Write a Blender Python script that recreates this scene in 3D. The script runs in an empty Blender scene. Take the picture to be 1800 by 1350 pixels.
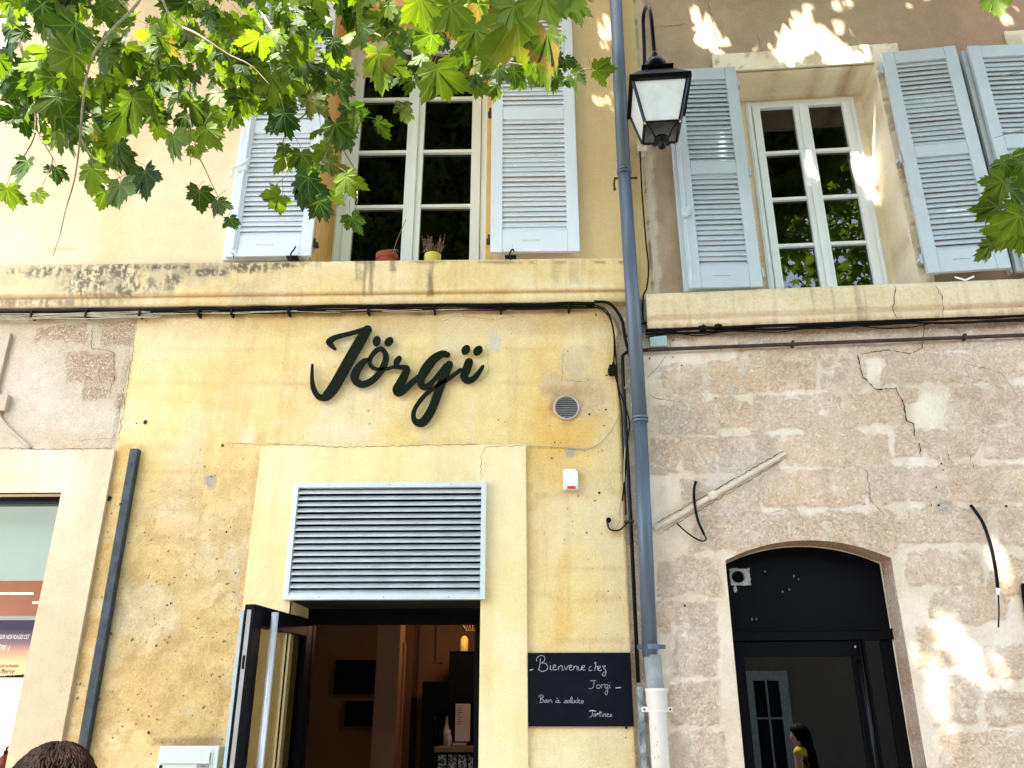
import bpy, math, random
import numpy as np
from mathutils import Vector, Matrix
random.seed(7); rng = np.random.default_rng(7)
SC = bpy.context.scene; COL = SC.collection
# ------------------------------------------------------------------ camera
F_PX = 1450.0; PITCH = math.radians(21.54); ROLL = math.radians(-0.035); YAW = math.radians(-1.26)
PHI = math.radians(3.69)
CAM = np.array([0.0, -5.2, 1.65])
cp, sp = math.cos(PITCH), math.sin(PITCH)
FWD = np.array([math.sin(YAW)*cp, math.cos(YAW)*cp, sp])
_r = np.array([math.cos(YAW), -math.sin(YAW), 0.0]); _u = np.cross(_r, FWD)
RIGHT = _r*math.cos(ROLL)+_u*math.sin(ROLL); UP = -_r*math.sin(ROLL)+_u*math.cos(ROLL)
cd = bpy.data.cameras.new('camera'); cam = bpy.data.objects.new('camera', cd); COL.objects.link(cam)
cd.sensor_width = 36; cd.lens = 36*F_PX/1800; cd.clip_start = .05; cd.clip_end = 500
cam.matrix_world = Matrix(((RIGHT[0], UP[0], -FWD[0], CAM[0]), (RIGHT[1], UP[1], -FWD[1], CAM[1]),
                           (RIGHT[2], UP[2], -FWD[2], CAM[2]), (0, 0, 0, 1)))
SC.camera = cam
# ------------------------------------------------------------------ light
SUN_EL = math.radians(57); SUN_AZ = math.radians(-24)          # azimuth of the sun's ground track measured from -y towards -x
TO_SUN = np.array([math.sin(SUN_AZ)*math.cos(SUN_EL), -math.cos(SUN_AZ)*math.cos(SUN_EL), math.sin(SUN_EL)])
sl = bpy.data.lights.new('sun', 'SUN'); sl.energy = 4.6; sl.angle = math.radians(.6); sl.color = (1, .95, .86)
so = bpy.data.objects.new('sun', sl); COL.objects.link(so)
so.rotation_euler = Vector(TO_SUN).to_track_quat('Z', 'Y').to_euler()
W = bpy.data.worlds.new('World'); SC.world = W; W.use_nodes = True
nt = W.node_tree; bg = nt.nodes['Background']; sky = nt.nodes.new('ShaderNodeTexSky'); sky.sky_type = 'NISHITA'
sky.sun_disc = False; sky.sun_elevation = SUN_EL; sky.sun_rotation = math.atan2(TO_SUN[0], TO_SUN[1]); sky.dust_density = 2.5
nt.links.new(sky.outputs[0], bg.inputs[0]); bg.inputs[1].default_value = .15
SC.view_settings.view_transform = 'Standard'; SC.view_settings.look = 'None'; SC.view_settings.gamma = 1
SC.view_settings.exposure = 2.92
try:
    SC.cycles.max_bounces = 10; SC.cycles.transparent_max_bounces = 12; SC.cycles.use_denoising = True
except Exception: pass

# ------------------------------------------------------------------ survey helpers
UC = None
def unproj(px, py, off=0.0, fr='L'):
    """a point surveyed in the photograph -> (u, z) on the facade plane standing off metres in front of wall fr"""
    d = FWD*F_PX + RIGHT*(px-900) + UP*(675-py)
    if fr == 'L': o = np.array([0, 0, 0.]); n = np.array([0, -1., 0]); t = np.array([1., 0, 0])
    else: o = np.array([UC, 0, 0.]); n = np.array([-math.sin(PHI), -math.cos(PHI), 0]); t = np.array([math.cos(PHI), -math.sin(PHI), 0])
    s = (off - (CAM-o)@n)/(d@n); p = CAM + s*d
    return (p-o)@t, p[2]
UC = unproj(1120, 640)[0]
def project(u, z, off=0.0, fr='L'):
    u = np.asarray(u, float); z = np.asarray(z, float); off = np.asarray(off, float)
    if fr == 'L': x = u; y = -off+0*u
    else: x = UC+u*math.cos(PHI)-off*math.sin(PHI); y = -u*math.sin(PHI)-off*math.cos(PHI)
    dx, dy, dz = x-CAM[0], y-CAM[1], z-CAM[2]
    a = dx*FWD[0]+dy*FWD[1]+dz*FWD[2]
    return 900+F_PX*(dx*RIGHT[0]+dy*RIGHT[1]+dz*RIGHT[2])/a, 675-F_PX*(dx*UP[0]+dy*UP[1]+dz*UP[2])/a
def at_depth(px, py, depth):
    return CAM + (FWD + RIGHT*(px-900)/F_PX + UP*(675-py)/F_PX)*depth
FRM = {'L': Matrix.Identity(4), 'R': Matrix.Translation((UC, 0, 0)) @ Matrix.Rotation(-PHI, 4, 'Z'), 'W': Matrix.Identity(4)}
def world(fr, u, off, z): return np.array(FRM[fr] @ Vector((u, -off, z)))

# ------------------------------------------------------------------ object helpers
def thing(name, label, cat, fr='L', base=(0, 0, 0), group=None):
    o = bpy.data.objects.new(name, None); COL.objects.link(o); o.empty_display_size = .1
    o.matrix_world = FRM[fr] @ Matrix.Translation(base)
    o['label'] = label; o['category'] = cat; o['_base'] = base
    if group: o['group'] = group
    return o
class MB:
    def __init__(s): s.v = []; s.f = []; s.m = []; s.mi = 0
    def add(s, vs, fs):
        n = len(s.v); s.v += [tuple(map(float, p)) for p in vs]; s.f += [tuple(i+n for i in f) for f in fs]; s.m += [s.mi]*len(fs); return s
    def box(s, u0, u1, o0, o1, z0, z1):           # off measured towards the street
        y0, y1 = -max(o0, o1), -min(o0, o1); u0, u1 = min(u0, u1), max(u0, u1); z0, z1 = min(z0, z1), max(z0, z1)
        return s.add([(u0, y0, z0), (u1, y0, z0), (u1, y1, z0), (u0, y1, z0), (u0, y0, z1), (u1, y0, z1), (u1, y1, z1), (u0, y1, z1)],
                     [(0, 3, 2, 1), (4, 5, 6, 7), (0, 1, 5, 4), (1, 2, 6, 5), (2, 3, 7, 6), (3, 0, 4, 7)])
    def obox(s, c, ax, hx, ay, hy, az, hz):       # oriented box
        c, ax, ay, az = map(np.array, (c, ax, ay, az)); vs = []
        for k in (-1, 1):
            for i, j in ((-1, -1), (1, -1), (1, 1), (-1, 1)): vs.append(c+ax*hx*i+ay*hy*j+az*hz*k)
        return s.add(vs, [(0, 3, 2, 1), (4, 5, 6, 7), (0, 1, 5, 4), (1, 2, 6, 5), (2, 3, 7, 6), (3, 0, 4, 7)])
    def tube(s, pts, r, n=8, cap=True):
        pts = [np.array(p, float) for p in pts]; m = len(pts); rr = r if hasattr(r, '__len__') else [r]*m
        vs = []; prev = None
        for i, p in enumerate(pts):
            t = pts[min(i+1, m-1)]-pts[max(i-1, 0)]; t = t/(np.linalg.norm(t)+1e-9)
            if prev is None:
                a = np.array([0, 0, 1.]) if abs(t[2]) < .9 else np.array([1., 0, 0]); prev = a-t*(a@t); prev /= np.linalg.norm(prev)
            else:
                prev = prev-t*(prev@t); prev /= (np.linalg.norm(prev)+1e-9)
            b = np.cross(t, prev)
            for k in range(n):
                a = 2*math.pi*k/n; vs.append(p+(prev*math.cos(a)+b*math.sin(a))*rr[i])
        fs = [(i*n+k, i*n+(k+1) % n, (i+1)*n+(k+1) % n, (i+1)*n+k) for i in range(m-1) for k in range(n)]
        if cap: fs += [tuple(range(n))[::-1], tuple(range((m-1)*n, m*n))]
        return s.add(vs, fs)
    def lathe(s, c, prof, n=24, axis='z'):        # prof: (radius, height)
        vs = []; m = len(prof)
        for r, h in prof:
            for k in range(n):
                a = 2*math.pi*k/n
                if axis == 'z': vs.append((c[0]+r*math.cos(a), c[1]+r*math.sin(a), c[2]+h))
                else: vs.append((c[0]+r*math.cos(a), c[1]-h, c[2]+r*math.sin(a)))
        fs = []
        for i in range(m-1):
            for k in range(n):
                q = (i*n+k, i*n+(k+1) % n, (i+1)*n+(k+1) % n, (i+1)*n+k); fs.append(q if axis == 'z' else q[::-1])
        return s.add(vs, fs)
    def sphere(s, c, r, n=12):
        m = n//2; prof = [(r*math.sin(math.pi*i/m)+1e-5, -r*math.cos(math.pi*i/m)) for i in range(m+1)]; return s.lathe(c, prof, n)
    def build(s, name, mats, parent=None, smooth=False, bevel=0, base=None):
        me = bpy.data.meshes.new(name)
        if base is None: base = tuple(parent['_base']) if parent is not None and '_base' in parent else (0, 0, 0)
        vs = [(a-base[0], b-base[1], c-base[2]) for a, b, c in s.v]
        me.from_pydata(vs, [], s.f)
        mats = mats if isinstance(mats, (list, tuple)) else [mats]
        for m in mats: me.materials.append(m)
        if len(mats) > 1: me.polygons.foreach_set('material_index', s.m)
        if smooth: me.polygons.foreach_set('use_smooth', [True]*len(me.polygons))
        me.update()
        o = bpy.data.objects.new(name, me); COL.objects.link(o)
        if parent is not None: o.parent = parent; o['_base'] = base
        if bevel:
            b = o.modifiers.new('bevel', 'BEVEL'); b.width = bevel; b.segments = 2; b.limit_method = 'ANGLE'; b.angle_limit = .6
        return o
def solo(mb, name, mats, label, cat, fr='L', group=None, **k):
    """a thing that is one mesh"""
    vs = np.array(mb.v); c = (float(vs[:, 0].mean()), float(vs[:, 1].mean()), float(vs[:, 2].min()))
    o = mb.build(name, mats, None, base=c, **k); o.matrix_world = FRM[fr] @ Matrix.Translation(c)
    o['label'] = label; o['category'] = cat; o['_base'] = c
    if group: o['group'] = group
    return o
def catmull(P, k=8):
    P = [np.array(p, float) for p in P]; out = []
    Q = [2*P[0]-P[1]]+P+[2*P[-1]-P[-2]]
    for i in range(1, len(Q)-2):
        a, b, c, d = Q[i-1:i+3]
        for j in range(k):
            t = j/k; out.append(.5*((2*b)+(c-a)*t+(2*a-5*b+4*c-d)*t*t+(3*b-a-3*c+d)*t**3))
    out.append(P[-1]); return out

# ------------------------------------------------------------------ numpy noise
def _hash(i, j, s):
    h = (i.astype(np.int64)*374761393 + j.astype(np.int64)*668265263 + s*2246822519) & 0xffffffff
    h = ((h ^ (h >> 13))*1274126177) & 0xffffffff; return ((h ^ (h >> 16)) & 0xffff)/65535.0
def vnoise(x, y, s=0):
    i = np.floor(x); j = np.floor(y); fx = x-i; fy = y-j; fx = fx*fx*(3-2*fx); fy = fy*fy*(3-2*fy)
    a = _hash(i, j, s); b = _hash(i+1, j, s); c = _hash(i, j+1, s); d = _hash(i+1, j+1, s)
    return (a*(1-fx)+b*fx)*(1-fy)+(c*(1-fx)+d*fx)*fy
def fbm(x, y, sc, o=4, s=0):
    x = np.asarray(x, float); y = np.asarray(y, float); t = 0; a = .5; n = 0
    for k in range(o): t = t+a*vnoise(x*sc*2**k+17.3*k, y*sc*2**k+9.1*k, s+k); n += a; a *= .5
    return t/n
def sstep(a, b, x): t = np.clip((x-a)/(b-a), 0, 1); return t*t*(3-2*t)
def mixc(c, col, m): return c*(1-m[:, None])+np.array(col)[None, :]*m[:, None]
def rectm(X, Y, x0, y0, x1, y1, soft=6, wob=0, nz=None):
    dx = np.maximum(x0-X, X-x1); dy = np.maximum(y0-Y, Y-y1)
    d = np.maximum(dx, dy); q = np.minimum(0, d)+np.hypot(np.maximum(dx, 0), np.maximum(dy, 0))
    if nz is not None: q = q+nz*wob
    return 1-sstep(-soft/2, soft/2, q)
def blobm(X, Y, cx, cy, rx, ry, soft=.5, nz=0): return 1-sstep(1-soft, 1+soft, np.hypot((X-cx)/rx, (Y-cy)/ry)+nz)

# ------------------------------------------------------------------ materials
def N(t, ty, **k):
    n = t.nodes.new(ty)
    for a, b in k.items(): setattr(n, a, b)
    return n
def mat(name, col, rough=.6, metal=0, var=.12, vs=6, bump=.1, bs=60, col2=None, spec=.5, emit=None, es=0, streak=False):
    m = bpy.data.materials.new(name); m.use_nodes = True; t = m.node_tree; p = t.nodes['Principled BSDF']; L = t.links.new
    p.inputs['Roughness'].default_value = rough; p.inputs['Metallic'].default_value = metal; p.inputs['Specular IOR Level'].default_value = spec
    tc = N(t, 'ShaderNodeTexCoord'); src = tc.outputs['Object']
    if streak:
        mp = N(t, 'ShaderNodeMapping'); mp.inputs['Scale'].default_value = (1, 1, .12); L(src, mp.inputs[0]); src = mp.outputs[0]
    n = N(t, 'ShaderNodeTexNoise'); n.inputs['Scale'].default_value = vs; n.inputs['Detail'].default_value = 6; n.inputs['Roughness'].default_value = .65; L(src, n.inputs['Vector'])
    r = N(t, 'ShaderNodeValToRGB'); r.color_ramp.elements[0].position = .3; r.color_ramp.elements[1].position = .7
    c2 = col2 or [c*(1-2*var) for c in col]
    r.color_ramp.elements[0].color = (*c2, 1); r.color_ramp.elements[1].color = (*col, 1)
    L(n.outputs[0], r.inputs[0]); L(r.outputs[0], p.inputs['Base Color'])
    if bump:
        n2 = N(t, 'ShaderNodeTexNoise'); n2.inputs['Scale'].default_value = bs; n2.inputs['Detail'].default_value = 4; L(src, n2.inputs['Vector'])
        b = N(t, 'ShaderNodeBump'); b.inputs['Strength'].default_value = bump; b.inputs['Distance'].default_value = .01
        L(n2.outputs[0], b.inputs['Height']); L(b.outputs[0], p.inputs['Normal'])
    if emit: p.inputs['Emission Color'].default_value = (*emit, 1); p.inputs['Emission Strength'].default_value = es
    return m
def mathn(t, op, a, b=None, clamp=False):
    n = N(t, 'ShaderNodeMath', operation=op, use_clamp=clamp)
    for i, x in enumerate((a, b)):
        if x is None: continue
        if isinstance(x, (int, float)): n.inputs[i].default_value = x
        else: t.links.new(x, n.inputs[i])
    return n.outputs[0]
def mixn(t, fac, a, b, bt='MIX'):
    n = N(t, 'ShaderNodeMix', data_type='RGBA', blend_type=bt); n.inputs[0].default_value = 1
    for s, x in ((n.inputs[0], fac), (n.inputs[6], a), (n.inputs[7], b)):
        if isinstance(x, (int, float)): s.default_value = x
        elif isinstance(x, tuple): s.default_value = (*x, 1) if len(x) == 3 else x
        else: t.links.new(x, s)
    return n.outputs[2]
def wall_mat(name, worm=True, pits=.5, rough=.92, grain=.17, bump=.6):
    """base colour in attribute 'tint'; 'mask' r = rough tooled stone, g = pits, b = coarse relief"""
    m = bpy.data.materials.new(name); m.use_nodes = True; t = m.node_tree; p = t.nodes['Principled BSDF']; L = t.links.new
    p.inputs['Roughness'].default_value = rough; p.inputs['Specular IOR Level'].default_value = .2
    a = N(t, 'ShaderNodeAttribute', attribute_name='tint'); k = N(t, 'ShaderNodeAttribute', attribute_name='mask')
    sep = N(t, 'ShaderNodeSeparateColor'); L(k.outputs[0], sep.inputs[0]); st, pt, rl = sep.outputs[0], sep.outputs[1], sep.outputs[2]
    tc = N(t, 'ShaderNodeTexCoord').outputs['Object']
    def noise(sc, d=4, r=.6, dist=0):
        n = N(t, 'ShaderNodeTexNoise'); n.inputs['Scale'].default_value = sc; n.inputs['Detail'].default_value = d; n.inputs['Roughness'].default_value = r
        n.inputs['Distortion'].default_value = dist; L(tc, n.inputs['Vector']); return n.outputs[0]
    def ramp(x, lo, hi):
        n = N(t, 'ShaderNodeMapRange'); n.inputs[1].default_value = lo; n.inputs[2].default_value = hi; n.clamp = True; L(x, n.inputs[0]); return n.outputs[0]
    g1 = ramp(noise(9, 6, .7), .25, .75); g2 = ramp(noise(75, 5, .75), .28, .72)
    c = mixn(t, 1.0, a.outputs[0], (1.0, .948, .905), 'MULTIPLY'); c = mixn(t, grain, c, g1, 'OVERLAY'); c = mixn(t, grain*1.35, c, g2, 'OVERLAY')
    wm = None
    if worm:
        w1 = noise(52, 3, .6, 1.6)
        lines = ramp(mathn(t, 'ABSOLUTE', mathn(t, 'SUBTRACT', w1, .5)), .035, .0)
        w2 = ramp(noise(38, 4, .75, .4), .42, .62)
        wm = mathn(t, 'MULTIPLY', mathn(t, 'ADD', mathn(t, 'MULTIPLY', lines, .45), mathn(t, 'MULTIPLY', w2, .14)), st)
        c = mixn(t, wm, c, mixn(t, 1.0, c, (.50, .34, .25), 'MULTIPLY'))
        hi = mathn(t, 'MULTIPLY', ramp(noise(80, 3, .7, 1.0), .53, .62), mathn(t, 'MULTIPLY', st, .7)); c = mixn(t, hi, c, (.92, .82, .68))
    v = N(t, 'ShaderNodeTexVoronoi'); v.inputs['Scale'].default_value = 44; v.inputs['Randomness'].default_value = 1
    wv = N(t, 'ShaderNodeVectorMath', operation='ADD'); nn = N(t, 'ShaderNodeTexNoise'); nn.inputs['Scale'].default_value = 22; nn.inputs['Detail'].default_value = 3
    L(tc, nn.inputs['Vector']); sc_ = N(t, 'ShaderNodeVectorMath', operation='SCALE'); sc_.inputs['Scale'].default_value = .05; L(nn.outputs[1], sc_.inputs[0]); L(tc, wv.inputs[0]); L(sc_.outputs[0], wv.inputs[1]); L(wv.outputs[0], v.inputs['Vector'])
    vc = N(t, 'ShaderNodeSeparateColor'); L(v.outputs['Color'], vc.inputs[0])
    size = mathn(t, 'MULTIPLY', mathn(t, 'POWER', vc.outputs[0], 5.0), .42)
    gate = ramp(noise(4.5, 4, .65), .38, .52)
    size = mathn(t, 'MULTIPLY', size, mathn(t, 'MULTIPLY', pt, gate))
    pit = ramp(mathn(t, 'SUBTRACT', v.outputs['Distance'], size), .012, -.02)
    pit = mathn(t, 'MULTIPLY', pit, mathn(t, 'GREATER_THAN', size, .05))
    c = mixn(t, mathn(t, 'MULTIPLY', pit, .8), c, (.13, .08, .035))
    L(c, p.inputs['Base Color'])
    h = mathn(t, 'ADD', mathn(t, 'MULTIPLY', g1, .4), mathn(t, 'MULTIPLY', g2, .16))
    h = mathn(t, 'SUBTRACT', h, mathn(t, 'MULTIPLY', pit, .7))
    rr = mathn(t, 'MULTIPLY', noise(30, 5, .75, .6), rl); h = mathn(t, 'ADD', h, rr)
    if wm is not None: h = mathn(t, 'SUBTRACT', h, mathn(t, 'MULTIPLY', wm, .8))
    b = N(t, 'ShaderNodeBump'); b.inputs['Strength'].default_value = min(1, bump*1.5); b.inputs['Distance'].default_value = .014
    L(h, b.inputs['Height']); L(b.outputs[0], p.inputs['Normal'])
    return m
def glass(name, tint=(.9, .95, .93), dark=.25, rough=.0, ior=1.5, gain=1.9):
    """thin window pane: mirror reflection by fresnel over a see-through tint"""
    m = bpy.data.materials.new(name); m.use_nodes = True; t = m.node_tree; t.nodes.clear(); L = t.links.new
    o = N(t, 'ShaderNodeOutputMaterial'); g = N(t, 'ShaderNodeBsdfGlossy'); g.inputs['Roughness'].default_value = rough
    tr = N(t, 'ShaderNodeBsdfTransparent'); tr.inputs[0].default_value = (*[c*dark for c in tint], 1)
    f = N(t, 'ShaderNodeFresnel'); f.inputs[0].default_value = ior; mx = N(t, 'ShaderNodeMixShader')
    f2 = mathn(t, 'MULTIPLY', f.outputs[0], gain, True)
    L(f2, mx.inputs[0]); L(tr.outputs[0], mx.inputs[1]); L(g.outputs[0], mx.inputs[2]); L(mx.outputs[0], o.inputs[0]); return m

M = {}
M['plaster'] = wall_mat('wall plaster')
M['smooth'] = wall_mat('smooth render', worm=False, grain=.12, bump=.4)
def painted(name, col, chip=(.35, .3, .25), amt=.5):
    m = bpy.data.materials.new(name); m.use_nodes = True; t = m.node_tree; p = t.nodes['Principled BSDF']; L = t.links.new
    p.inputs['Roughness'].default_value = .55; tc = N(t, 'ShaderNodeTexCoord').outputs['Object']
    n1 = N(t, 'ShaderNodeTexNoise'); n1.inputs['Scale'].default_value = 4; n1.inputs['Detail'].default_value = 7; n1.inputs['Roughness'].default_value = .7; L(tc, n1.inputs['Vector'])
    c = mixn(t, .16, (*col, 1), n1.outputs[0], 'OVERLAY')
    mp = N(t, 'ShaderNodeMapping'); mp.inputs['Scale'].default_value = (7, 7, 2.2); L(tc, mp.inputs[0])
    n2 = N(t, 'ShaderNodeTexNoise'); n2.inputs['Scale'].default_value = 5; n2.inputs['Detail'].default_value = 10; n2.inputs['Roughness'].default_value = .8; L(mp.outputs[0], n2.inputs['Vector'])
    r = N(t, 'ShaderNodeMapRange'); r.inputs[1].default_value = .66-.04*amt; r.inputs[2].default_value = .71-.04*amt; L(n2.outputs[0], r.inputs[0])
    c = mixn(t, mathn(t, 'MULTIPLY', r.outputs[0], amt), c, (*chip, 1)); L(c, p.inputs['Base Color'])
    b = N(t, 'ShaderNodeBump'); b.inputs['Strength'].default_value = .25; b.inputs['Distance'].default_value = .004; L(n2.outputs[0], b.inputs['Height']); L(b.outputs[0], p.inputs['Normal'])
    return m
M['shut_l'] = painted('shutter paint pale', (.67, .715, .765), (.36, .31, .27), amt=1.1)
M['shut_r'] = painted('shutter paint blue', (.445, .50, .54), (.26, .28, .28), .95)
M['win_l'] = painted('window paint mint', (.75, .79, .74), (.45, .5, .4), .25)
M['win_r'] = painted('window paint white', (.82, .86, .90), (.5, .5, .5), .3)
M['glass'] = glass('window glass', dark=.05)
M['glass_shop'] = glass('shop glass', dark=.85, ior=1.35)
M['glass_door'] = glass('door glass', tint=(.95, .95, .9), dark=.03, ior=1.6, gain=2.6)
M['glass_leaf'] = glass('open door glass', tint=(.95, .90, .72), dark=.55, ior=1.45, gain=.22)
M['room'] = mat('dark room', (.004, .004, .004), .9, bump=0, spec=.1)
M['mustard'] = mat('mustard paint', (.74, .46, .14), .85, var=.1, bump=.3, bs=40)
M['zinc'] = mat('zinc pipe', (.125, .165, .215), .45, .2, var=.3, vs=9, bump=.08, streak=True, col2=(.065, .085, .115))
M['zincgrey'] = mat('grey pipe', (.32, .34, .34), .6, .1, var=.2, vs=12)
M['pvc'] = mat('white pvc', (.74, .70, .64), .45, col2=(.55, .49, .40), vs=5, bump=.05, streak=True)
M['black'] = mat('black enamel', (.002, .002, .0025), .3, var=.2, bump=.03, spec=.2)
M['rubber'] = mat('black cable', (.003, .003, .003), .5, bump=.05, spec=.12)
M['brownc'] = mat('brown cable', (.022, .012, .006), .6, spec=.2)
M['palec'] = mat('pale cable', (.50, .47, .33), .6, var=.25, vs=14)
M['darkdoor'] = mat('black door paint', (.0035, .0035, .0055), .38, var=.3, vs=5, bump=.05, col2=(.004, .004, .006), spec=.07)
M['sign'] = mat('sign green black', (.0045, .0085, .003), .5, var=.1, bump=.02, spec=.08)
M['slate'] = mat('slate board', (.0035, .004, .009), .7, var=.3, vs=7, col2=(.006, .007, .013), bump=.03, spec=.08)
M['chalk'] = mat('chalk', (.55, .58, .62), .95, var=.3, vs=90, bump=0)
M['alu'] = mat('painted aluminium', (.62, .68, .69), .4, .1, var=.05, bump=.02)
M['aluslat'] = mat('aluminium slat', (.58, .62, .64), .4, .12, var=.12, vs=9, bump=.03)
M['steel'] = mat('brushed steel', (.70, .72, .76), .38, .35, var=.04, bump=.02)
M['barpaint'] = mat('grey steel bar', (.055, .07, .08), .5, .2, var=.3, vs=14, bump=.15, spec=.3)
M['white'] = mat('white plastic', (.80, .81, .82), .4, var=.03, bump=.02)
M['letterbox'] = mat('letterbox enamel', (.56, .66, .62), .4, var=.04, bump=.03)
M['boxgrey'] = mat('grey plastic', (.34, .42, .44), .5, var=.06)
M['cream'] = mat('cream plastic', (.72, .66, .5), .5, var=.1)
M['red'] = mat('red plastic', (.60, .012, .012), .3, var=.05)
M['brass'] = mat('brass', (.62, .40, .12), .3, .9, var=.1)
M['terracotta'] = mat('terracotta', (.33, .055, .02), .8, var=.2, vs=20)
M['yellowpot'] = mat('yellow glaze', (.62, .50, .07), .5, var=.1, vs=20)
M['dry'] = mat('dry stems', (.26, .17, .09), .9, var=.3, vs=40)
M['rust'] = mat('rusted iron', (.06, .035, .026), .8, col2=(.02, .014, .012), vs=18, bump=.3)
M['soil'] = mat('soil', (.05, .03, .02), 1)
M['crack'] = mat('crack', (.045, .03, .018), 1, bump=0, spec=.1)
M['bark'] = mat('bark', (.34, .28, .17), .9, col2=(.13, .09, .05), vs=22, bump=.4)
M['trunkbark'] = mat('plane bark', (.33, .29, .20), .9, col2=(.17, .16, .11), vs=5, bump=.6)
M['lampglass'] = mat('opal glass', (.70, .74, .78), .25, var=.10, vs=7, bump=.02)
M['skin'] = mat('skin', (.55, .30, .21), .5, var=.06, bump=.05, bs=120)
M['wood'] = mat('wood', (.30, .16, .07), .6, vs=12)
M['paper'] = mat('paper', (.62, .56, .55), .9, var=.05, vs=20)
M['ink'] = mat('ink', (.10, .07, .07), .9)
M['plaque'] = mat('nickel plate', (.32, .31, .30), .45, .4)

# ------------------------------------------------------------------ wall sheets with painted weathering
def sheet(name, fr, parent, us, zs, paint, matl, holes=(), arch=None, off=0.0, relief=None):
    us = np.array(sorted(set(np.round(us, 4)))); zs = np.array(sorted(set(np.round(zs, 4))))
    U, Z = np.meshgrid(us, zs); nu, nz_ = len(us), len(zs)
    if arch is not None:
        a0, a1, fn = arch; ins = (U > a0-1e-4) & (U < a1+1e-4); Z = np.where(ins, np.maximum(Z, fn(U)), Z)
    u = U.ravel(); z = Z.ravel(); X, Y = project(u, z, off, fr)
    col, mask = paint(u, z, X, Y)
    o = np.full(u.shape, off)
    if relief is not None: o = o+relief(u, z, X, Y, mask)
    i, j = np.meshgrid(np.arange(nu-1), np.arange(nz_-1)); i = i.ravel(); j = j.ravel()
    cu = (us[i]+us[i+1])/2; cz = (zs[j]+zs[j+1])/2; keep = np.ones(len(i), bool)
    for (h0, h1, k0, k1) in holes: keep &= ~((cu > h0) & (cu < h1) & (cz > k0) & (cz < k1))
    if arch is not None:
        zr = Z; deg = (zr[j+1, i]-zr[j, i] < 1e-4) & (zr[j+1, i+1]-zr[j, i+1] < 1e-4) & (cu > a0) & (cu < a1); keep &= ~deg
    a = j*nu+i; q = np.stack([a, a+1, a+1+nu, a+nu], 1)[keep]
    me = bpy.data.meshes.new(name); V = np.stack([u, -o, z], 1).astype(np.float32)
    me.vertices.add(len(V)); me.vertices.foreach_set('co', V.ravel())
    me.loops.add(q.size); me.loops.foreach_set('vertex_index', q.ravel().astype(np.int32))
    me.polygons.add(len(q)); me.polygons.foreach_set('loop_start', np.arange(0, q.size, 4, dtype=np.int32))
    try: me.polygons.foreach_set('loop_total', np.full(len(q), 4, dtype=np.int32))
    except Exception: pass
    me.update(calc_edges=True); me.validate()
    for nm, arr in (('tint', col), ('mask', mask)):
        at = me.color_attributes.new(nm, 'FLOAT_COLOR', 'POINT')
        at.data.foreach_set('color', np.concatenate([np.clip(arr, 0, 1), np.ones((len(arr), 1))], 1).astype(np.float32).ravel())
    me.polygons.foreach_set('use_smooth', np.ones(len(q), bool)); me.materials.append(matl)
    ob = bpy.data.objects.new(name, me); COL.objects.link(ob); ob.parent = parent; return ob
def tint_mesh(o, paint, fr, matl):
    """give an ordinary mesh the tint/mask attributes from the same kind of paint function"""
    me = o.data; n = len(me.vertices); V = np.empty(n*3); me.vertices.foreach_get('co', V); V = V.reshape(-1, 3)
    b = tuple(o['_base']) if '_base' in o else (0, 0, 0); u = V[:, 0]+b[0]; off = -(V[:, 1]+b[1]); z = V[:, 2]+b[2]
    X, Y = project(u, z, off, fr); col, mask = paint(u, z, X, Y)
    for nm, arr in (('tint', col), ('mask', mask)):
        at = me.color_attributes.new(nm, 'FLOAT_COLOR', 'POINT')
        at.data.foreach_set('color', np.concatenate([np.clip(arr, 0, 1), np.ones((n, 1))], 1).astype(np.float32).ravel())
    me.materials.clear(); me.materials.append(matl)
def fine(a, b, st): return np.linspace(a, b, max(2, int(round((b-a)/st))+1))
def barmesh(u0, u1, prof, st=.02):
    """moulding: profile of (off, z) swept along u, finely divided"""
    us = fine(u0, u1, st); mb = MB(); n = len(prof)
    vs = [(u, -o, z) for u in us for (o, z) in prof]
    fs = [(i*n+k, (i+1)*n+k, (i+1)*n+k+1, i*n+k+1) for i in range(len(us)-1) for k in range(n-1)]
    fs += [tuple(range(n)), tuple((len(us)-1)*n+k for k in range(n))[::-1]]
    mb.add(vs, fs); return mb
def densify(p, st):
    out = []
    for a, b in zip(p[:-1], p[1:]):
        n = max(1, int(math.hypot(a[0]-b[0], a[1]-b[1])/st))
        for i in range(n): out.append((a[0]+(b[0]-a[0])*i/n, a[1]+(b[1]-a[1])*i/n))
    return out+[p[-1]]

UMIN = -5.2; UR = 4.6; ZTOP = 8.6
def U_(x, y, off=0, fr='L'): return unproj(x, y, off, fr)[0]
def Z_(x, y, off=0, fr='L'): return unproj(x, y, off, fr)[1]
zcl = Z_(800, 457, .09)                      # sill line, left house
zcl2 = Z_(800, 514, .09); zcl3 = Z_(800, 533, .05)
wu0, wu1 = U_(551, 452), U_(853, 450); wz0, wz1 = zcl, Z_(760, 10)
du0, du1 = U_(512, 1062), U_(845, 1062)      # door opening
dz1 = Z_(680, 1055)
su1 = U_(112, 868); sz1 = Z_(60, 868)        # neighbouring shop window
REC = .34

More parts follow.
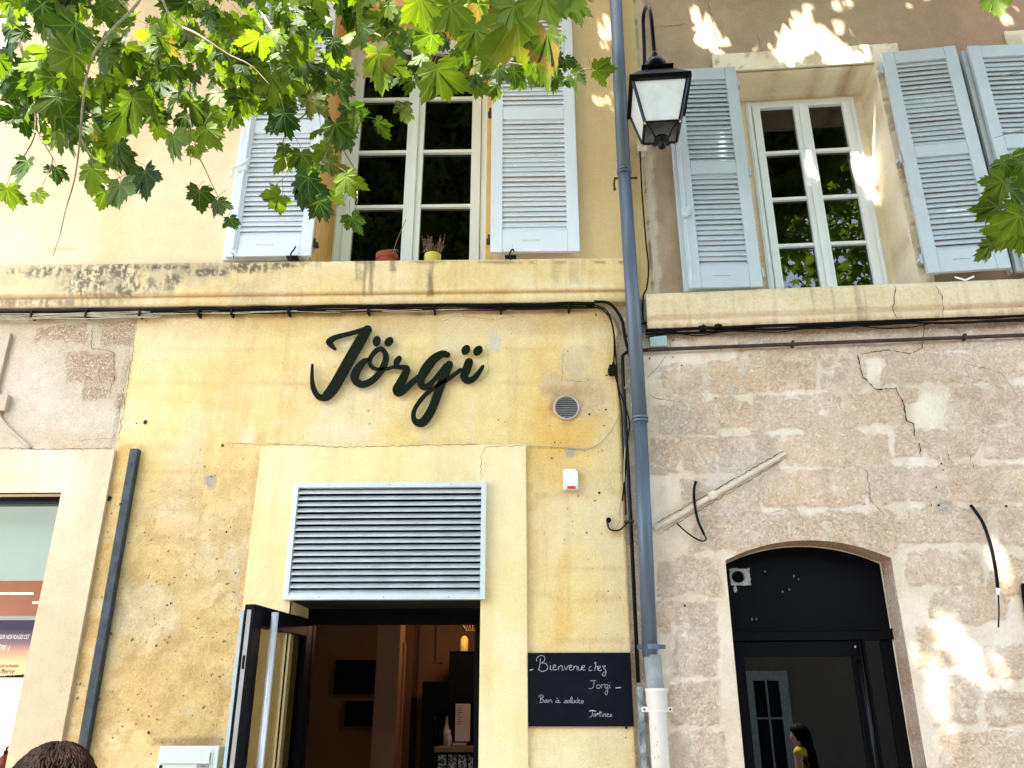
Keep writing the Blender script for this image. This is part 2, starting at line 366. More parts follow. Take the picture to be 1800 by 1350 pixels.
# ================================================================= LEFT HOUSE
yh = thing('yellow_house', 'yellow rendered house on the left with mint window, pale shutters and a cafe doorway below', 'house', 'L', (0, 0, 0))
def p_upper(u, z, X, Y):
    n = fbm(u, z, 1.1, 5, 3); n2 = fbm(u*3, z*.6, 1.3, 4, 9)
    c = np.tile(np.array([.81, .66, .43]), (len(u), 1)); c = mixc(c, (.85, .71, .49), sstep(.35, .65, n))
    c = mixc(c, (.78, .61, .33), sstep(1000, 1030, X)); c = mixc(c, (.74, .53, .30), .35*sstep(.55, .75, n2))
    c = mixc(c, (.66, .42, .24), .7*blobm(X, Y, 105, 438, 26, 4))
    c = mixc(c, (.60, .46, .32), .4*sstep(452, 470, Y)*(X < 560)); m = np.zeros_like(c); m[:, 2] = .15; m[:, 1] = .05; return c, m
ust = np.concatenate([fine(UMIN, -3.6, .2), fine(-3.6, UC, .03), [wu0, wu1]])
sheet('upper_wall', 'L', yh, ust, np.concatenate([fine(zcl, 7.3, .03), fine(7.3, ZTOP, .2), [wz0, wz1]]), p_upper, M['smooth'], [(wu0, wu1, wz0, wz1)])

def leftline(Y): return 244-(Y-555)*.17
def rightline(Y): return np.where(Y < 590, 1062+30*np.sqrt(np.clip(1-((590-Y)/42)**2, 0, 1))-4, 1084+(Y-590)*.046)
pinks = [(96, 570, 150, 600), (118, 622, 202, 672), (176, 566, 238, 606), (150, 682, 196, 702), (60, 575, 100, 600), (205, 690, 222, 715)]
def p_lower(u, z, X, Y):
    n = fbm(u, z, 1.6, 5, 21); n2 = fbm(u, z*2.2, 2.2, 5, 33); n3 = fbm(u, z, 9, 4, 44); big = fbm(u, z*1.5, .8, 3, 5)
    c = np.tile(np.array([.79, .645, .32]), (len(u), 1)); c = mixc(c, (.82, .72, .45), sstep(.42, .62, n)); c = mixc(c, (.77, .58, .22), .5*sstep(.50, .68, n2)); vs_ = fbm(u*9, z*.8, 1.4, 4, 131); c = mixc(c, (.66, .47, .22), .4*sstep(.55, .72, vs_)); c = mixc(c, (.72, .64, .52), .35*sstep(.52, .7, fbm(u*5, z*.9, 1.1, 4, 133))); c = mixc(c, (.80, .67, .46), .7*sstep(.55, .68, n3*.5+n*.5))
    low = sstep(760, 1000, Y)*(1-sstep(430, 520, X)); c = mixc(c, (.56, .41, .17), .85*low*sstep(.25, .6, n2)); c = mixc(c, (.60, .46, .22), .6*low); c = mixc(c, (.50, .36, .15), .55*low*sstep(.5, .62, fbm(u, z, 14, 4, 78))); c = mixc(c, (.36, .26, .11), .85*low*blobm(X, Y, 222, 1050, 34, 110, .7, 1.8*(n3-.5))*sstep(.35, .6, n3)); c = mixc(c, (.60, .36, .10), .5*(X < leftline(Y)+46)*(Y > 780)*sstep(.35, .65, n3)); c = mixc(c, (.60, .55, .40), .5*low*sstep(.56, .66, fbm(u, z, 3.5, 4, 77)))
    # stone courses showing through
    for y0 in (612, 672, 716, 828, 906, 998, 1090, 1180):
        w = fbm(u, z*0, 2.5, 3, int(y0)); c = mixc(c, (.62, .42, .18), .35*np.exp(-((Y-y0-8*(w-.5))/4)**2)*sstep(.4, .6, w))
    # around the round vent
    c = mixc(c, (.72, .47, .12), .75*blobm(X, Y, 985, 745, 62, 62, .6, 1.1*(n3-.5))); c = mixc(c, (.74, .51, .16), .5*blobm(X, Y, 965, 640, 34, 60, .6, 1.2*(n2-.5)))
    c = mixc(c, (.62, .48, .31), .85*blobm(X, Y, 1010, 690, 52, 40, .3, 1.4*(n3-.5))); c = mixc(c, (.66, .54, .38), .7*rectm(X, Y, 985, 612, 1035, 655, 5, 22, n3-.5))
    c = mixc(c, (.73, .46, .12), .6*rectm(X, Y, 978, 870, 1004, 1130, 16, 26, n3-.5)*sstep(.3, .55, fbm(u*6, z*.8, 2, 3, 8)))
    c = mixc(c, (.72, .48, .14), .45*blobm(X, Y, 985, 800, 55, 60, .6, n2-.5)); c = mixc(c, (.60, .55, .48), .9*blobm(X, Y, 868, 600, 10, 14, .3, 2.5*(n3-.5)))
    c = mixc(c, (.42, .36, .30), .9*blobm(X, Y, 1004, 796, 8, 10, .3, 2*(n3-.5))); c = mixc(c, (.42, .38, .32), .9*blobm(X, Y, 371, 847, 9, 10, .3, 2*(n3-.5)))
    rr_ = np.hypot(X-996, (Y-717)); c = mixc(c, (.34, .22, .12), .75*np.exp(-((rr_-27)/5)**2)*sstep(.35, .6, n3)); c = mixc(c, (.40, .25, .12), .5*blobm(X, Y, 992, 690, 30, 12, .6, 1.6*(n3-.5)))
    # grime under the string course
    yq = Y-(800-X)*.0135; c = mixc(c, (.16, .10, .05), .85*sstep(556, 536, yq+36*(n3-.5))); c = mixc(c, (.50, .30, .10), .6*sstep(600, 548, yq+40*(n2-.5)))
    for (x0, y0) in ((310, 590), (660, 1200), (1010, 910), (840, 560)): c = mixc(c, (.80, .70, .48), .4*blobm(X, Y, x0, y0, 90, 40, .8, n-.5))
    c = mixc(c, (.66, .62, .42), .5*blobm(X, Y, 1075, 1310, 45, 60, .6, n3-.5))
    rows = np.zeros(len(u))
    for y0 in (556, 790, 870, 945, 1052, 1125, 1245): rows = np.maximum(rows, np.exp(-((Y-y0-14*(fbm(u, z*0, 2, 3, int(y0))-.5))/9)**2)*sstep(.35, .55, fbm(u, z*0, 3, 3, int(y0)+3)))
    e1_ = np.exp(-((X-(457-(Y-783)*.098))/9)**2)*(Y > 760)+np.exp(-((X-932)/8)**2)*(Y > 780)*(Y < 900); rows = np.maximum(rows, .8*e1_); c = mixc(c, (.58, .38, .14), .4*e1_*sstep(.4, .6, n3)); c = mixc(c, (.52, .34, .15), .35*rows*sstep(.4, .6, n3))
    c = mixc(c, (.30, .18, .09), .7*rectm(X, Y, 268, 1296, 390, 1312, 10, 12, n3-.5))
    m = np.zeros_like(c); m[:, 1] = .34+.75*rows+.60*low+.14*(X > 960); m[:, 2] = .55+2.2*low*sstep(.35, .55, big)
    # left stone zone
    LZ = sstep(3, -3, X-leftline(Y)+5*(n3-.5)); s = np.tile(np.array([.56, .48, .365]), (len(u), 1)); s = mixc(s, (.62, .57, .46), sstep(.45, .65, fbm(u, z, 2, 4, 71))); s = mixc(s, (.62, .47, .34), .6*sstep(.52, .66, n2))
    pk = np.zeros(len(u))
    for r in pinks: pk = np.maximum(pk, rectm(X, Y, *r, 5, 22, n3-.5))
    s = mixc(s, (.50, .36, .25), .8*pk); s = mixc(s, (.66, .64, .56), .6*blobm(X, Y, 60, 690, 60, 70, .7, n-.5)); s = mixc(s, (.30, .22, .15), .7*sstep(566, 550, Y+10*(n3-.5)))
    s = mixc(s, (.42, .34, .25), .6*np.exp(-((X-leftline(Y)+9)/2.5)**2))
    for k in range(3): c[:, k] = c[:, k]*(1-LZ)+s[:, k]*LZ
    m[:, 0] = LZ*(.25+.75*pk); m[:, 1] = np.where(LZ > .5, .15, m[:, 1]); m[:, 2] = np.where(LZ > .5, .4, m[:, 2])
    RZ = sstep(-2, 3, X-rightline(Y)+6*(n3-.5)); s = np.tile(np.array([.55, .48, .37]), (len(u), 1)); s = mixc(s, (.44, .34, .26), sstep(.45, .6, n3)*(Y > 650))
    for k in range(3): c[:, k] = c[:, k]*(1-RZ)+s[:, k]*RZ
    c = mixc(c, (.30, .18, .08), .6*np.exp(-((X-rightline(Y))/3)**2)); m[:, 0] = np.maximum(m[:, 0], .6*RZ)
    return c, m
def rel_lower(u, z, X, Y, m):
    n = fbm(u, z, 7, 3, 90)-.5; low = sstep(780, 1000, Y)*(1-sstep(430, 520, X)); edge = np.minimum(np.abs(u-du0), np.abs(u-du1)); e = sstep(0, .1, edge)
    rz = sstep(-2, 4, X-rightline(Y)); return (n*.012*(.5+low)*e-.012*rz)*sstep(UC, UC-.03, u)*sstep(0, .05, np.abs(u-su1))*sstep(UMIN, UMIN+.1, u)
us = np.concatenate([fine(UMIN, -3.6, .2), fine(-3.6, UC, .012), [du0, du1, su1]])
zs = np.concatenate([fine(-.05, .9, .1), fine(.9, zcl3+.03, .012), [dz1, sz1]])
sheet('lower_wall', 'L', yh, us, zs, p_lower, M['plaster'], [(du0, du1, -1, dz1), (-9, su1, .5, sz1)], relief=rel_lower)

# string course
def p_corn(u, z, X, Y):
    n = fbm(u, z, 3, 5, 51); n3 = fbm(u, z, 12, 4, 52); vst = fbm(u*22, z*1.0, 1, 3, 54)
    c = np.tile(np.array([.76, .605, .31]), (len(u), 1)); c = mixc(c, (.80, .68, .42), sstep(.4, .65, n)); c = mixc(c, (.68, .60, .40), sstep(420, 150, X)*.8)
    c = mixc(c, (.66, .47, .20), .3*sstep(.55, .7, vst)); top = sstep(505, 468, Y)
    blk = np.zeros(len(u))
    for (cx, cy, rx, ry) in ((75, 478, 40, 9), (165, 492, 48, 24), (215, 480, 34, 20), (240, 505, 50, 12), (300, 488, 16, 14), (360, 478, 40, 6), (440, 470, 40, 7), (500, 466, 30, 4), (20, 476, 30, 5), (120, 476, 100, 5), (280, 470, 70, 5)):
        blk = np.maximum(blk, blobm(X, Y, cx, cy, rx, ry, .8, 1.8*(n3-.5)))
    blk = np.maximum(blk, .6*blobm(X, Y, 60, 532, 120, 7, .8, 1.5*(n3-.5))*(X < 250))
    fin = fbm(u*52, z*9, 1, 4, 60)*.5+fbm(u, z, 60, 3, 66)*.5; c = mixc(c, (.55, .46, .31), .75*sstep(560, 380, X)*sstep(.35, .6, fbm(u*5, z*2, 1.4, 4, 67))); c = mixc(c, (.33, .25, .17), .6*sstep(560, 420, X)*sstep(482, 468, Y)*sstep(.4, .6, fin)); c = mixc(c, (.10, .09, .085), np.clip(blk*sstep(.38, .62, fin)*1.1, 0, .85))
    for (cx, w, y1) in ((648, 9, 520), (757, 6, 520), (630, 4, 490), (690, 3, 475), (560, 3, 500), (1000, 30, 500)):
        c = mixc(c, (.20, .15, .10), (.85 if w < 20 else .2)*rectm(X, Y, cx-w, 455, cx+w, y1, 7, 9, n3-.5)*sstep(.35, .6, fbm(u*10, z, 3, 3, 61)))
    c = mixc(c, (.30, .20, .12), .8*np.exp(-((Y-461)/2.5)**2)*sstep(.4, .62, n3)*(X > 480))
    yq = Y-(800-X)*.0135; c = mixc(c, (.30, .20, .10), .75*np.exp(-((yq-515)/2)**2)); c = mixc(c, (.28, .19, .12), .5*sstep(523, 536, yq))
    m = np.zeros_like(c); m[:, 1] = .3; m[:, 2] = .35; return c, m
prof = densify([(0, zcl), (.09, zcl), (.094, zcl-.03), (.09, zcl2+.02), (.055, zcl2), (.06, zcl2-.02), (.05, zcl3), (0, zcl3-.01)], .010)
o = barmesh(UMIN, UC-.01, prof, .009).build('string_course', M['plaster'], yh, smooth=True); tint_mesh(o, p_corn, 'L', M['plaster'])
# raised lip left part under the shutter
mb = MB(); mb.box(U_(500, 462), U_(548, 455), 0, .05, zcl-.02, zcl+.03); mb.build('ledge_block', M['mustard'], yh, bevel=.006)

# window recess of the left house
def recess(parent, fr, u0, u1, z0, z1, d, m, paint=None, name='window_recess'):
    mb = MB(); n = 14
    def quad(a, b, c, e):
        vs = []; a, b, c, e = map(np.array, (a, b, c, e))
        for i in range(n+1):
            for j in range(n+1):
                s, t = i/n, j/n; vs.append(a*(1-s)*(1-t)+b*s*(1-t)+c*s*t+e*(1-s)*t)
        mb.add(vs, [(i*(n+1)+j, (i+1)*(n+1)+j, (i+1)*(n+1)+j+1, i*(n+1)+j+1) for i in range(n) for j in range(n)])
    quad((u0, 0, z0), (u0, d, z0), (u0, d, z1), (u0, 0, z1)); quad((u1, d, z0), (u1, 0, z0), (u1, 0, z1), (u1, d, z1))
    quad((u0, 0, z1), (u0, d, z1), (u1, d, z1), (u1, 0, z1)); quad((u0, d, z0), (u0, 0, z0), (u1, 0, z0), (u1, d, z0))
    ob = mb.build(name, m, parent)
    if paint: tint_mesh(ob, paint, fr, M['plaster'])
    return ob
recess(yh, 'L', wu0, wu1, wz0, wz1, REC+.1, M['mustard'])
mb = MB()                                                      # mustard painted jamb strips and lintel band on the facade
mb.box(wu0-.055, wu0, 0, .004, wz0, wz1+.07); mb.box(wu1, wu1+.05, 0, .004, wz0, wz1+.07); mb.box(wu0, wu1, 0, .004, wz1, wz1+.07)
mb.build('window_surround', M['mustard'], yh, bevel=.002)

def casement(parent, fr, u0, u1, z0, z1, o, m, rows=4, fw=.06, sw=.065, meet=.11, name='window', zrows=None, pane='glass'):
    """two-leaf casement: outer frame + leaves with muntins; panes as sub-parts. outer face at off o"""
    mb = MB()
    mb.box(u0, u0+fw, o-.07, o, z0, z1); mb.box(u1-fw, u1, o-.07, o, z0, z1); mb.box(u0+fw, u1-fw, o-.07, o, z1-fw, z1); mb.box(u0+fw, u1-fw, o-.07, o, z0, z0+fw*.5)
    mb.box(u0+.012, u0+.022, o, o+.008, z0, z1); mb.box(u1-.022, u1-.012, o, o+.008, z0, z1)
    um = (u0+u1)/2; a0, a1, b0, b1 = u0+fw+.003, um-.004, um+.004, u1-fw-.003; zz0, zz1 = z0+fw*.5+.003, z1-fw-.003
    zr = zrows or [zz0+sw+(zz1-zz0-2*sw)*k/rows for k in range(rows+1)]
    for (p, q, inner) in ((a0, a1, 1), (b0, b1, 0)):
        l = sw if inner else meet/2; r = meet/2 if inner else sw
        mb.box(p, p+l, o-.05, o+.012, zz0, zz1); mb.box(q-r, q, o-.05, o+.012, zz0, zz1)
        mb.box(p+l, q-r, o-.05, o+.012, zz0, zr[0]); mb.box(p+l, q-r, o-.05, o+.012, zr[-1], zz1)
        for k in range(1, len(zr)-1): mb.box(p+l, q-r, o-.045, o+.006, zr[k]-.014, zr[k]+.014)
    mb.box(um-.022, um+.022, o+.012, o+.03, zz0, zz1)
    w = mb.build(name, m, parent, bevel=.004)
    for (p, q, inner) in ((a0, a1, 1), (b0, b1, 0)):
        l = sw if inner else meet/2; r = meet/2 if inner else sw
        for k in range(len(zr)-1):
            pb = MB(); za = zr[k]+(.014 if k else 0); zb = zr[k+1]-(.014 if k < len(zr)-2 else 0); dt = random.uniform(-.004, .004); ds = random.uniform(-.003, .003)
            pb.add([(p+l, -(o-.02), za), (q-r, -(o-.02+dt), za), (q-r, -(o-.02+dt+ds), zb), (p+l, -(o-.02+ds), zb)], [(0, 1, 2, 3)]); pb.build('pane', M[pane], w)
    db = MB(); db.box(u0, u1, o-.9, o-.12, z0, z1+.2); bx = db.build('room_behind', M['room'], w); 
    return w
oL = -REC
fu0 = U_(583, 450, oL); fu1 = U_(853, 440, oL)+.02; fz0 = zcl-.02; fz1 = Z_(740, 73, oL)
fu1 = max(fu1, wu1)
zr = [zcl+.02, Z_(790, 362, oL), Z_(790, 266, oL), Z_(790, 173, oL), Z_(750, 92, oL)]
casement(yh, 'L', fu0, fu1, fz0, fz1+.01, oL, M['win_l'], zrows=zr, fw=.065, sw=.075, meet=.13)
mb = MB(); mb.box(wu0, fu0, oL-.06, oL-.01, wz0, wz1); mb.box(fu0, wu1, oL-.06, oL-.01, fz1+.012, wz1); mb.build('window_rebate', M['mustard'], yh)

def shutter(parent, fr, u0, u1, z0, z1, off, m, hinge='r', mid=None, ang=0, fold=None, stile=.085, top=.11, bot=.17, pitch=.043, midh=.10, seed=0):
    rd = random.Random(seed); root = MB(); th = .034
    def leaf(mb, u0, u1, z0, z1, o0, slats=True):
        mb.box(u0, u0+stile, o0, o0+th, z0, z1); mb.box(u1-stile, u1, o0, o0+th, z0, z1)
        mb.box(u0+stile+.001, u1-stile-.001, o0+.001, o0+th-.002, z1-top, z1-.003); mb.box(u0+stile+.001, u1-stile-.001, o0+.001, o0+th-.002, z0+.002, z0+bot)
        spans = [(z0+bot, z1-top)]
        if mid:
            zm = mid if mid > 1.5 else z0+(z1-z0)*mid; mb.box(u0+stile+.001, u1-stile-.001, o0+.001, o0+th-.002, zm-midh/2, zm+midh/2); spans = [(z0+bot, zm-midh/2), (zm+midh/2, z1-top)]
        for a, b in spans:
            if not slats: mb.box(u0+stile, u1-stile, o0+.012, o0+.018, a, b); continue
            n = int(round((b-a)/pitch)); pt = (b-a)/n
            for k in range(n):
                zc = a+(k+.5)*pt+rd.uniform(-.0025, .0025); t = math.radians(63+rd.uniform(-6, 6)); tl = rd.uniform(-.004, .004)
                d = np.array([0, -math.cos(t), -math.sin(t)]); nn = np.array([0, -math.sin(t), math.cos(t)]); um = (u0+u1)/2
                mb.obox((um, -(o0+th/2), zc), (1, 0, tl), (u1-u0)/2-stile+.002, d, .0255, nn, .0045)
    leaf(root, u0, u1, z0, z1, off)
    if fold: leaf(root, u0+fold, u1+fold, z0-.005, z1-.005, off-th-.006, False)
    if ang:
        h = u1 if hinge == 'r' else u0; a = math.radians(ang); c_, s_ = math.cos(a), math.sin(a); y0 = -off
        root.v = [(h+(x-h)*c_-(y-y0)*s_, y0+(x-h)*s_+(y-y0)*c_, z) for x, y, z in root.v]
    ob = root.build('shutter', m, parent, bevel=.0025)
    hu = u1 if hinge == 'r' else u0; sg = 1 if hinge == 'r' else -1
    for zc in (z0+.12, z0+(z1-z0)*.5, z1-.14):
        hb = MB(); hb.tube([(hu+sg*.012, -(off+.01), zc-.035), (hu+sg*.012, -(off+.01), zc+.035)], .009, 8); hb.box(hu-sg*.0, hu+sg*.03, off-.05, off+.004, zc-.012, zc+.012)
        hb.build('hinge', M['rust'] if m is M['shut_l'] else m, ob)
    gb = MB(); gu = u0+(u1-u0)*.45; gb.tube(catmull([(gu-.055, -(off+th), z0+bot*.55), (gu-.05, -(off+th+.012), z0+bot*.55), (gu+.05, -(off+th+.012), z0+bot*.55), (gu+.055, -(off+th), z0+bot*.52)], 4), .0035, 6); gb.build('pull_handle', m, ob)
    return ob
zs1 = wz1+.10
s = shutter(yh, 'L', U_(397, 452, .06), U_(547, 456, .06), Z_(470, 453, .06), zs1, .05, M['shut_l'], 'r', .45, 0, fold=-.03, seed=1)
mb = MB(); xl = U_(397, 452, .09)                              # espagnolette rod, keeper and hook on the left shutter
mb.tube([(xl+.045, -.10, Z_(470, 453, .06)+.05), (xl+.045, -.10, zs1-.1)], .010, 8); mb.build('bolt_rod', M['shut_l'], s)
mb = MB(); a = unproj(428, 292, .12); mb.box(a[0]-.05, a[0]+.02, .085, .12, a[1]-.03, a[1]+.03); mb.tube([(a[0]+.03, -.13, a[1]+.05), (a[0]-.02, -.12, a[1]+.01), (a[0]-.09, -.12, a[1]-.02)], .012, 8); mb.tube([(a[0]-.13, -.03, a[1]-.03), (a[0]-.08, -.10, a[1]-.03)], .01, 6); mb.build('bolt_handle', M['shut_l'], s)
s2 = shutter(yh, 'L', U_(862, 443, .06), U_(1019, 445, .06), Z_(940, 445, .06), zs1, .05, M['shut_l'], 'l', Z_(900, 203, .06), 0, seed=2)
mb = MB(); a = unproj(412, 300, .0); a = unproj(405, 453, .05)
mb.tube(catmull([(a[0]-.05, -.01, a[1]+.03), (a[0]-.02, -.06, a[1]+.035), (a[0]+.03, -.09, a[1]+.01), (a[0]+.04, -.09, a[1]-.03)], 5), .003, 6); mb.build('wire_hook', M['rust'], s)
for (x, y, sh) in ((516, 448, s), (900, 447, s2)):
    mb = MB(); a = unproj(x, y, .1)
    mb.tube(catmull([(a[0]-.01, -.10, a[1]-.045), (a[0]-.015, -.115, a[1]), (a[0]+.005, -.12, a[1]+.03), (a[0]+.015, -.12, a[1]+.06 if x < 600 else a[1]+.01)], 4), [.006]*12+[.003], 8)
    mb.box(a[0]-.05, a[0]+.03, .05, .11, a[1]-.02, a[1]-.01); mb.build('shutter_catch', M['black'], sh, smooth=True)

# door surround in pale render, with the vent grille
def p_sur(u, z, X, Y):
    n = fbm(u, z, 2.5, 5, 101); c = np.tile(np.array([.81, .70, .37]), (len(u), 1)); c = mixc(c, (.83, .73, .46), sstep(.4, .65, n)); c = mixc(c, (.74, .60, .30), .5*sstep(.5, .7, fbm(u*8, z*.7, 1.5, 4, 103)))
    c = mixc(c, (.66, .52, .25), .55*sstep(850, 1150, Y)*(X < 520)); c = mixc(c, (.70, .58, .32), .35*sstep(.5, .68, fbm(u*10, z*.5, 1.4, 4, 107))); m = np.zeros_like(c); m[:, 2] = .3; m[:, 1] = .04; return c, m
e0, e1, ez = U_(457, 800, .03), U_(925, 900, .03), Z_(700, 783, .03)
def slab_sheet(u0, u1, z0, z1, o0, o1, st=.03):
    mb = MB(); us = fine(u0, u1, st); zs = fine(z0, z1, st)
    n = len(us); mb.add([(u, -o1, z) for z in zs for u in us], [(j*n+i, j*n+i+1, (j+1)*n+i+1, (j+1)*n+i) for i in range(n-1) for j in range(len(zs)-1)])
    mb.add([(u0, -o0, z0), (u0, -o1, z0), (u0, -o1, z1), (u0, -o0, z1)], [(0, 1, 2, 3)]); mb.add([(u1, -o1, z0), (u1, -o0, z0), (u1, -o0, z1), (u1, -o1, z1)], [(0, 1, 2, 3)])
    mb.add([(u0, -o1, z1), (u1, -o1, z1), (u1, -o0, z1), (u0, -o0, z1)], [(0, 1, 2, 3)]); mb.add([(u0, -o0, z0), (u1, -o0, z0), (u1, -o1, z0), (u0, -o1, z0)], [(0, 1, 2, 3)])
    return mb
mb = slab_sheet(e0, du0, 0, dz1, -.01, .03); t_ = slab_sheet(du1, e1, 0, dz1, -.01, .03); mb.add(t_.v, t_.f); t_ = slab_sheet(e0, e1, dz1, ez, -.01, .03); mb.add(t_.v, t_.f)
o = mb.build('door_surround', M['smooth'], yh); tint_mesh(o, p_sur, 'L', M['smooth'])
mb = MB(); dd = .42                                            # jamb reveals
for (x_, y_) in ((du0-.02, du0), (du1, du1+.02)): mb = MB(); mb.box(x_, y_, -dd, .028, 0, dz1); o = mb.build('door_jamb', M['smooth'], yh); tint_mesh(o, p_sur, 'L', M['smooth'])
# vent grille
g0, g1 = U_(517, 850, .07), U_(855, 850, .07); gz0, gz1 = Z_(680, 1054, .07), Z_(680, 848, .07)
gr = thing('vent_grille', 'wide pale grey louvred ventilation grille over the open cafe doorway', 'vent grille', 'L', (g0, -.03, gz0))
mb = MB(); fw = .032
mb.box(g0, g0+fw, .03, .075, gz0, gz1); mb.box(g1-fw, g1, .03, .075, gz0, gz1); mb.box(g0+fw, g1-fw, .03, .075, gz1-fw, gz1); mb.box(g0+fw, g1-fw, .03, .075, gz0, gz0+fw)
mb.build('frame', M['alu'], gr, bevel=.002)
mb = MB(); mb.box(g0+fw, g1-fw, .031, .034, gz0+fw, gz1-fw); mb.build('backing', M['room'], gr)
nsl = 17
for k in range(nsl):
    zc = gz0+fw+(gz1-gz0-2*fw)*(k+.5)/nsl; um = (g0+g1)/2; t = math.radians(40); d = np.array([0, -math.cos(t), -math.sin(t)]); nn = np.array([0, -math.sin(t), math.cos(t)])
    sb = MB(); hl = (g1-g0)/2-fw-.002; sb.obox((um, -.052, zc), (1, 0, 0), hl, d, .019, nn, .0012); sb.obox((um, -.0665, zc-.0145), (1, 0, 0), hl, (0, -1, 0), .0012, (0, 0, 1), .005); sb.build('slat', M['aluslat'], gr)
for fx in (.18, .5, .82):
    for z in (gz0+fw/2, gz1-fw/2): mb = MB(); mb.sphere((g0+(g1-g0)*fx, -.076, z), .003, 8); mb.build('screw', M['rust'], gr)

# ---- cafe interior and door
hz = Z_(600, 1098, -.42)
mb = MB(); mb.box(du0, du1, -.42, .026, dz1-.004, dz1+.02); 
speck = mat('perforated soffit', (.008, .008, .008), .8, bump=0)
t = speck.node_tree; p = t.nodes['Principled BSDF']; v = N(t, 'ShaderNodeTexVoronoi'); v.inputs['Scale'].default_value = 38; v.inputs['Randomness'].default_value = .25
t.links.new(N(t, 'ShaderNodeTexCoord').outputs['Object'], v.inputs['Vector']); rr = N(t, 'ShaderNodeMapRange'); rr.inputs[1].default_value = .09; rr.inputs[2].default_value = .05; t.links.new(v.outputs['Distance'], rr.inputs[0])
t.links.new(mixn(t, rr.outputs[0], (.006, .006, .006), (.35, .32, .25)), p.inputs['Base Color'])
mb.build('perforated_soffit', speck, yh)
mb = MB(); mb.box(du0, du1, -.47, -.42, hz, dz1); mb.box(du0, du0+.05, -.47, -.40, 0, hz); mb.box(du1-.06, du1, -.47, -.40, 0, hz); mb.build('door_frame', M['darkdoor'], yh, bevel=.003)
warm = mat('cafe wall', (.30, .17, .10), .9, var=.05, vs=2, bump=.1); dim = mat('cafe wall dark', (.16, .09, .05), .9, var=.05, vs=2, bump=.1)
mb = MB(); r0, r1, rb, rt = du0-.9, du1+1.0, -3.6, 2.75
mb.add([(r0, .47, 0), (r1, .47, 0), (r1, -rb, 0), (r0, -rb, 0)], [(0, 1, 2, 3)])
mb.add([(r0, .47, rt), (r1, .47, rt), (r1, -rb, rt), (r0, -rb, rt)], [(3, 2, 1, 0)]); mb.add([(r0, .47, 0), (r0, -rb, 0), (r0, -rb, rt), (r0, .47, rt)], [(0, 1, 2, 3)]); mb.add([(r1, .47, 0), (r1, -rb, 0), (r1, -rb, rt), (r1, .47, rt)], [(3, 2, 1, 0)])
mb.add([(r0, -rb, 0), (r1, -rb, 0), (r1, -rb, rt), (r0, -rb, rt)], [(0, 1, 2, 3)])
mb.add([(r0, .472, 0), (du0, .472, 0), (du0, .472, rt), (r0, .472, rt)], [(0, 1, 2, 3)]); mb.add([(du1, .472, 0), (r1, .472, 0), (r1, .472, rt), (du1, .472, rt)], [(0, 1, 2, 3)])
mb.build('cafe_room', warm, yh)
pu0, pu1 = U_(662, 1150, -2.2), U_(702, 1150, -2.2)
mb = MB(); mb.box(pu0, pu1, -2.5, -2.2, 0, rt); mb.box(U_(702, 1150, -2.4), U_(712, 1150, -2.4), -2.45, -2.38, 0, Z_(705, 1130, -2.4)); mb.build('cafe_pillar', warm, yh)
for (x0, y0, x1, y1, nme) in ((586, 1160, 668, 1220, 'black rectangular picture on the cafe wall, the upper and wider one'), (604, 1232, 662, 1277, 'black rectangular picture on the cafe wall, the lower and smaller one')):
    mb = MB(); a = unproj(x0, y1, -3.0); b = unproj(x1, y0, -3.0); mb.box(a[0], b[0], -3.03, -3.0, a[1], b[1]); solo(mb, 'wall_picture', M['darkdoor'], nme, 'picture', bevel=.004)
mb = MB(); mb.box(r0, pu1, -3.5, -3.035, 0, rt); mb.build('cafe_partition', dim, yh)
# counter corner on the right
c0 = unproj(770, 1320, -2.4); mb = MB(); cu1 = du1+.25; cz = c0[1]
cnt = thing('counter', 'cafe counter with a wooden top and a black and white patterned front, inside the doorway', 'counter', 'L', (c0[0], 2.5, 0))
mb.box(c0[0]-.03, cu1+.5, -3.1, -2.38, cz-.01, cz+.03); mb.build('counter_top', M['wood'], cnt, bevel=.004)
pat = mat('patterned tile', (.6, .62, .66), .5, var=.0); t = pat.node_tree; n = [x for x in t.nodes if x.type == 'TEX_NOISE'][0]; n.inputs['Scale'].default_value = 26; n.inputs['Distortion'].default_value = 2
r = [x for x in t.nodes if x.type == 'VALTORGB'][0]; r.color_ramp.elements[0].position = .48; r.color_ramp.elements[1].position = .54; r.color_ramp.elements[0].color = (.01, .01, .012, 1)
for k in range(9):
    mb = MB(); uu = c0[0]+k*.085; mb.box(uu, uu+.07, -2.43, -2.42, .1, cz-.03); mb.build('front_panel', pat, cnt)
mb = MB(); mb.box(c0[0], cu1+.5, -3.1, -2.435, 0, cz-.012); mb.build('counter_body', M['room'], cnt)
mb = MB(); a = unproj(801, 1237, -2.5); b = unproj(826, 1303, -2.5); mb.box(a[0], b[0], -2.505, -2.5, b[1], a[1]); tt = thing('menu_card', 'pale menu sheet standing upright on the cafe counter', 'menu', 'L', (a[0], 2.5, b[1])); mb.build('sheet', M['paper'], tt)
mb = MB()
for i in range(9): 
    zz = a[1]-.02-i*.018; w_ = random.uniform(.015, .05); uu = a[0]+random.uniform(.01, .03); mb.box(uu, uu+w_, -2.4995, -2.4985, zz, zz+.004)
mb.build('print', M['ink'], tt)
mb = MB(); a = unproj(800, 1303, -2.5); mb.box(a[0]-.02, a[0]+.1, -2.62, -2.44, cz+.031, cz+.06); solo(mb, 'till', M['plaque'], 'low grey metal tray under the menu sheet on the counter', 'tray', bevel=.006)
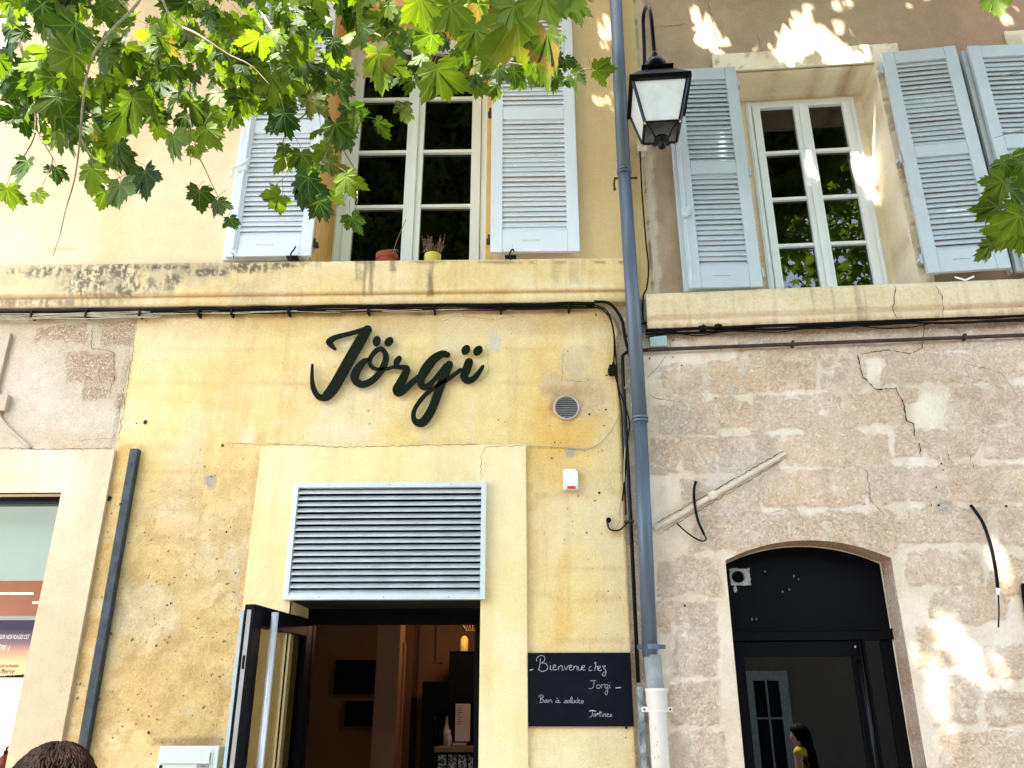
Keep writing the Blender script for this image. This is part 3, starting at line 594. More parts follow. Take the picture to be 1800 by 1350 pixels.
mb = MB(); a = unproj(796, 1300, -2.45); mb.lathe((a[0]-.03, 2.47, cz+.031), [(.001, 0), (.02, 0), (.02, .07), (.008, .1), (.008, .13), (.001, .13)], 14); solo(mb, 'sauce_bottle', M['lampglass'], 'small pale bottle on the counter beside the menu sheet', 'bottle', smooth=True)
# tall dark cabinet with candle, shelf
a = unproj(790, 1147, -2.6); mb = MB(); mb.box(a[0], a[0]+.9, -3.4, -2.6, a[1]-.42, a[1]); mb.box(a[0], a[0]+.9, -3.4, -2.58, a[1], a[1]+.012)
cab = solo(mb, 'wall_cabinet', M['darkdoor'], 'dark wall cabinet holding a yellow candle at the right of the cafe', 'cabinet', bevel=.003)
mb = MB(); aa = unproj(743, 1198, -2.9); mb.box(aa[0], aa[0]+1.4, -3.4, -2.9, .9, aa[1]); mb.build('back_panelling', M['darkdoor'], yh)
mb = MB(); b = unproj(816, 1145, -2.7); cz2 = a[1]+.012; mb.lathe((b[0], 2.7, cz2), [(.001, 0), (.035, 0), (.035, .11), (.02, .135), (.008, .14), (.001, .14)], 16); wax = mat('yellow wax', (.75, .5, .10), .4, emit=(.8, .45, .1), es=.05); solo(mb, 'candle', wax, 'thick yellow candle standing on the dark wall cabinet', 'candle', smooth=True)
for k, (x, y) in enumerate(((766, 1258), (774, 1262), (786, 1256))):
    mb = MB(); q = unproj(x, y, -2.7); mb.lathe((q[0], 2.7, cz+.03), [(.001, 0), (.028, 0), (.03, .12), (.012, .19), (.012, .24), (.001, .24)], 14)
    solo(mb, 'bottle', M['lampglass'] if k == 2 else M['darkdoor'], ('dark bottle leftmost on the counter behind the menu', 'dark bottle between two others behind the counter', 'pale carafe just left of the menu sheet')[k], 'bottle', smooth=True)
mb = MB(); qa = unproj(766, 1097, -2.98); qb = unproj(765, 1166, -2.98); qc = unproj(778, 1166, -2.98); mb.tube([(qa[0], 2.97, qa[1]+.2), (qb[0], 2.97, qb[1]), (qc[0], 2.97, qc[1])], .008, 6); mb.build('wall_conduit', M['brownc'], yh)
# wicker lamp shade, lit
lp = unproj(828, 1098, -2.3); ls = thing('pendant_lamp', 'dark woven pendant lamp shade glowing at the top right of the doorway', 'pendant lamp', 'L', (lp[0]+.02, 2.3, lp[1]-.05))
mb = MB()
for k in range(26):
    a_ = 2*math.pi*k/26; mb.tube([(lp[0]+.02+r_*math.cos(a_), 2.3+r_*math.sin(a_), lp[1]+h_) for r_, h_ in ((.07, -.05), (.13, .02), (.15, .10), (.12, .18), (.05, .24))], .0045, 5)
mb.build('shade', M['brownc'], ls)
mb = MB(); mb.sphere((lp[0]+.02, 2.3, lp[1]+.10), .03, 12); mb.build('bulb', mat('lit bulb', (1, .8, .5), emit=(1, .62, .28), es=3), ls)
pl = bpy.data.lights.new('bulb_light', 'POINT'); pl.energy = 1.9; pl.color = (1, .55, .26); pl.shadow_soft_size = .05; po = bpy.data.objects.new('bulb_light', pl); COL.objects.link(po); po.parent = ls; po.location = (0, .02, .10)

# open glazed door leaf
htop = Z_(548, 1090, -.34)
hp = np.array([du0+.03, .34])                    # hinge (x, y)
d = FWD*F_PX + RIGHT*(440-900)+UP*(675-1062); s_ = (htop-CAM[2])/d[2]; fp = (CAM+s_*d)[:2]
ld = fp-hp; lw = np.linalg.norm(ld); ld /= lw; ln = np.array([-ld[1], ld[0]])       # ln points away from the opening?
if ln[0] < 0: ln = -ln
print('leaf width', lw, 'dir', ld, 'door head', htop, dz1, 'uc', UC)
lf = thing('glass_door', 'open black framed glass door leaf with a long steel pull bar, swung out to the left', 'door', 'L', (hp[0], hp[1], 0))
lw = min(lw, .95)
def lbox(mb, s0, s1, n0, n1, z0, z1):
    vs = []
    for z in (z0, z1):
        for (s, n) in ((s0, n0), (s1, n0), (s1, n1), (s0, n1)): q = hp+ld*s+ln*n; vs.append((q[0], q[1], z))
    mb.add(vs, [(0, 3, 2, 1), (4, 5, 6, 7), (0, 1, 5, 4), (1, 2, 6, 5), (2, 3, 7, 6), (3, 0, 4, 7)])
mb = MB(); lbox(mb, 0, .09, -.03, .03, .02, htop); lbox(mb, lw-.11, lw, -.03, .03, .02, htop); lbox(mb, .09, lw-.11, -.03, .03, htop-.11, htop); lbox(mb, .09, lw-.11, -.03, .03, .02, .2); mb.build('frame', M['darkdoor'], lf, bevel=.003)
mb = MB(); lbox(mb, .09, lw-.11, -.004, .004, .2, htop-.11); mb.build('pane', M['glass_leaf'], lf)
mb = MB(); lbox(mb, lw+.0005, lw+.004, -.012, .012, .05, htop-.03); mb.build('lock_strip', M['plaque'], lf)
mb = MB(); lbox(mb, lw+.004, lw+.006, -.007, .007, htop-.34, htop-.27); mb.build('latch', M['black'], lf)
mb = MB(); lbox(mb, lw-.01, lw+.002, -.05, -.031, .05, htop-.03); mb.build('seal', M['boxgrey'], lf)
mb = MB(); q = hp+ld*(lw-.15)+ln*.085; mb.tube([(q[0], q[1], .5), (q[0], q[1], htop-.03)], .02, 20)
for z in (.8,): q2 = hp+ld*(lw-.15)+ln*.03; mb.tube([(q[0], q[1], z), (q2[0], q2[1], z)], .01, 10)
mb.build('pull_bar', M['steel'], lf, smooth=True)
mb = MB(); mb.tube([(q[0], q[1], htop-.03), (q[0], q[1], htop-.022)], .021, 20); mb.build('bar_cap', M['black'], lf)

# ---- neighbouring shop, far left
def p_shop(u, z, X, Y):
    n = fbm(u, z, 2.2, 5, 121); c = np.tile(np.array([.72, .58, .42]), (len(u), 1)); c = mixc(c, (.77, .66, .50), sstep(.4, .65, n)); c = mixc(c, (.50, .43, .29), .9*sstep(830, 1150, Y)); c = mixc(c, (.56, .44, .32), .35*sstep(.5, .7, fbm(u*6, z*.6, 1.6, 4, 125))); c = mixc(c, (.62, .40, .24), .5*blobm(X, Y, 148, 800, 8, 18, .6, n-.5)); m = np.zeros_like(c); m[:, 2] = .3; return c, m
q0, qz = U_(200, 800, .03), Z_(100, 791, .03)
mb = slab_sheet(su1, q0, 0, sz1, -.01, .03); t_ = slab_sheet(UMIN, q0, sz1, qz, -.01, .03); mb.add(t_.v, t_.f)
o = mb.build('shop_surround', M['smooth'], yh); tint_mesh(o, p_shop, 'L', M['smooth'])
mb = MB(); mb.box(su1, su1+.02, -.25, .029, .5, sz1); mb.box(UMIN, su1, -.25, .029, sz1, sz1+.02); mb.box(UMIN, su1, -.25, .029, .48, .5); o = mb.build('shop_reveal', M['smooth'], yh); tint_mesh(o, p_shop, 'L', M['smooth'])
zf = Z_(60, 888, -.10); mb = MB(); mb.box(UMIN, su1, -.14, -.08, zf, sz1); mb.box(su1-.03, su1, -.14, -.09, .5, zf); mb.build('shop_window_frame', M['black'], yh)
mb = MB(); mb.add([(UMIN, .12, .5), (su1-.03, .12, .5), (su1-.03, .12, zf), (UMIN, .12, zf)], [(0, 1, 2, 3)]); mb.build('shop_window_pane', M['glass_shop'], yh)
blind = mat('pale fabric blind', (.50, .56, .52), .9, var=.04, vs=1.5, bump=0, emit=(.60, .68, .62), es=.09)  # weak glow added to the cloth, in place of light falling on it
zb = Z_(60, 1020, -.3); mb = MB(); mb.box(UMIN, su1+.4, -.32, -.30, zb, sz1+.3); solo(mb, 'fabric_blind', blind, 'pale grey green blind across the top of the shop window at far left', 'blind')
brn = mat('shop ceiling', (.30, .13, .08), .7, var=.1, vs=2, bump=0, emit=(.42, .16, .09), es=.10)  # weak brown glow added to walls and ceiling, standing in for shop light
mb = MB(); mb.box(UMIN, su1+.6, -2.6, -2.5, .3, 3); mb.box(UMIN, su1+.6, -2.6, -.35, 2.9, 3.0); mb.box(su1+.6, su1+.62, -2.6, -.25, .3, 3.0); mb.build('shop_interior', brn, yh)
for (x0, y0, x1, lab) in ((0, 1043, 11, 'thin glowing light strip inside the left shop, cut by the photo edge'), (15, 1043, 56, 'long glowing warm light strip inside the left shop'), (57, 1059, 71, 'short white light strip in the left shop beside the window jamb')):
    mb = MB(); a = unproj(x0-(12 if x0 == 0 else 0), y0+1.5, -1.4); b = unproj(x1, y0-1, -1.4); mb.box(a[0], b[0], -1.42, -1.4, a[1], b[1]); solo(mb, 'light_strip', mat('light strip', (1, .8, .5), emit=(1, .62, .35), es=1.6), lab, 'light')
# lit poster
pz1 = Z_(30, 1090, -.3); pz0 = .55; po_ = thing('shop_poster', 'backlit sunset poster with white and brown lettering in the left shop window', 'poster', 'L', (UMIN+1, .3, pz0))
pm = bpy.data.materials.new('poster print'); pm.use_nodes = True; t = pm.node_tree; p = t.nodes['Principled BSDF']; p.inputs['Roughness'].default_value = .5
sx = N(t, 'ShaderNodeSeparateXYZ'); t.links.new(N(t, 'ShaderNodeTexCoord').outputs['Object'], sx.inputs[0])
mr = N(t, 'ShaderNodeMapRange'); H_ = pz1-pz0
za, zb_, zc_, zd_ = [Z_(30, y, -.3)-pz0 for y in (1092, 1130, 1165, 1190)]; mr.inputs[1].default_value = 0; mr.inputs[2].default_value = H_; t.links.new(sx.outputs[2], mr.inputs[0])
cr = N(t, 'ShaderNodeValToRGB'); e = cr.color_ramp.elements; e[0].position = 0; e[0].color = (.62, .40, .36, 1); e[1].position = 1; e[1].color = (.035, .022, .045, 1)
for pos, c_ in ((zd_/H_-.012, (.9, .78, .74)), (zd_/H_, (.95, .55, .25)), (zc_/H_, (.80, .42, .22)), (zb_/H_, (.17, .10, .12)), (za/H_-.03, (.035, .022, .05))):
    q = e.new(max(0, min(.999, pos))); q.color = (*c_, 1)
t.links.new(mr.outputs[0], cr.inputs[0]); wv = N(t, 'ShaderNodeTexWave'); wv.bands_direction = 'X'; wv.inputs['Scale'].default_value = 28; t.links.new(N(t, 'ShaderNodeTexCoord').outputs['Object'], wv.inputs['Vector'])
lt = mathn(t, 'LESS_THAN', sx.outputs[2], zd_-.01); c = mixn(t, mathn(t, 'MULTIPLY', lt, mathn(t, 'MULTIPLY', wv.outputs['Fac'], .55)), cr.outputs[0], (.55, .30, .28)); t.links.new(c, p.inputs['Base Color']); t.links.new(c, p.inputs['Emission Color']); p.inputs['Emission Strength'].default_value = .26
mb = MB(); mb.box(UMIN+1, su1+.3, -.33, -.30, pz0, pz1); mb.build('print_sheet', pm, po_)
mb = MB(); mb.box(UMIN+1, su1+.3, -.335, -.295, pz1, pz1+.025); mb.build('top_rail', M['white'], po_)
isl = [(i, .004+.006*random.random()+.008*math.exp(-((i-34)/8)**2)) for i in range(60)]; mb = MB()
for i, h in isl: uu = U_(0, 1192, -.29)-.25+i*.012; mb.box(uu, uu+.0121, -.2995, -.297, pz0+zd_-.004, pz0+zd_+h)
mb.build('island_silhouette', M['brownc'], po_)
FONTS = {}
def text(s, size, u, z, off, m, parent, name='lettering', fr='L', sx=1.0, shear=0, name_=None):
    cu = bpy.data.curves.new('tmp', 'FONT'); cu.body = s; cu.size = size; cu.shear = shear; cu.extrude = .0004; cu.offset = size*.012 if sx > .9 else 0
    to = bpy.data.objects.new('tmp', cu); COL.objects.link(to); dg = bpy.context.evaluated_depsgraph_get(); dg.update()
    me = bpy.data.meshes.new_from_object(to.evaluated_get(dg)); bpy.data.objects.remove(to)
    V = np.empty(len(me.vertices)*3); me.vertices.foreach_get('co', V); V = V.reshape(-1, 3); b = tuple(parent['_base'])
    W_ = np.stack([u+V[:, 0]*sx-b[0], -(off+V[:, 2])-b[1], z+V[:, 1]-b[2]], 1); me.vertices.foreach_set('co', W_.ravel()); me.materials.clear(); me.materials.append(m); me.name = name
    o = bpy.data.objects.new(name, me); COL.objects.link(o); o.parent = parent; o['_base'] = b; return o
wt = mat('white print', (.8, .8, .8), emit=(.8, .8, .8), es=.15, bump=0)
a = unproj(0, 1123, -.29); text('SUR NOS PLAGES CET', .038, a[0]-.01, a[1], -.296, wt, po_, sx=.52, shear=.2)
a = unproj(-2, 1142, -.29); text('ÊTRE ;-)', .040, a[0]-.01, a[1], -.296, wt, po_, sx=.55, shear=.2)
a = unproj(0, 1173, -.29); text('ub achetés', .030, a[0]-.008, a[1], -.296, M['ink'], po_, sx=.95, shear=.25)
a = unproj(-1, 1184, -.29); text('fferte', .042, a[0], a[1], -.296, M['ink'], po_, sx=1.0, shear=.2)
# soap bottle in the shop window
a = unproj(6, 1345, -.24); sbt = thing('soap_bottle', 'red amber pump bottle low in the left shop window', 'bottle', 'L', (a[0], .24, a[1]-.1))
mb = MB(); mb.lathe((a[0], .24, a[1]-.06), [(.001, 0), (.03, 0), (.032, .02), (.032, .10), (.012, .12), (.001, .12)], 16); mb.build('bottle_body', mat('amber', (.35, .04, .02), .2), sbt, smooth=True)
mb = MB(); mb.lathe((a[0], .24, a[1]+.06), [(.001, 0), (.013, 0), (.013, .02), (.006, .022), (.006, .04), (.001, .04)], 12); mb.tube([(a[0], .24, a[1]+.1), (a[0]+.018, .235, a[1]+.1)], .004, 6); mb.build('pump', M['black'], sbt, smooth=True)
mb = MB(); mb.box(UMIN+1, su1+.3, -.28, -.16, a[1]-.09, a[1]-.06); mb.build('shop_shelf', M['white'], yh)

# ================================================================= RIGHT HOUSE
sh = thing('stone_house', 'stone house on the right with brown upper wall, blue shutters and an arched black door', 'house', 'R', (0, 0, 0))
zc1 = Z_(1450, 504, .10, 'R'); zc2 = Z_(1450, 548, .10, 'R'); zc3 = Z_(1450, 566, .06, 'R')
ru0, ru1 = U_(1312, 450, 0, 'R'), U_(1612, 480, 0, 'R'); rz0, rz1 = zc1, Z_(1420, 119, 0, 'R')
def p_rup(u, z, X, Y):
    n = fbm(u, z, 1.5, 5, 201); n3 = fbm(u, z, 11, 4, 203); c = np.tile(np.array([.37, .295, .21]), (len(u), 1)); c = mixc(c, (.43, .345, .25), sstep(.4, .65, n)); c = mixc(c, (.42, .27, .19), .75*sstep(1450, 1750, X)); c = mixc(c, (.30, .22, .14), .4*sstep(.52, .7, fbm(u, z, 4, 4, 207)))
    xe = 1104+Y*.062; c = mixc(c, (.56, .50, .40), sstep(4, -3, X-xe-26+14*(n3-.5))); c = mixc(c, (.76, .60, .30), sstep(2, -2, X-xe-9)); c = mixc(c, (.14, .1, .07), .8*np.exp(-((X-xe-11)/1.6)**2)*sstep(.45, .6, n3))
    m = np.zeros_like(c); m[:, 2] = .5; m[:, 1] = .15; return c, m
ust = np.concatenate([fine(0, 3.5, .02), fine(3.5, UR, .15), [ru0, ru1]])
sheet('upper_wall', 'R', sh, ust, np.concatenate([fine(zc1-.1, 7.3, .02), fine(7.3, ZTOP, .2), [rz0, rz1]]), p_rup, M['smooth'], [(ru0, ru1, rz0, rz1)])
stones = [(1300, 580, 1440, 604), (1450, 577, 1615, 600), (1622, 572, 1700, 592), (1712, 566, 1830, 590), (1302, 614, 1440, 632), (1452, 608, 1610, 622), (1620, 602, 1830, 612), (1150, 590, 1290, 610),
 (1196, 645, 1238, 698), (1246, 640, 1342, 688), (1356, 634, 1432, 686), (1444, 630, 1514, 684), (1556, 624, 1700, 672), (1712, 618, 1830, 666),
 (1196, 708, 1250, 756), (1258, 702, 1318, 750), (1326, 696, 1472, 754), (1490, 692, 1588, 744), (1590, 688, 1606, 705), (1672, 682, 1830, 744),
 (1200, 776, 1258, 830), (1266, 768, 1368, 826), (1384, 762, 1560, 816), (1576, 756, 1616, 800), (1634, 762, 1660, 806), (1674, 756, 1716, 800), (1730, 752, 1830, 806),
 (1150, 775, 1190, 830), (1200, 846, 1330, 900), (1346, 828, 1518, 886), (1532, 822, 1658, 880), (1668, 816, 1830, 880), (1222, 906, 1378, 966), (1394, 902, 1574, 968), (1592, 896, 1730, 950), (1760, 892, 1830, 950),
 (1158, 985, 1262, 1042), (1600, 968, 1722, 1024), (1742, 985, 1830, 1040), (1190, 1062, 1256, 1182), (1640, 1040, 1700, 1086), (1720, 1036, 1764, 1086), (1180, 1204, 1258, 1272), (1616, 1106, 1650, 1174), (1662, 1146, 1690, 1164), (1732, 1134, 1790, 1184),
 (1170, 1288, 1272, 1350), (1646, 1190, 1716, 1270), (1740, 1222, 1830, 1275), (1658, 1286, 1830, 1350), (1160, 1062, 1180, 1110), (1172, 640, 1190, 690), (1160, 720, 1185, 760)]
def smask(X, Y, u, z):
    n3 = fbm(u, z, 9, 4, 303)-.5; n4 = fbm(u, z, 26, 3, 305)-.5; best = np.zeros(len(u)); idx = np.full(len(u), -1)
    for k, r in enumerate(stones):
        q = rectm(X, Y, r[0]-5, r[1]-4, r[2]+5, r[3]+4, 7, 24, n3+.35*n4)*(.55+.45*_hash(np.array([k]), np.array([3]), 1)[0]); idx = np.where(q > best, k, idx); best = np.maximum(best, q)
    return best, idx
def p_rlow(u, z, X, Y):
    n = fbm(u, z, 2, 5, 301); n3 = fbm(u, z, 11, 4, 307); st, idx = smask(X, Y, u, z)
    c = np.tile(np.array([.81, .72, .585]), (len(u), 1)); c = mixc(c, (.87, .80, .69), sstep(.42, .62, n)); c = mixc(c, (.70, .62, .46), .55*sstep(.5, .7, fbm(u, z, 5, 4, 309)))
    pal = np.array([(.74, .54, .37), (.70, .57, .43), (.68, .57, .47), (.76, .55, .36), (.66, .51, .39), (.72, .61, .48)]); hk = (_hash(np.maximum(idx, 0), idx*0+9, 7)*5.99).astype(int); sc = pal[hk]*np.array([1.22, 1.12, 1.03])
    sc = sc*(1+.25*(fbm(u, z, 6, 3, 311)-.5))[:, None]; w = (st*sstep(.30, .5, n3+.12))[:, None]*(.66-.25*sstep(1300, 1150, X))[:, None]; c = c*(1-w)+sc*w; eg = sstep(.25, .45, st)*(1-sstep(.5, .8, st)); c = mixc(c, (.50, .39, .29), .55*eg*sstep(.42, .6, fbm(u, z, 16, 3, 321)))
    c = mixc(c, (.62, .50, .34), .4*sstep(.52, .66, fbm(u*2, z*.7, 1.7, 4, 317))); c = mixc(c, (.66, .63, .58), .6*blobm(X, Y, 1300, 830, 60, 34, .6, 1.5*(n3-.5))); c = mixc(c, (.86, .82, .66), .8*blobm(X, Y, 1640, 720, 32, 28, .4, 1.2*(n3-.5)))
    for (bx, by) in ((1240, 670), (1243, 692), (1285, 685), (1303, 655), (1265, 715), (1250, 745)): c = mixc(c, (.80, .77, .68), .8*blobm(X, Y, bx, by, 8, 8, .3, 1.2*(n3-.5)))
    for (bx, by, br) in ((1300, 720, 50), (1240, 905, 40), (1345, 610, 40), (1785, 900, 40), (1730, 700, 60)): c = mixc(c, (.60, .50, .36), .35*blobm(X, Y, bx, by, br, br*.8, .7, 1.5*(n3-.5)))
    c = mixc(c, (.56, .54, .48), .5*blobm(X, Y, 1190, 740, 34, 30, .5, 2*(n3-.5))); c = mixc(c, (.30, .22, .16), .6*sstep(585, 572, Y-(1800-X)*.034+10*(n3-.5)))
    c = mixc(c, (.50, .47, .42), .9*blobm(X, Y, 1656, 890, 12, 11, .3, 2*(n3-.5))); c = mixc(c, (.45, .44, .42), .8*blobm(X, Y, 1646, 857, 7, 7, .3, 2*(n3-.5)))
    m = np.zeros_like(c); m[:, 0] = .18+.82*st*sstep(.30, .5, n3+.12); m[:, 1] = .18; m[:, 2] = .3+.7*st; return c, m
ax = [U_(1275, 985, 0, 'R'), U_(1566, 980, 0, 'R')]; az_s = Z_(1275, 986, 0, 'R'); az_s2 = Z_(1566, 980, 0, 'R'); az_c = Z_(1400, 950, 0, 'R'); zsp = (az_s+az_s2)/2; rise = az_c-zsp; hw = (ax[1]-ax[0])/2; RAD = (hw*hw+rise*rise)/(2*rise); ucx = (ax[0]+ax[1])/2
def archz(u, d=0): return zsp+np.sqrt(np.maximum(RAD**2-(np.asarray(u)-ucx)**2, 0))-(RAD-rise)-d
def rel_r(u, z, X, Y, m):
    e = sstep(0, .10, np.maximum(np.maximum(ax[0]-u, u-ax[1]), z-archz(np.clip(u, ax[0], ax[1]))))
    return ((fbm(u, z, 6, 4, 330)-.5)*.022+.006*sstep(.3, .9, m[:, 0])+m[:, 0]*(fbm(u, z, 24, 3, 331)-.5)*.012)*e*sstep(0, .04, u)
us = np.concatenate([fine(0, 3.2, .011), fine(3.2, UR, .15), ax]); zs = np.concatenate([fine(-.05, .9, .1), fine(.9, zc3+.03, .011)])
sheet('stone_wall', 'R', sh, us, zs, p_rlow, M['plaster'], [], arch=(ax[0], ax[1], archz), relief=rel_r)
# arch reveal: soffit and jambs
def p_rev(u, z, X, Y):
    n3 = fbm(u*2, z, 9, 4, 340); c = np.tile(np.array([.56, .46, .35]), (len(u), 1)); c = mixc(c, (.46, .29, .18), .8*sstep(.5, .6, n3)); c = mixc(c, (.50, .33, .22), .8*(z > zsp-.05)); m = np.zeros_like(c); m[:, 0] = .7; m[:, 2] = .8; return c, m
RD = .20; mb = MB(); vs = []; fs = []; path = [(ax[0], z) for z in fine(-.02, zsp, .04)]+[(u, float(archz(u))) for u in fine(ax[0], ax[1], .03)[1:-1]]+[(ax[1], z) for z in fine(-.02, zsp, .04)[::-1]]
nd = 8
for (u, z) in path:
    for k in range(nd+1):
        wob = (fbm(np.array([u*3+z]), np.array([k*.3]), 6, 3, 5)[0]-.5)*.02*(0 < k); vs.append((u+(wob if u < ucx else -wob)*(z < zsp), -.001+RD*k/nd, z-wob*(z > zsp)))
fs = [(i*(nd+1)+k, i*(nd+1)+k+1, (i+1)*(nd+1)+k+1, (i+1)*(nd+1)+k) for i in range(len(path)-1) for k in range(nd)]
mb.add(vs, fs); o = mb.build('arch_reveal', M['plaster'], sh, smooth=True); tint_mesh(o, p_rev, 'R', M['plaster'])
mb = MB()
for (u, z), (u2, z2) in zip(path[:-1], path[1:]): mb.tube([(u, RD-.006, z), (u2, RD-.006, z2)], .006, 5, False)
mb.build('mortar_bead', M['cream'], sh)
# string course right
def p_rcorn(u, z, X, Y):
    n = fbm(u, z, 3, 5, 401); vst = fbm(u*30, z*.8, 1, 3, 403); n3 = fbm(u, z, 12, 4, 405); c = np.tile(np.array([.70, .585, .385]), (len(u), 1)); c = mixc(c, (.75, .66, .48), sstep(.4, .65, n))
    dr = np.maximum(np.maximum(blobm(X, Y, 1420, 530, 60, 80, .5), blobm(X, Y, 1520, 530, 30, 80, .5)), .35); c = mixc(c, (.40, .30, .22), .65*sstep(.52, .68, vst)*dr); yy = Y+(X-1450)*.036
    c = mixc(c, (.46, .27, .18), .8*np.exp(-((yy-549)/2.5)**2)*sstep(.35, .6, n3)); c = mixc(c, (.78, .68, .52), .5*(yy > 551)*sstep(.4, .55, n3)); c = mixc(c, (.40, .28, .2), .5*(yy > 560)*sstep(.4, .6, vst)); m = np.zeros_like(c); m[:, 1] = .08; m[:, 2] = .35; return c, m
cu0 = U_(1137, 550, .08, 'R')
prof = densify([(0, zc1), (.10, zc1), (.103, zc1-.03), (.10, zc2+.015), (.07, zc2), (.078, zc2-.02), (.065, zc3), (0, zc3-.008)], .02)
o = barmesh(cu0, UR, prof, .015).build('string_course', M['plaster'], sh, smooth=True); tint_mesh(o, p_rcorn, 'R', M['plaster'])
mb = MB(); mb.box(.0, cu0, 0, .02, zc3, zc1); mb.build('corner_patch', M['zincgrey'], sh)
# window surround
def p_rsur(u, z, X, Y):
    n = fbm(u, z, 3, 5, 411); n3 = fbm(u, z, 13, 4, 413); c = np.tile(np.array([.80, .74, .57]), (len(u), 1)); c = mixc(c, (.84, .80, .66), sstep(.4, .6, n)); c = mixc(c, (.56, .48, .34), .7*sstep(.55, .68, fbm(u, z, 6, 4, 415))); c = mixc(c, (.42, .26, .14), .7*sstep(.64, .72, n3)); m = np.zeros_like(c); m[:, 1] = .25; m[:, 2] = .5; return c, m
l0, l1 = U_(1252, 100, .02, 'R'), U_(1577, 75, .02, 'R'); lz = Z_(1410, 86, .02, 'R')
mb = slab_sheet(l0, l1, rz1, lz, -.01, .02); t_ = slab_sheet(U_(1292, 300, .02, 'R'), ru0, rz0, rz1, -.01, .018); mb.add(t_.v, t_.f); t_ = slab_sheet(ru1, ru1+.10, rz0, rz1, -.01, .018); mb.add(t_.v, t_.f)
o = mb.build('window_surround', M['plaster'], sh); tint_mesh(o, p_rsur, 'R', M['plaster'])
recess(sh, 'R', ru0, ru1, rz0, rz1, REC+.08, M['plaster'], p_rsur)
oR = -REC
v0, v1 = U_(1350, 500, oR, 'R'), U_(1566, 495, oR, 'R'); vz1 = Z_(1410, 175, oR, 'R'); v0 = min(v0, ru0+.0)
zr = [zc1+.025]+[Z_(1375, y, oR, 'R') for y in (432, 350, 268)]+[Z_(1365, 190, oR, 'R')]
v0 = U_(1338, 400, oR, 'R'); v1 = U_(1545, 400, oR, 'R'); v0 = ru0 if v0 < ru0+.03 else v0
print('right window', ru0, ru1, v0, v1)
casement(sh, 'R', v0, v1, zc1-.02, vz1, oR, M['win_r'], zrows=zr, fw=.045, sw=.06, meet=.11)
mb = MB(); mb.box(v1, ru1, oR-.06, oR-.012, rz0, rz1); mb.box(v0, v1, oR-.06, oR-.012, vz1+.002, rz1)
if v0 > ru0: mb.box(ru0, v0, oR-.06, oR-.012, rz0, rz1)
o = mb.build('window_rebate', M['plaster'], sh); tint_mesh(o, p_rsur, 'R', M['plaster'])
# another window's stone lintel at the right edge
mb = slab_sheet(U_(1768, 62, .02, 'R'), UR, Z_(1780, 84, .02, 'R'), Z_(1780, 54, .02, 'R'), -.01, .02); o = mb.build('lintel', M['plaster'], sh); tint_mesh(o, p_rsur, 'R', M['plaster'])
# shutters
s1 = shutter(sh, 'R', U_(1210, 512, .08, 'R'), U_(1340, 505, .08, 'R'), Z_(1275, 509, .08, 'R'), Z_(1290, 121, .08, 'R'), .07, M['shut_r'], 'r', Z_(1240, 300, .08, 'R'), 2.5, fold=-.028, seed=3)
mb = MB(); a = unproj(1206, 375, .13, 'R'); mb.tube([(a[0], -.12, Z_(1212, 500, .12, 'R')), (a[0], -.12, Z_(1205, 200, .12, 'R'))], .010, 8); mb.box(a[0]-.03, a[0]+.03, .11, .14, a[1]-.02, a[1]+.05); mb.sphere((a[0]-.01, -.15, a[1]-.03), .022, 10); mb.build('bolt_rod', M['shut_r'], s1)
s2 = shutter(sh, 'R', U_(1630, 487, .09, 'R'), U_(1771, 471, .09, 'R'), Z_(1700, 480, .09, 'R'), Z_(1600, 93, .09, 'R'), .08, M['shut_r'], 'l', Z_(1650, 268, .09, 'R'), -3.0, seed=4)
a = unproj(1695, 485, .09, 'R'); mb = MB()
for dx in (-.03, .03): mb.obox((a[0]+dx, -.09, a[1]-.02), (math.cos(.4), 0, math.sin(.4)*(1 if dx > 0 else -1)), .035, (0, 1, 0), .003, (0, 0, 1), .006)
mb.build('butterfly_catch', M['win_r'], s2)
zt3 = Z_(1740, 86, .09, 'R'); zb3 = Z_(1700, 480, .09, 'R'); u3 = U_(1712, 150, .09, 'R')
s3 = shutter(sh, 'R', u3, u3+.62, zb3, zt3, .09, M['shut_r'], 'r', Z_(1790, 255, .09, 'R'), 1.2, fold=-.035, seed=5)
mb = MB(); mb.box(u3-.055, u3-.035, .005, .05, zb3+.01, zt3-.01); mb.build('rear_edge', M['shut_r'], s3)
# arched black door
dO = -RD+.004
ad = thing('arched_door', 'black painted arched door with glazed leaf, tall black handle and a torn hole in its panel', 'door', 'R', (ucx, RD, 0))
tz1, tz0 = Z_(1400, 1108, dO, 'R'), Z_(1400, 1126, dO, 'R')
uu = fine(ax[0]-.02, ax[1]+.02, .03); mb = MB(); vs = [(u, RD-.006+(.012), tz1) for u in uu]+[(u, RD+.006, float(archz(np.clip(u, ax[0], ax[1])))+.02) for u in uu]; n = len(uu)
hole = (U_(1284, 1000, dO, 'R'), U_(1312, 1030, dO, 'R'), Z_(1300, 1028, dO, 'R'), Z_(1300, 1000, dO, 'R'))
mb.add(vs, [(i, i+1, n+i+1, n+i) for i in range(n-1)]); mb.build('arched_panel', M['darkdoor'], ad)
scuff = mat('scuffed plaster patch', (.55, .57, .58), .9, var=.3, vs=30, bump=.4)
mb = MB(); hu, hzz = (hole[0]+hole[1])/2, (hole[2]+hole[3])/2; rd = random.Random(4); ring = []; inner = []
K = 24
for k in range(K):
    a_ = 2*math.pi*k/K; c_, s__ = math.cos(a_), math.sin(a_); sq = 1/max(abs(c_), abs(s__)); ring.append((hu+.012+.062*c_*sq*(1+rd.uniform(-.05, .08)), RD+.0025-.004, hzz+.052*s__*sq*(1+rd.uniform(-.05, .08)))); inner.append((hu-.005+.036*c_, RD-.004, hzz+.036*s__))
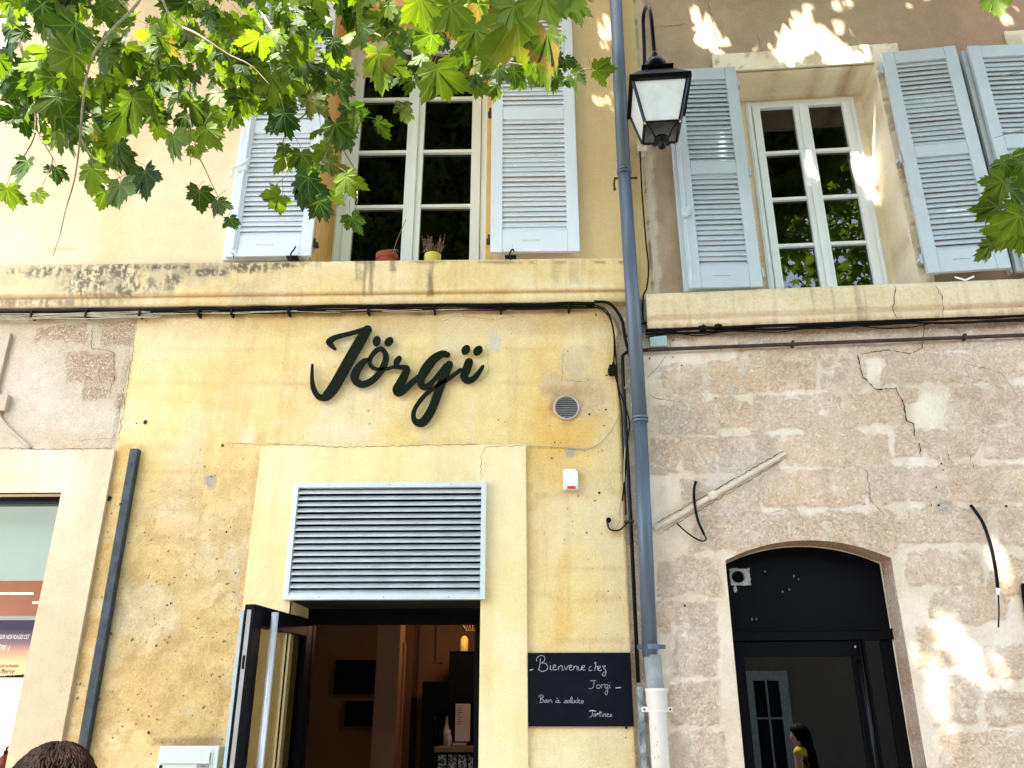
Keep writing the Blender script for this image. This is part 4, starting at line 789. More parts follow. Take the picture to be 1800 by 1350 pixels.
mb.add(ring+inner, [(k, (k+1) % K, K+(k+1) % K, K+k) for k in range(K)]); mb.build('hole_edge', scuff, ad)
mb = MB(); mb.add(inner, [tuple(range(K))]); mb.v = [(x, y+.0015, z) for x, y, z in mb.v]; mb.build('hole', M['room'], ad)
mb = MB(); mb.lathe((hu+.003, RD-.004, hzz), [(.036, 0), (.031, .006), (.034, .010), (.029, .015)], 24, 'y'); mb.build('duct_collar', M['darkdoor'], ad, smooth=True)
for (x, y, r_) in ((1293, 1035, .014), (1396, 1012, .006), (1404, 1018, .005), (1322, 1088, .006), (1330, 1088, .005), (1376, 1040, .004), (1388, 1036, .004), (1345, 1004, .005)):
    a = unproj(x, y, dO, 'R'); mb = MB(); K = 9; mb.add([(a[0]+r_*(.6+.6*rd.random())*math.cos(2*math.pi*k/K), RD+.0035-.001, a[1]+1.6*r_*(.5+.8*rd.random())*math.sin(2*math.pi*k/K)) for k in range(K)], [tuple(range(K))]); mb.build('scuff_mark', mat('scuff', (.16, .17, .18), .9) if r_ < .012 else scuff, ad)
mb = MB(); mb.box(ax[0], ax[1], dO-.03, dO+.022, tz0, tz1); mb.box(ax[0], ax[1], dO-.02, dO+.030, tz1-.006, tz1+.004); mb.build('transom_bar', M['darkdoor'], ad, bevel=.002)
gl0, gl1, gzt = U_(1311, 1180, dO, 'R'), U_(1503, 1180, dO, 'R'), Z_(1400, 1154, dO, 'R')
mb = MB(); mb.box(ax[0], gl0, dO-.04, dO+.004, 0, tz0-.006); mb.box(gl0, gl1, dO-.04, dO+.004, gzt, tz0-.006); mb.box(gl1, gl1+.055, dO-.04, dO+.004, 0, tz0-.006); mb.box(gl0, gl1, dO-.04, dO+.004, 0, .25); mb.build('leaf_frame', M['darkdoor'], ad, bevel=.003)
mb = MB(); mb.add([(gl0, -dO+.02, .25), (gl1, -dO+.02, .25), (gl1, -dO+.02, gzt), (gl0, -dO+.02, gzt)], [(0, 1, 2, 3)]); mb.build('pane', M['glass_door'], ad)
mb = MB(); mb.box(gl1+.065, gl1+.085, dO-.04, dO+.0, 0, tz0-.006); mb.box(gl1+.18, ax[1], dO-.04, dO, 0, tz0-.006); mb.build('side_frame', M['darkdoor'], ad, bevel=.003)
mb = MB(); mb.add([(gl1+.085, -dO+.02, 0), (gl1+.18, -dO+.02, 0), (gl1+.18, -dO+.02, tz0), (gl1+.085, -dO+.02, tz0)], [(0, 1, 2, 3)]); mb.build('side_pane', M['glass_door'], ad)
hu_ = gl1+.03; mb = MB(); mb.tube([(hu_, -(dO+.05), .7), (hu_, -(dO+.05), Z_(1517, 1130, dO+.05, 'R'))], .014, 14); mb.box(hu_-.008, hu_+.008, dO, dO+.05, .9, .93); mb.box(hu_-.008, hu_+.008, dO, dO+.05, 1.9, 1.93); mb.build('pull_handle', M['black'], ad, smooth=True)
a = unproj(1504, 1137, dO+.01, 'R'); mb = MB(); mb.sphere((a[0], -(dO+.006), a[1]), .006, 10); mb.build('screw', M['steel'], ad)
mb = MB(); mb.box(ax[0]-.3, ax[1]+.3, -1.6, -RD-.15, 0, 3.0); mb.build('hall', M['room'], ad)
# dark opening at the right edge of the photo
a = unproj(1796, 1050, .012, 'R'); mb = MB(); mb.add([(a[0], -.012, a[1]), (a[0]+.012, -.012, a[1]+.08), (a[0]+.4, -.012, a[1]+.09), (a[0]+.4, -.012, 0), (a[0]-.008, -.012, 0), (a[0]-.01, -.012, a[1]-.25)], [(0, 1, 2, 3, 4, 5)][:1]); mb.f = [(5, 4, 3, 2, 1, 0)]; mb.build('side_opening', M['room'], sh)

# cracks as thin dark strips on the wall
def crack(fr, pts, w=.0035, parent=None, off=.004, seed=0, ex=.0):
    rd = random.Random(seed); P = []
    for (x0, y0), (x1, y1) in zip(pts[:-1], pts[1:]):
        n = max(2, int(math.hypot(x1-x0, y1-y0)/4))
        for i in range(n): t_ = i/n; P.append((x0+(x1-x0)*t_+rd.uniform(-1.6, 1.6), y0+(y1-y0)*t_+rd.uniform(-1.2, 1.2)))
    P.append(pts[-1]); Q = [unproj(x, y, off, fr) for x, y in P]; mb = MB(); vs = []
    for i, (u, z) in enumerate(Q):
        a, b = Q[max(0, i-1)], Q[min(len(Q)-1, i+1)]; t_ = np.array([b[0]-a[0], b[1]-a[1]]); t_ /= np.linalg.norm(t_)+1e-9; hw_ = w*rd.uniform(.3, 1)*min(1, .3+i/3, .3+(len(Q)-1-i)/3)
        vs += [(u-t_[1]*hw_, -off, z+t_[0]*hw_), (u+t_[1]*hw_, -off, z-t_[0]*hw_)]
    mb.add(vs, [(2*i, 2*i+1, 2*i+3, 2*i+2) for i in range(len(Q)-1)]); return mb.build('crack', M['crack'], parent)
for k, (pts, w, of) in enumerate((([(1507, 622), (1515, 660), (1540, 685), (1575, 682), (1590, 715), (1592, 738), (1605, 745), (1607, 765), (1616, 772), (1618, 800)], .005, .009), ([(1516, 622), (1560, 615), (1600, 622), (1622, 610), (1625, 570)], .003, .009),
    ([(1575, 500), (1572, 520), (1570, 545), (1577, 560)], .0032, .108), ([(1645, 502), (1655, 520), (1658, 545), (1655, 562)], .0025, .108), ([(1520, 816), (1526, 840), (1530, 880), (1555, 905)], .0025, .009), ([(1664, 790), (1668, 805), (1674, 812)], .0025, .009),
    ([(1245, 0), (1252, 40), (1262, 80), (1270, 100)], .003, .004), ([(1160, 47), (1180, 46), (1205, 42)], .003, .004), ([(1140, 690), (1150, 700), (1190, 705)], .002, .009), ([(1700, 790), (1715, 830)], .0015, .009), ([(1330, 60), (1340, 90)], .002, .004), ([(1700, 640), (1760, 655), (1790, 700)], .0018, .009))):
    crack('R', pts, w, sh, of, k)
for k, (pts, w, of) in enumerate((([(163, 570), (160, 612), (185, 615), (200, 620), (200, 668), (193, 690)], .004, .008), ([(236, 600), (222, 690), (208, 775)], .004, .008), ([(228, 625), (215, 700), (200, 775)], .003, .008), ([(0, 787), (80, 790), (195, 788)], .004, .03),
    ([(845, 845), (846, 800), (856, 785), (925, 783)], .0022, .033), ([(770, 556), (775, 566), (800, 555), (870, 562), (910, 556)], .002, .008), ([(990, 615), (988, 668), (1035, 672)], .0025, .008), ([(455, 784), (475, 780), (600, 786), (845, 781)], .003, .034), ([(395, 778), (460, 782)], .003, .008), ([(856, 610), (858, 660), (840, 670)], .0015, .008), ([(700, 672), (850, 668)], .0015, .008), ([(120, 775), (200, 770)], .0015, .008))):
    crack('L', pts, w*.62, yh, of, 50+k)
# small chipped holes in the yellow render
def chip(fr, x, y, r, parent, off=.006, m=None, seed=0):
    rd = random.Random(seed+int(x)); a = unproj(x, y, off, fr); K = 11; mb = MB(); mb.add([(a[0]+r*(.6+.6*rd.random())*math.cos(2*math.pi*k/K), -off, a[1]+r*(.6+.6*rd.random())*math.sin(2*math.pi*k/K)) for k in range(K)], [tuple(range(K))]); mb.build('chipped_hole', m or M['crack'], parent)
for (x, y, r) in ((255, 742, .016), (240, 744, .006), (391, 783, .010), (378, 836, .005), (191, 876, .020), (210, 968, .007), (140, 1120, .008), (261, 1288, .010), (970, 805, .006), (975, 778, .005), (1036, 728, .008), (1065, 720, .008), (1062, 748, .006), (1053, 866, .009), (1086, 670, .006), (876, 738, .005), (888, 742, .004), (647, 722, .006), (650, 745, .005), (360, 820, .006), (372, 838, .005), (398, 935, .007), (300, 1060, .008), (275, 1135, .008), (1098, 670, .005), (1079, 610, .005), (985, 778, .005), (1046, 880, .006), (745, 805, .004), (540, 1005, .0)):
    if r: chip('L', x, y, r, yh)
for (x, y, r) in ((1142, 630, .008), (1183, 628, .006), (1258, 700, .005), (1655, 815, .007), (1658, 826, .005), (1204, 1065, .008), (1650, 888, .008), (1646, 857, .005), (1637, 888, .006), (1183, 598, .006), (1198, 642, .006), (1769, 890, .010)): chip('R', x, y, r, sh, .009)
# bare conduit ridge on the right wall
P0, P1 = unproj(1150, 930, .012, 'R'), unproj(1380, 797, .012, 'R'); mb = MB(); dv = np.array([P1[0]-P0[0], 0, P1[1]-P0[1]]); Ln = np.linalg.norm(dv); dv /= Ln; nv = np.array([-dv[2], 0, dv[0]])
c_ = np.array([(P0[0]+P1[0])/2, -.012, (P0[1]+P1[1])/2]); mb.obox(c_, dv, Ln/2, nv, .011, (0, 1, 0), .012); mb.obox(c_+nv*.014, dv, Ln/2, nv, .0022, (0, 1, 0), .0105); mb.obox(c_-nv*.015, dv, Ln/2*.9, nv, .003, (0, 1, 0), .0105)
cm = c_-dv*Ln*.06; mb.obox(cm, dv, .025, nv, .024, (0, 1, 0), .018)
cr_ = solo(mb, 'plastered_conduit', mat('plastered conduit', (.74, .66, .52), .9, col2=(.60, .50, .38), vs=25, bump=.4), 'slanting plastered over conduit on the stone wall left of the arch', 'conduit', 'R', bevel=.003)
crack('R', [(1150, 921), (1262, 858), (1378, 792)], .003, sh, .0262, 91); crack('R', [(1155, 940), (1270, 873), (1384, 804)], .0025, sh, .0262, 92)  # thin dark lines drawn along both edges of the conduit
# old trunking at far left
mb = MB(); a = unproj(4, 740, .02); b = unproj(52, 787, .02); c2 = unproj(-2, 700, .02); e_ = unproj(2, 580, .03)
mb.tube(catmull([(c2[0]-.02, -.012, c2[1]), (a[0], -.012, a[1]), (b[0], -.012, b[1])], 5), .011, 8); mb.box(U_(-30, 640, .03), U_(5, 640, .03), 0, .03, Z_(0, 720, .03), Z_(0, 585, .03)); mb.box(U_(-34, 740, .04), U_(4, 740, .04), 0, .045, Z_(0, 722, .03), Z_(0, 695, .03))
solo(mb, 'cable_trunking', mat('old trunking', (.50, .42, .30), .7, col2=(.38, .31, .22), vs=12), 'cream painted cable trunking on the stone wall at the far left edge', 'trunking', bevel=.002, smooth=False)

# ================================================================= fittings
# drainpipe
def P(fr, x, y, off): q = unproj(x, y, off, fr); return (q[0], -off, q[1])
dp = thing('drainpipe', 'blue grey drainpipe running down the seam between the two houses into a white foot', 'drainpipe', 'L', P('L', 1143, 1190, .09))
top = P('L', 1081, -20, .09); bend = P('L', 1097, 300, .09)
ptm = P('L', 1143, 1155, .09)
mb = MB(); mb.tube([top, bend], .05, 24); mb.build('upper_pipe', M['zinc'], dp, smooth=True)
midp = P('L', 1125, 735, .09); mb = MB(); mb.tube([bend, midp], .048, 24); mb.build('middle_pipe', M['zinc'], dp, smooth=True)
mb = MB(); mb.tube([midp, ptm], .0455, 24); mb.build('lower_pipe', M['zinc'], dp, smooth=True)
for q in (bend, midp):
    for dz, rr_ in ((.0, .0545), (-.022, .053)): mb = MB(); mb.tube([(q[0], q[1], q[2]-.008+dz), (q[0], q[1], q[2]+.008+dz)], rr_, 24); mb.build('collar', M['zinc'], dp, smooth=True, bevel=.002)
mb = MB(); q = P('L', 1099, 312, .09); mb.box(q[0]-.08, q[0]+.08, .085, .093, q[2]-.012, q[2]+.002); mb.tube([(q[0]-.075, -.09, q[2]), (q[0]-.085, -.09, q[2]-.06), (q[0]-.08, -.085, q[2]-.10)], .007, 8); mb.sphere((q[0]-.082, -.09, q[2]-.10), .012, 8); mb.sphere((q[0]+.08, -.09, q[2]-.005), .010, 8); mb.build('wall_bracket', M['rust'], dp)
mb = MB(); q = P('L', 1145, 1137, .09); mb.tube([(q[0], q[1], q[2]-.014), (q[0], q[1], q[2]+.014)], .050, 24); mb.box(q[0]-.082, q[0]+.082, .08, .10, q[2]-.012, q[2]+.012); mb.build('zinc_clamp', M['zinc'], dp)
q1, q2 = P('L', 1146, 1142, .09), P('L', 1152, 1212, .09); mb = MB(); mb.tube([q1, (q1[0], q1[1], q1[2]-.03), (q1[0], q1[1], q1[2]-.031), q2], [.036, .036, .050, .050], 24); mb.build('grey_sleeve', M['zincgrey'], dp, smooth=False)
q3 = (q2[0]+.004, q2[1], q2[2]); mb = MB(); zz = q3[2]; mb.lathe((q3[0], q3[1], 0), [(.058, zz+.004), (.064, zz+.006), (.064, zz-.01), (.0615, zz-.014), (.061, zz-.065), (.053, zz-.11), (.0505, zz-.12), (.0505, .0)], 32); mb.build('white_foot', M['pvc'], dp, smooth=True)
q = P('L', 1153, 1247, .09); mb = MB(); mb.tube([(q3[0], q3[1], q[2]-.012), (q3[0], q3[1], q[2]+.012)], .053, 28); mb.box(q3[0]-.088, q3[0]+.088, .075, .083, q[2]-.013, q[2]+.013); mb.build('white_clamp', M['white'], dp, bevel=.001)
for s_ in (-1, 1): mb = MB(); mb.sphere((q3[0]+s_*.075, -.086, q[2]), .006, 8); mb.build('clamp_screw', M['rust'], dp)
mb = MB(); rd = random.Random(8)
for (x, y) in ((1150, 1275), (1152, 1280), (1156, 1305), (1154, 1310), (1150, 1312), (1151, 1332), (1157, 1330)):
    q = unproj(x, y, .142); mb.box(q[0]-.0015, q[0]+.0015, .1405, .1412, q[1]-.008*rd.random(), q[1]+.006)
mb.build('faint_marks', mat('red ink marks', (.45, .22, .18), .9), dp)

def cable(fr, pts, r, m, label, name='cable', group=None, k=8, n=8):
    mb = MB(); mb.tube(catmull([P(fr, x, y, o) for x, y, o in pts], k), r, n); return solo(mb, name, m, label, 'cable', fr, group, smooth=True)
# black pipe and cables beside the drainpipe
mb = MB(); bp = [P('L', 1125, 617, .03), P('L', 1100, 620, .03), P('L', 1094, 626, .03), P('L', 1095, 660, .03), P('L', 1108, 900, .03), P('L', 1122, 1200, .03)]
mb.tube(bp, .0125, 12); solo(mb, 'gas_pipe', M['black'], 'straight black pipe running down just left of the drainpipe', 'pipe', 'L', smooth=True)
mb = MB(); q = P('L', 1106, 917, .03); mb.box(q[0]-.03, q[0]+.03, 0, .05, q[2]-.005, q[2]+.005); solo(mb, 'pipe_clip', M['rust'], 'small rusty clip holding the black pipe beside the cable hole', 'pipe clip')
mb = MB(); q = P('L', 1130, 1290, .02); mb.box(U_(1124, 1290, .02), U_(1134, 1290, .02), 0, .03, 0, Z_(1125, 1207, .02)); solo(mb, 'metal_conduit', mat('peeling paint conduit', (.40, .46, .46), .7, col2=(.05, .07, .10), vs=22, bump=.3), 'peeling grey conduit strip below the black pipe', 'conduit')
cable('L', [(1045, 530, .07), (1072, 534, .09), (1092, 560, .06), (1098, 590, .05), (1104, 615, .05), (1112, 640, .06)], .011, M['rubber'], 'thick black cable curving over the corner behind the drainpipe')
cable('L', [(1030, 537, .03), (1060, 545, .03), (1076, 570, .03), (1082, 620, .03), (1086, 680, .03), (1092, 720, .03), (1096, 800, .03), (1100, 905, .03)], .006, M['brownc'], 'dark brown cable dropping along the right edge of the yellow render')
cable('L', [(1040, 534, .04), (1068, 548, .04), (1079, 590, .04), (1080, 650, .04), (1090, 690, .04), (1106, 740, .045), (1102, 780, .045), (1099, 830, .04), (1094, 880, .04)], .005, M['rubber'], 'thin black cable crossing twice behind the pipes at the seam')
cable('L', [(1112, 700, .035), (1107, 760, .04), (1098, 800, .04), (1097, 850, .04), (1090, 890, .03), (1090, 912, .03)], .004, M['palec'], 'thin grey cable beside the black pipe above the cable hole')
cable('L', [(1110, 672, .04), (1098, 682, .04), (1088, 730, .02), (1072, 760, .02), (1050, 782, .015), (1030, 789, .012), (985, 786, .01), (930, 784, .012)], .0028, M['palec'], 'thin cream wire looping from the drainpipe to the door surround')
cable('L', [(1100, 595, .03), (1112, 575, .05), (1140, 566, .05)], .006, M['rubber'], 'short black cable bridging behind the drainpipe under the cornice')
mb = MB(); q = P('L', 1077, 648, .05); mb.box(q[0]-.022, q[0]+.022, .0, .055, q[2]-.035, q[2]+.03); mb.tube([(q[0]-.02, -.03, q[2]-.03), (q[0]-.05, -.03, q[2]-.045)], .004, 6); mb.tube([(q[0], -.04, q[2]+.03), (q[0]+.01, -.04, q[2]+.06)], .006, 6); mb.box(q[0]-.03, q[0]-.018, .01, .04, q[2]-.02, q[2]+.01); solo(mb, 'cable_splitter', M['rubber'], 'small black cable splitter at the right edge of the yellow wall', 'cable box', bevel=.004)
mb = MB(); q = P('L', 1070, 914, .012); mb.lathe((q[0], -.004, q[2]), [(.024, 0), (.026, .006), (.020, .01), (.017, .004)], 18, 'y'); mb.mi = 1; mb.lathe((q[0]+.002, -.003, q[2]), [(.001, .004), (.018, .004)], 18, 'y'); solo(mb, 'cable_hole', [M['cream'], M['room']], 'round cable hole in the yellow wall left of the black pipe', 'hole')
cable('L', [(1067, 916, .01), (1072, 930, .025), (1088, 932, .03), (1100, 922, .03), (1106, 916, .03)], .006, M['brownc'], 'loop of brown cable hanging from the round cable hole')
cable('L', [(1090, 955-40, .02), (1080, 930, .03), (1070, 922, .02)], .003, M['palec'], 'thin pale wire entering the round cable hole')
# bundle under the left string course
yb = lambda x: 540+(800-x)*.0135
def runL(dy, o, r, m, x0, x1, label, seed, group=None, amp=1.5, ends=()):
    rd = random.Random(seed); pts = [(x, yb(x)+dy+rd.uniform(-amp, amp), o+rd.uniform(-.003, .003)) for x in np.linspace(x0, x1, max(4, int(abs(x1-x0)/45)))]+list(ends); return cable('L', pts, r, m, label, group=group, k=5, n=6)
runL(-3, .045, .0145, M['rubber'], -30, 1045, 'thickest black cable tight under the yellow string course', 1)
runL(2, .035, .009, M['rubber'], -30, 1045, 'black cable just below the thickest one on the yellow house', 2)
runL(5, .035, .0055, M['brownc'], 220, 1040, 'lowest dark brown cable under the yellow string course', 3)
for k in range(5): runL(1+2.4*k, .045+.004*(k % 2), .0048, M['palec'], -30, 250+6*k, ('highest', 'second highest', 'middle', 'second lowest', 'lowest')[k]+' pale beige cable in the bundle over the left stone patch', 10+k, 'pale cables bundled under the string course', 2.4, [(262+6*k, yb(262)+1, .03)])
for k in range(2): runL(3+2*k, .038, .0035, M['palec'], 250, 900, ('upper', 'lower')[k]+' thin pale wire threaded among the black cables', 20+k, 'thin pale wires among the black cables', 1.6)
ORD = ['first', 'second', 'third', 'fourth', 'fifth', 'sixth', 'seventh', 'eighth', 'ninth', 'tenth']
for k, x in enumerate((57, 153, 247, 350, 408, 508, 648, 764, 880, 1000)):
    mb = MB(); q = P('L', x, yb(x)+3, .04); mb.box(q[0]-.006, q[0]+.006, .0, .062, q[2]-.030, q[2]+.028); solo(mb, 'cable_clip', M['rubber'], 'small black clip on the yellow house cable bundle, '+ORD[k]+' from the left', 'cable clip', group='clips along the cable bundle')
# right house cables
yr = lambda x: 584-(x-1140)*.0395
for k, (dy, o, r, lab) in enumerate(((-3, .05, .013, 'thickest black cable under the right string course'), (3, .045, .009, 'second black cable close under the thickest one on the right house'), (6, .05, .004, 'thinnest black wire hanging lowest in the right bundle'))):
    rd = random.Random(k+60); cable('R', [(x, yr(x)+dy+rd.uniform(-1.2, 1.2)*(1+k), o) for x in np.linspace(1135, 1830, 16)], r, M['rubber'], lab, k=5)
for k, (x, y) in enumerate(((1236, 578), (1262, 575))):
    mb = MB(); q = P('R', x, y, .06); mb.box(q[0]-.022, q[0]+.022, .03, .08, q[2]-.014, q[2]+.014); mb.tube([(q[0]-.03, -.06, q[2]+.02), (q[0]+.03, -.06, q[2]+.012)], .008, 6); mb.box(q[0]-.006, q[0]+.012, .03, .07, q[2]+.01, q[2]+.03)
    solo(mb, 'cable_clamp', M['rubber'], ('black cable clamp on the right bundle, nearer the drainpipe', 'black cable clamp on the right bundle, farther from the drainpipe')[k], 'cable clamp', 'R', bevel=.003)
cable('R', [(1125, 262, .04), (1128, 330, .03), (1135, 420, .03), (1140, 470, .03), (1137, 505, .03), (1131, 520, .03), (1130, 555, .03), (1136, 572, .05), (1160, 581, .05), (1190, 583, .05)], .0055, M['rubber'], 'thin black cable hanging from the lantern down to the right bundle')
mb = MB(); q = P('R', 1156, 599, .03); mb.box(U_(1142, 599, .05, 'R'), U_(1173, 599, .05, 'R'), 0, .05, Z_(1156, 609, .05, 'R'), Z_(1156, 590, .05, 'R')); jb = solo(mb, 'junction_box', M['boxgrey'], 'small grey junction box beside the drainpipe under the right cables', 'junction box', 'R', bevel=.006)
cable('R', [(1176, 602, .02), (1178, 612, .02), (1160, 640, .015), (1140, 662, .012)], .0025, M['palec'], 'thin pale wire slanting below the grey junction box')
mb = MB(); mb.tube([P('R', x, 613.5-(x-1180)*.0395, .035) for x in np.linspace(1125, 1840, 20)], .0125, 12)
rp = solo(mb, 'wall_pipe', M['rust'], 'horizontal dark painted pipe along the stone wall under the cables', 'pipe', 'R', smooth=True)
for x in (1394, 1696): mb = MB(); q = P('R', x, 612.5-(x-1180)*.0395, .035); mb.box(q[0]-.008, q[0]+.008, 0, .051, q[2]-.018, q[2]+.018); solo(mb, 'pipe_clip', M['rust'], 'metal clip on the horizontal pipe, '+('left one above the arch' if x < 1500 else 'right one near the photo edge'), 'pipe clip', 'R')
cable('R', [(1223, 846, .03), (1220, 862, .03), (1221, 885, .03), (1227, 915, .04), (1238, 940, .05)], .0085, M['rubber'], 'thick black cable stub hanging left of the arch')
cable('R', [(1238, 940, .05), (1241, 947, .05), (1235, 951, .05), (1222, 946, .045), (1205, 934, .04), (1190, 920, .03)], .005, M['rubber'], 'thinner bent end of the hanging cable left of the arch')
hc = cable('R', [(1706, 888, .02), (1714, 898, .03), (1728, 920, .04), (1742, 960, .045), (1750, 1000, .05), (1754, 1035, .05)], .010, M['rubber'], 'thick black cable stub curving down the wall at right of the arch')
mb = MB(); mb.tube([P('R', 1754, 1034, .05), P('R', 1755, 1046, .05)], .012, 10); mb.mi = 1; mb.tube(catmull([P('R', 1755, 1046, .05), P('R', 1756, 1075, .05), P('R', 1755, 1103, .045)], 5), .0045, 8); solo(mb, 'cable_end', [M['white'], M['brownc']], 'thin wire tail with white sleeve under the right cable stub', 'cable', 'R', smooth=True)

# round vent
q = P('L', 996, 717, .0); rv = thing('round_vent', 'round white rimmed air vent in a stained patch above the alarm box', 'air vent', 'L', q)
mb = MB(); mb.lathe((q[0], 0, q[2]), [(.086, 0), (.090, .012), (.086, .020), (.078, .022), (.074, .012), (.072, -.002)], 40, 'y'); mb.build('rim', mat('aged rim', (.56, .47, .37), .6, col2=(.38, .29, .22), vs=20), rv, smooth=True)
mb = MB(); mb.lathe((q[0], -.0065, q[2]), [(.001, .0), (.074, .0)], 40, 'y'); mb.build('duct', M['rust'], rv)
for k in range(11):
    z = q[2]-.066+.0132*k; h = math.sqrt(max(.073**2-(z-q[2])**2, 0)); sb = MB(); sb.obox((q[0], -.013, z), (1, 0, 0), h, (0, -.8, -.6), .006, (0, -.6, .8), .0016); sb.build('blade', M['zincgrey'], rv)
# alarm box
a, b = unproj(991, 860, .05), unproj(1016, 823, .05); al = thing('alarm_box', 'white alarm siren box with a red lamp strip on the yellow wall', 'alarm box', 'L', (a[0], 0, a[1]))
mb = MB(); mb.box(a[0], b[0], .005, .045, a[1], b[1]); mb.build('case', M['white'], al, bevel=.009)
mb = MB(); mb.box(a[0]+.022, b[0]-.018, .03, .048, a[1]+.004, a[1]+.022); mb.build('red_strip', M['red'], al, bevel=.001)
for x in (a[0]+.01, b[0]-.008):
    for z in (a[1]+.02, b[1]-.012): mb = MB(); mb.sphere((x, -.0452, z), .0032, 8); mb.build('screw', M['rust'], al)
# chalk board
a, b = unproj(929, 1277, .02), unproj(1108, 1147, .02); bd = thing('chalkboard', 'black chalkboard with handwritten cafe welcome on the wall right of the door', 'chalkboard', 'L', (a[0], 0, a[1]))
mb = MB(); mb.box(a[0], b[0], .004, .02, a[1], b[1]); mb.build('board', M['slate'], bd, bevel=.001)
mb = MB(); q = P('L', 1101, 1279, .02); mb.sphere((q[0], -.014, q[2]), .008, 10); mb.build('fixing_peg', M['black'], bd)
CH = [[(262,195),(260,165),(290,138),(325,135),(345,155),(340,190),(310,215)],[(300,165),(295,220),(283,285)],[(310,215),(350,215),(375,245),(370,280),(330,300),(290,292),(275,275)],[(405,235),(405,280),(425,285)],[(399,205),(401,208)],[(430,265),(455,255),(460,235),(440,235),(432,265),(445,287),(475,280)],
[(490,245),(490,288)],[(490,262),(515,240),(530,250),(530,285),(545,285)],[(552,245),(570,285),(590,245),(605,240)],[(600,265),(625,255),(630,238),(612,238),(603,265),(615,288),(640,282)],[(652,243),(650,288)],[(650,262),(670,243),(685,250),(686,288)],[(700,245),(700,280),(715,288),(730,275),(733,245)],[(733,245),(734,286)],[(742,265),(762,255),(765,240),(748,240),(742,265),(752,288),(775,282)],
[(835,245),(820,258),(812,283),(825,295),(845,285)],[(868,218),(885,205),(880,250),(870,295)],[(872,265),(895,245),(905,260),(900,292)],[(910,277),(930,262),(930,245),(915,250),(910,280),(925,295),(945,285)],[(952,250),(985,242),(965,270),(985,282),(990,320),(972,350),(952,332),(975,305)],
[(825,400),(885,398)],[(865,400),(862,440),(855,470),(830,484),(808,478)],[(905,440),(890,460),(900,480),(925,475),(930,450),(905,440)],[(894,414),(896,417)],[(922,414),(924,417)],[(945,435),(945,478)],[(945,455),(965,438),(980,442)],[(1012,445),(990,442),(980,460),(990,480),(1010,465),(1012,445),(1010,500),(1005,540),(990,547),(980,527),(1000,497)],[(1030,440),(1030,475),(1046,472)],[(1016,418),(1018,421)],[(1038,418),(1040,421)],[(1095,476),(1120,473),(1150,470)],[(185,289),(205,285),(225,280)],
[(261,634),(264,636)],[(285,575),(290,555),(320,550),(330,570),(305,590)],[(305,557),(303,595),(298,630)],[(305,590),(330,600),(325,625),(288,630)],[(365,600),(345,610),(345,628),(365,622),(368,600),(371,630)],[(385,600),(388,632)],[(388,612),(410,600),(414,620),(430,627)],[(490,603),(465,612),(465,630),(485,625),(492,603),(495,630),(512,628)],[(468,578),(485,588)],
[(545,632),(570,605),(580,620),(565,636),(552,630)],[(605,605),(588,615),(588,632),(605,627),(610,605),(612,632)],[(618,628),(636,590),(628,570),(620,590),(625,632),(636,632)],[(655,605),(640,615),(642,633),(658,628),(660,606),(663,632)],[(690,606),(672,612),(672,630),(690,627),(692,570),(693,632)],[(700,620),(718,610),(708,603),(700,620),(710,635),(722,630)],[(730,632),(742,605),(752,620),(742,637),(732,634)],
[(812,788),(814,791)],[(815,722),(845,714),(885,722)],[(852,722),(846,760),(836,780),(820,778)],[(875,745),(860,758),(862,775),(877,768),(880,745),(882,776)],[(893,745),(893,776)],[(893,757),(906,745),(914,752)],[(930,718),(925,765),(938,776)],[(915,740),(945,737)],[(950,748),(950,772),(960,774)],[(950,729),(952,732)],[(968,748),(968,778)],[(968,760),(984,748),(990,765),(986,780)],[(1000,765),(1018,755),(1010,746),(1000,765),(1010,780),(1022,776)],[(1030,780),(1042,750),(1052,767),(1040,783)]]
WORDS = {}
for k, st in enumerate(CH):
    pts = catmull([(x, y) for x, y in st], 5) if len(st) > 2 else [np.array(p_, float) for p_ in st]
    Q = []
    for p_ in pts: q = unproj(900+p_[0]/6, 1130+p_[1]/6, .0206, 'L'); Q.append((q[0], -.0203-.0001*(k % 5), q[1]))
    ym = sum(p_[1] for p_ in st)/len(st); xm = sum(p_[0] for p_ in st)/len(st); key = (0 if ym < 360 else 1 if ym < 550 else 2 if ym < 660 else 3, 1 if (ym < 360 and xm > 800) else 2 if xm > 1080 else 3 if (ym < 360 and xm < 230) else 0); mb = WORDS.setdefault(key, MB())
    vs = []; hw_ = .0013 if st[0][1] > 370 else .0017
    if len(st) == 3 and abs(st[0][1]-st[2][1]) < 10: hw_ = .003
    for i, q in enumerate(Q):
        t_ = np.array(Q[min(i+1, len(Q)-1)])-np.array(Q[max(i-1, 0)]); t_ /= np.linalg.norm(t_)+1e-9; w_ = hw_*random.uniform(.75, 1.1); vs += [(q[0]-t_[2]*w_, q[1], q[2]+t_[0]*w_), (q[0]+t_[2]*w_, q[1], q[2]-t_[0]*w_)]
    mb.add(vs, [(2*i, 2*i+1, 2*i+3, 2*i+2) for i in range(len(Q)-1)])
for mb in WORDS.values(): mb.build('chalk_writing', M['chalk'], bd)
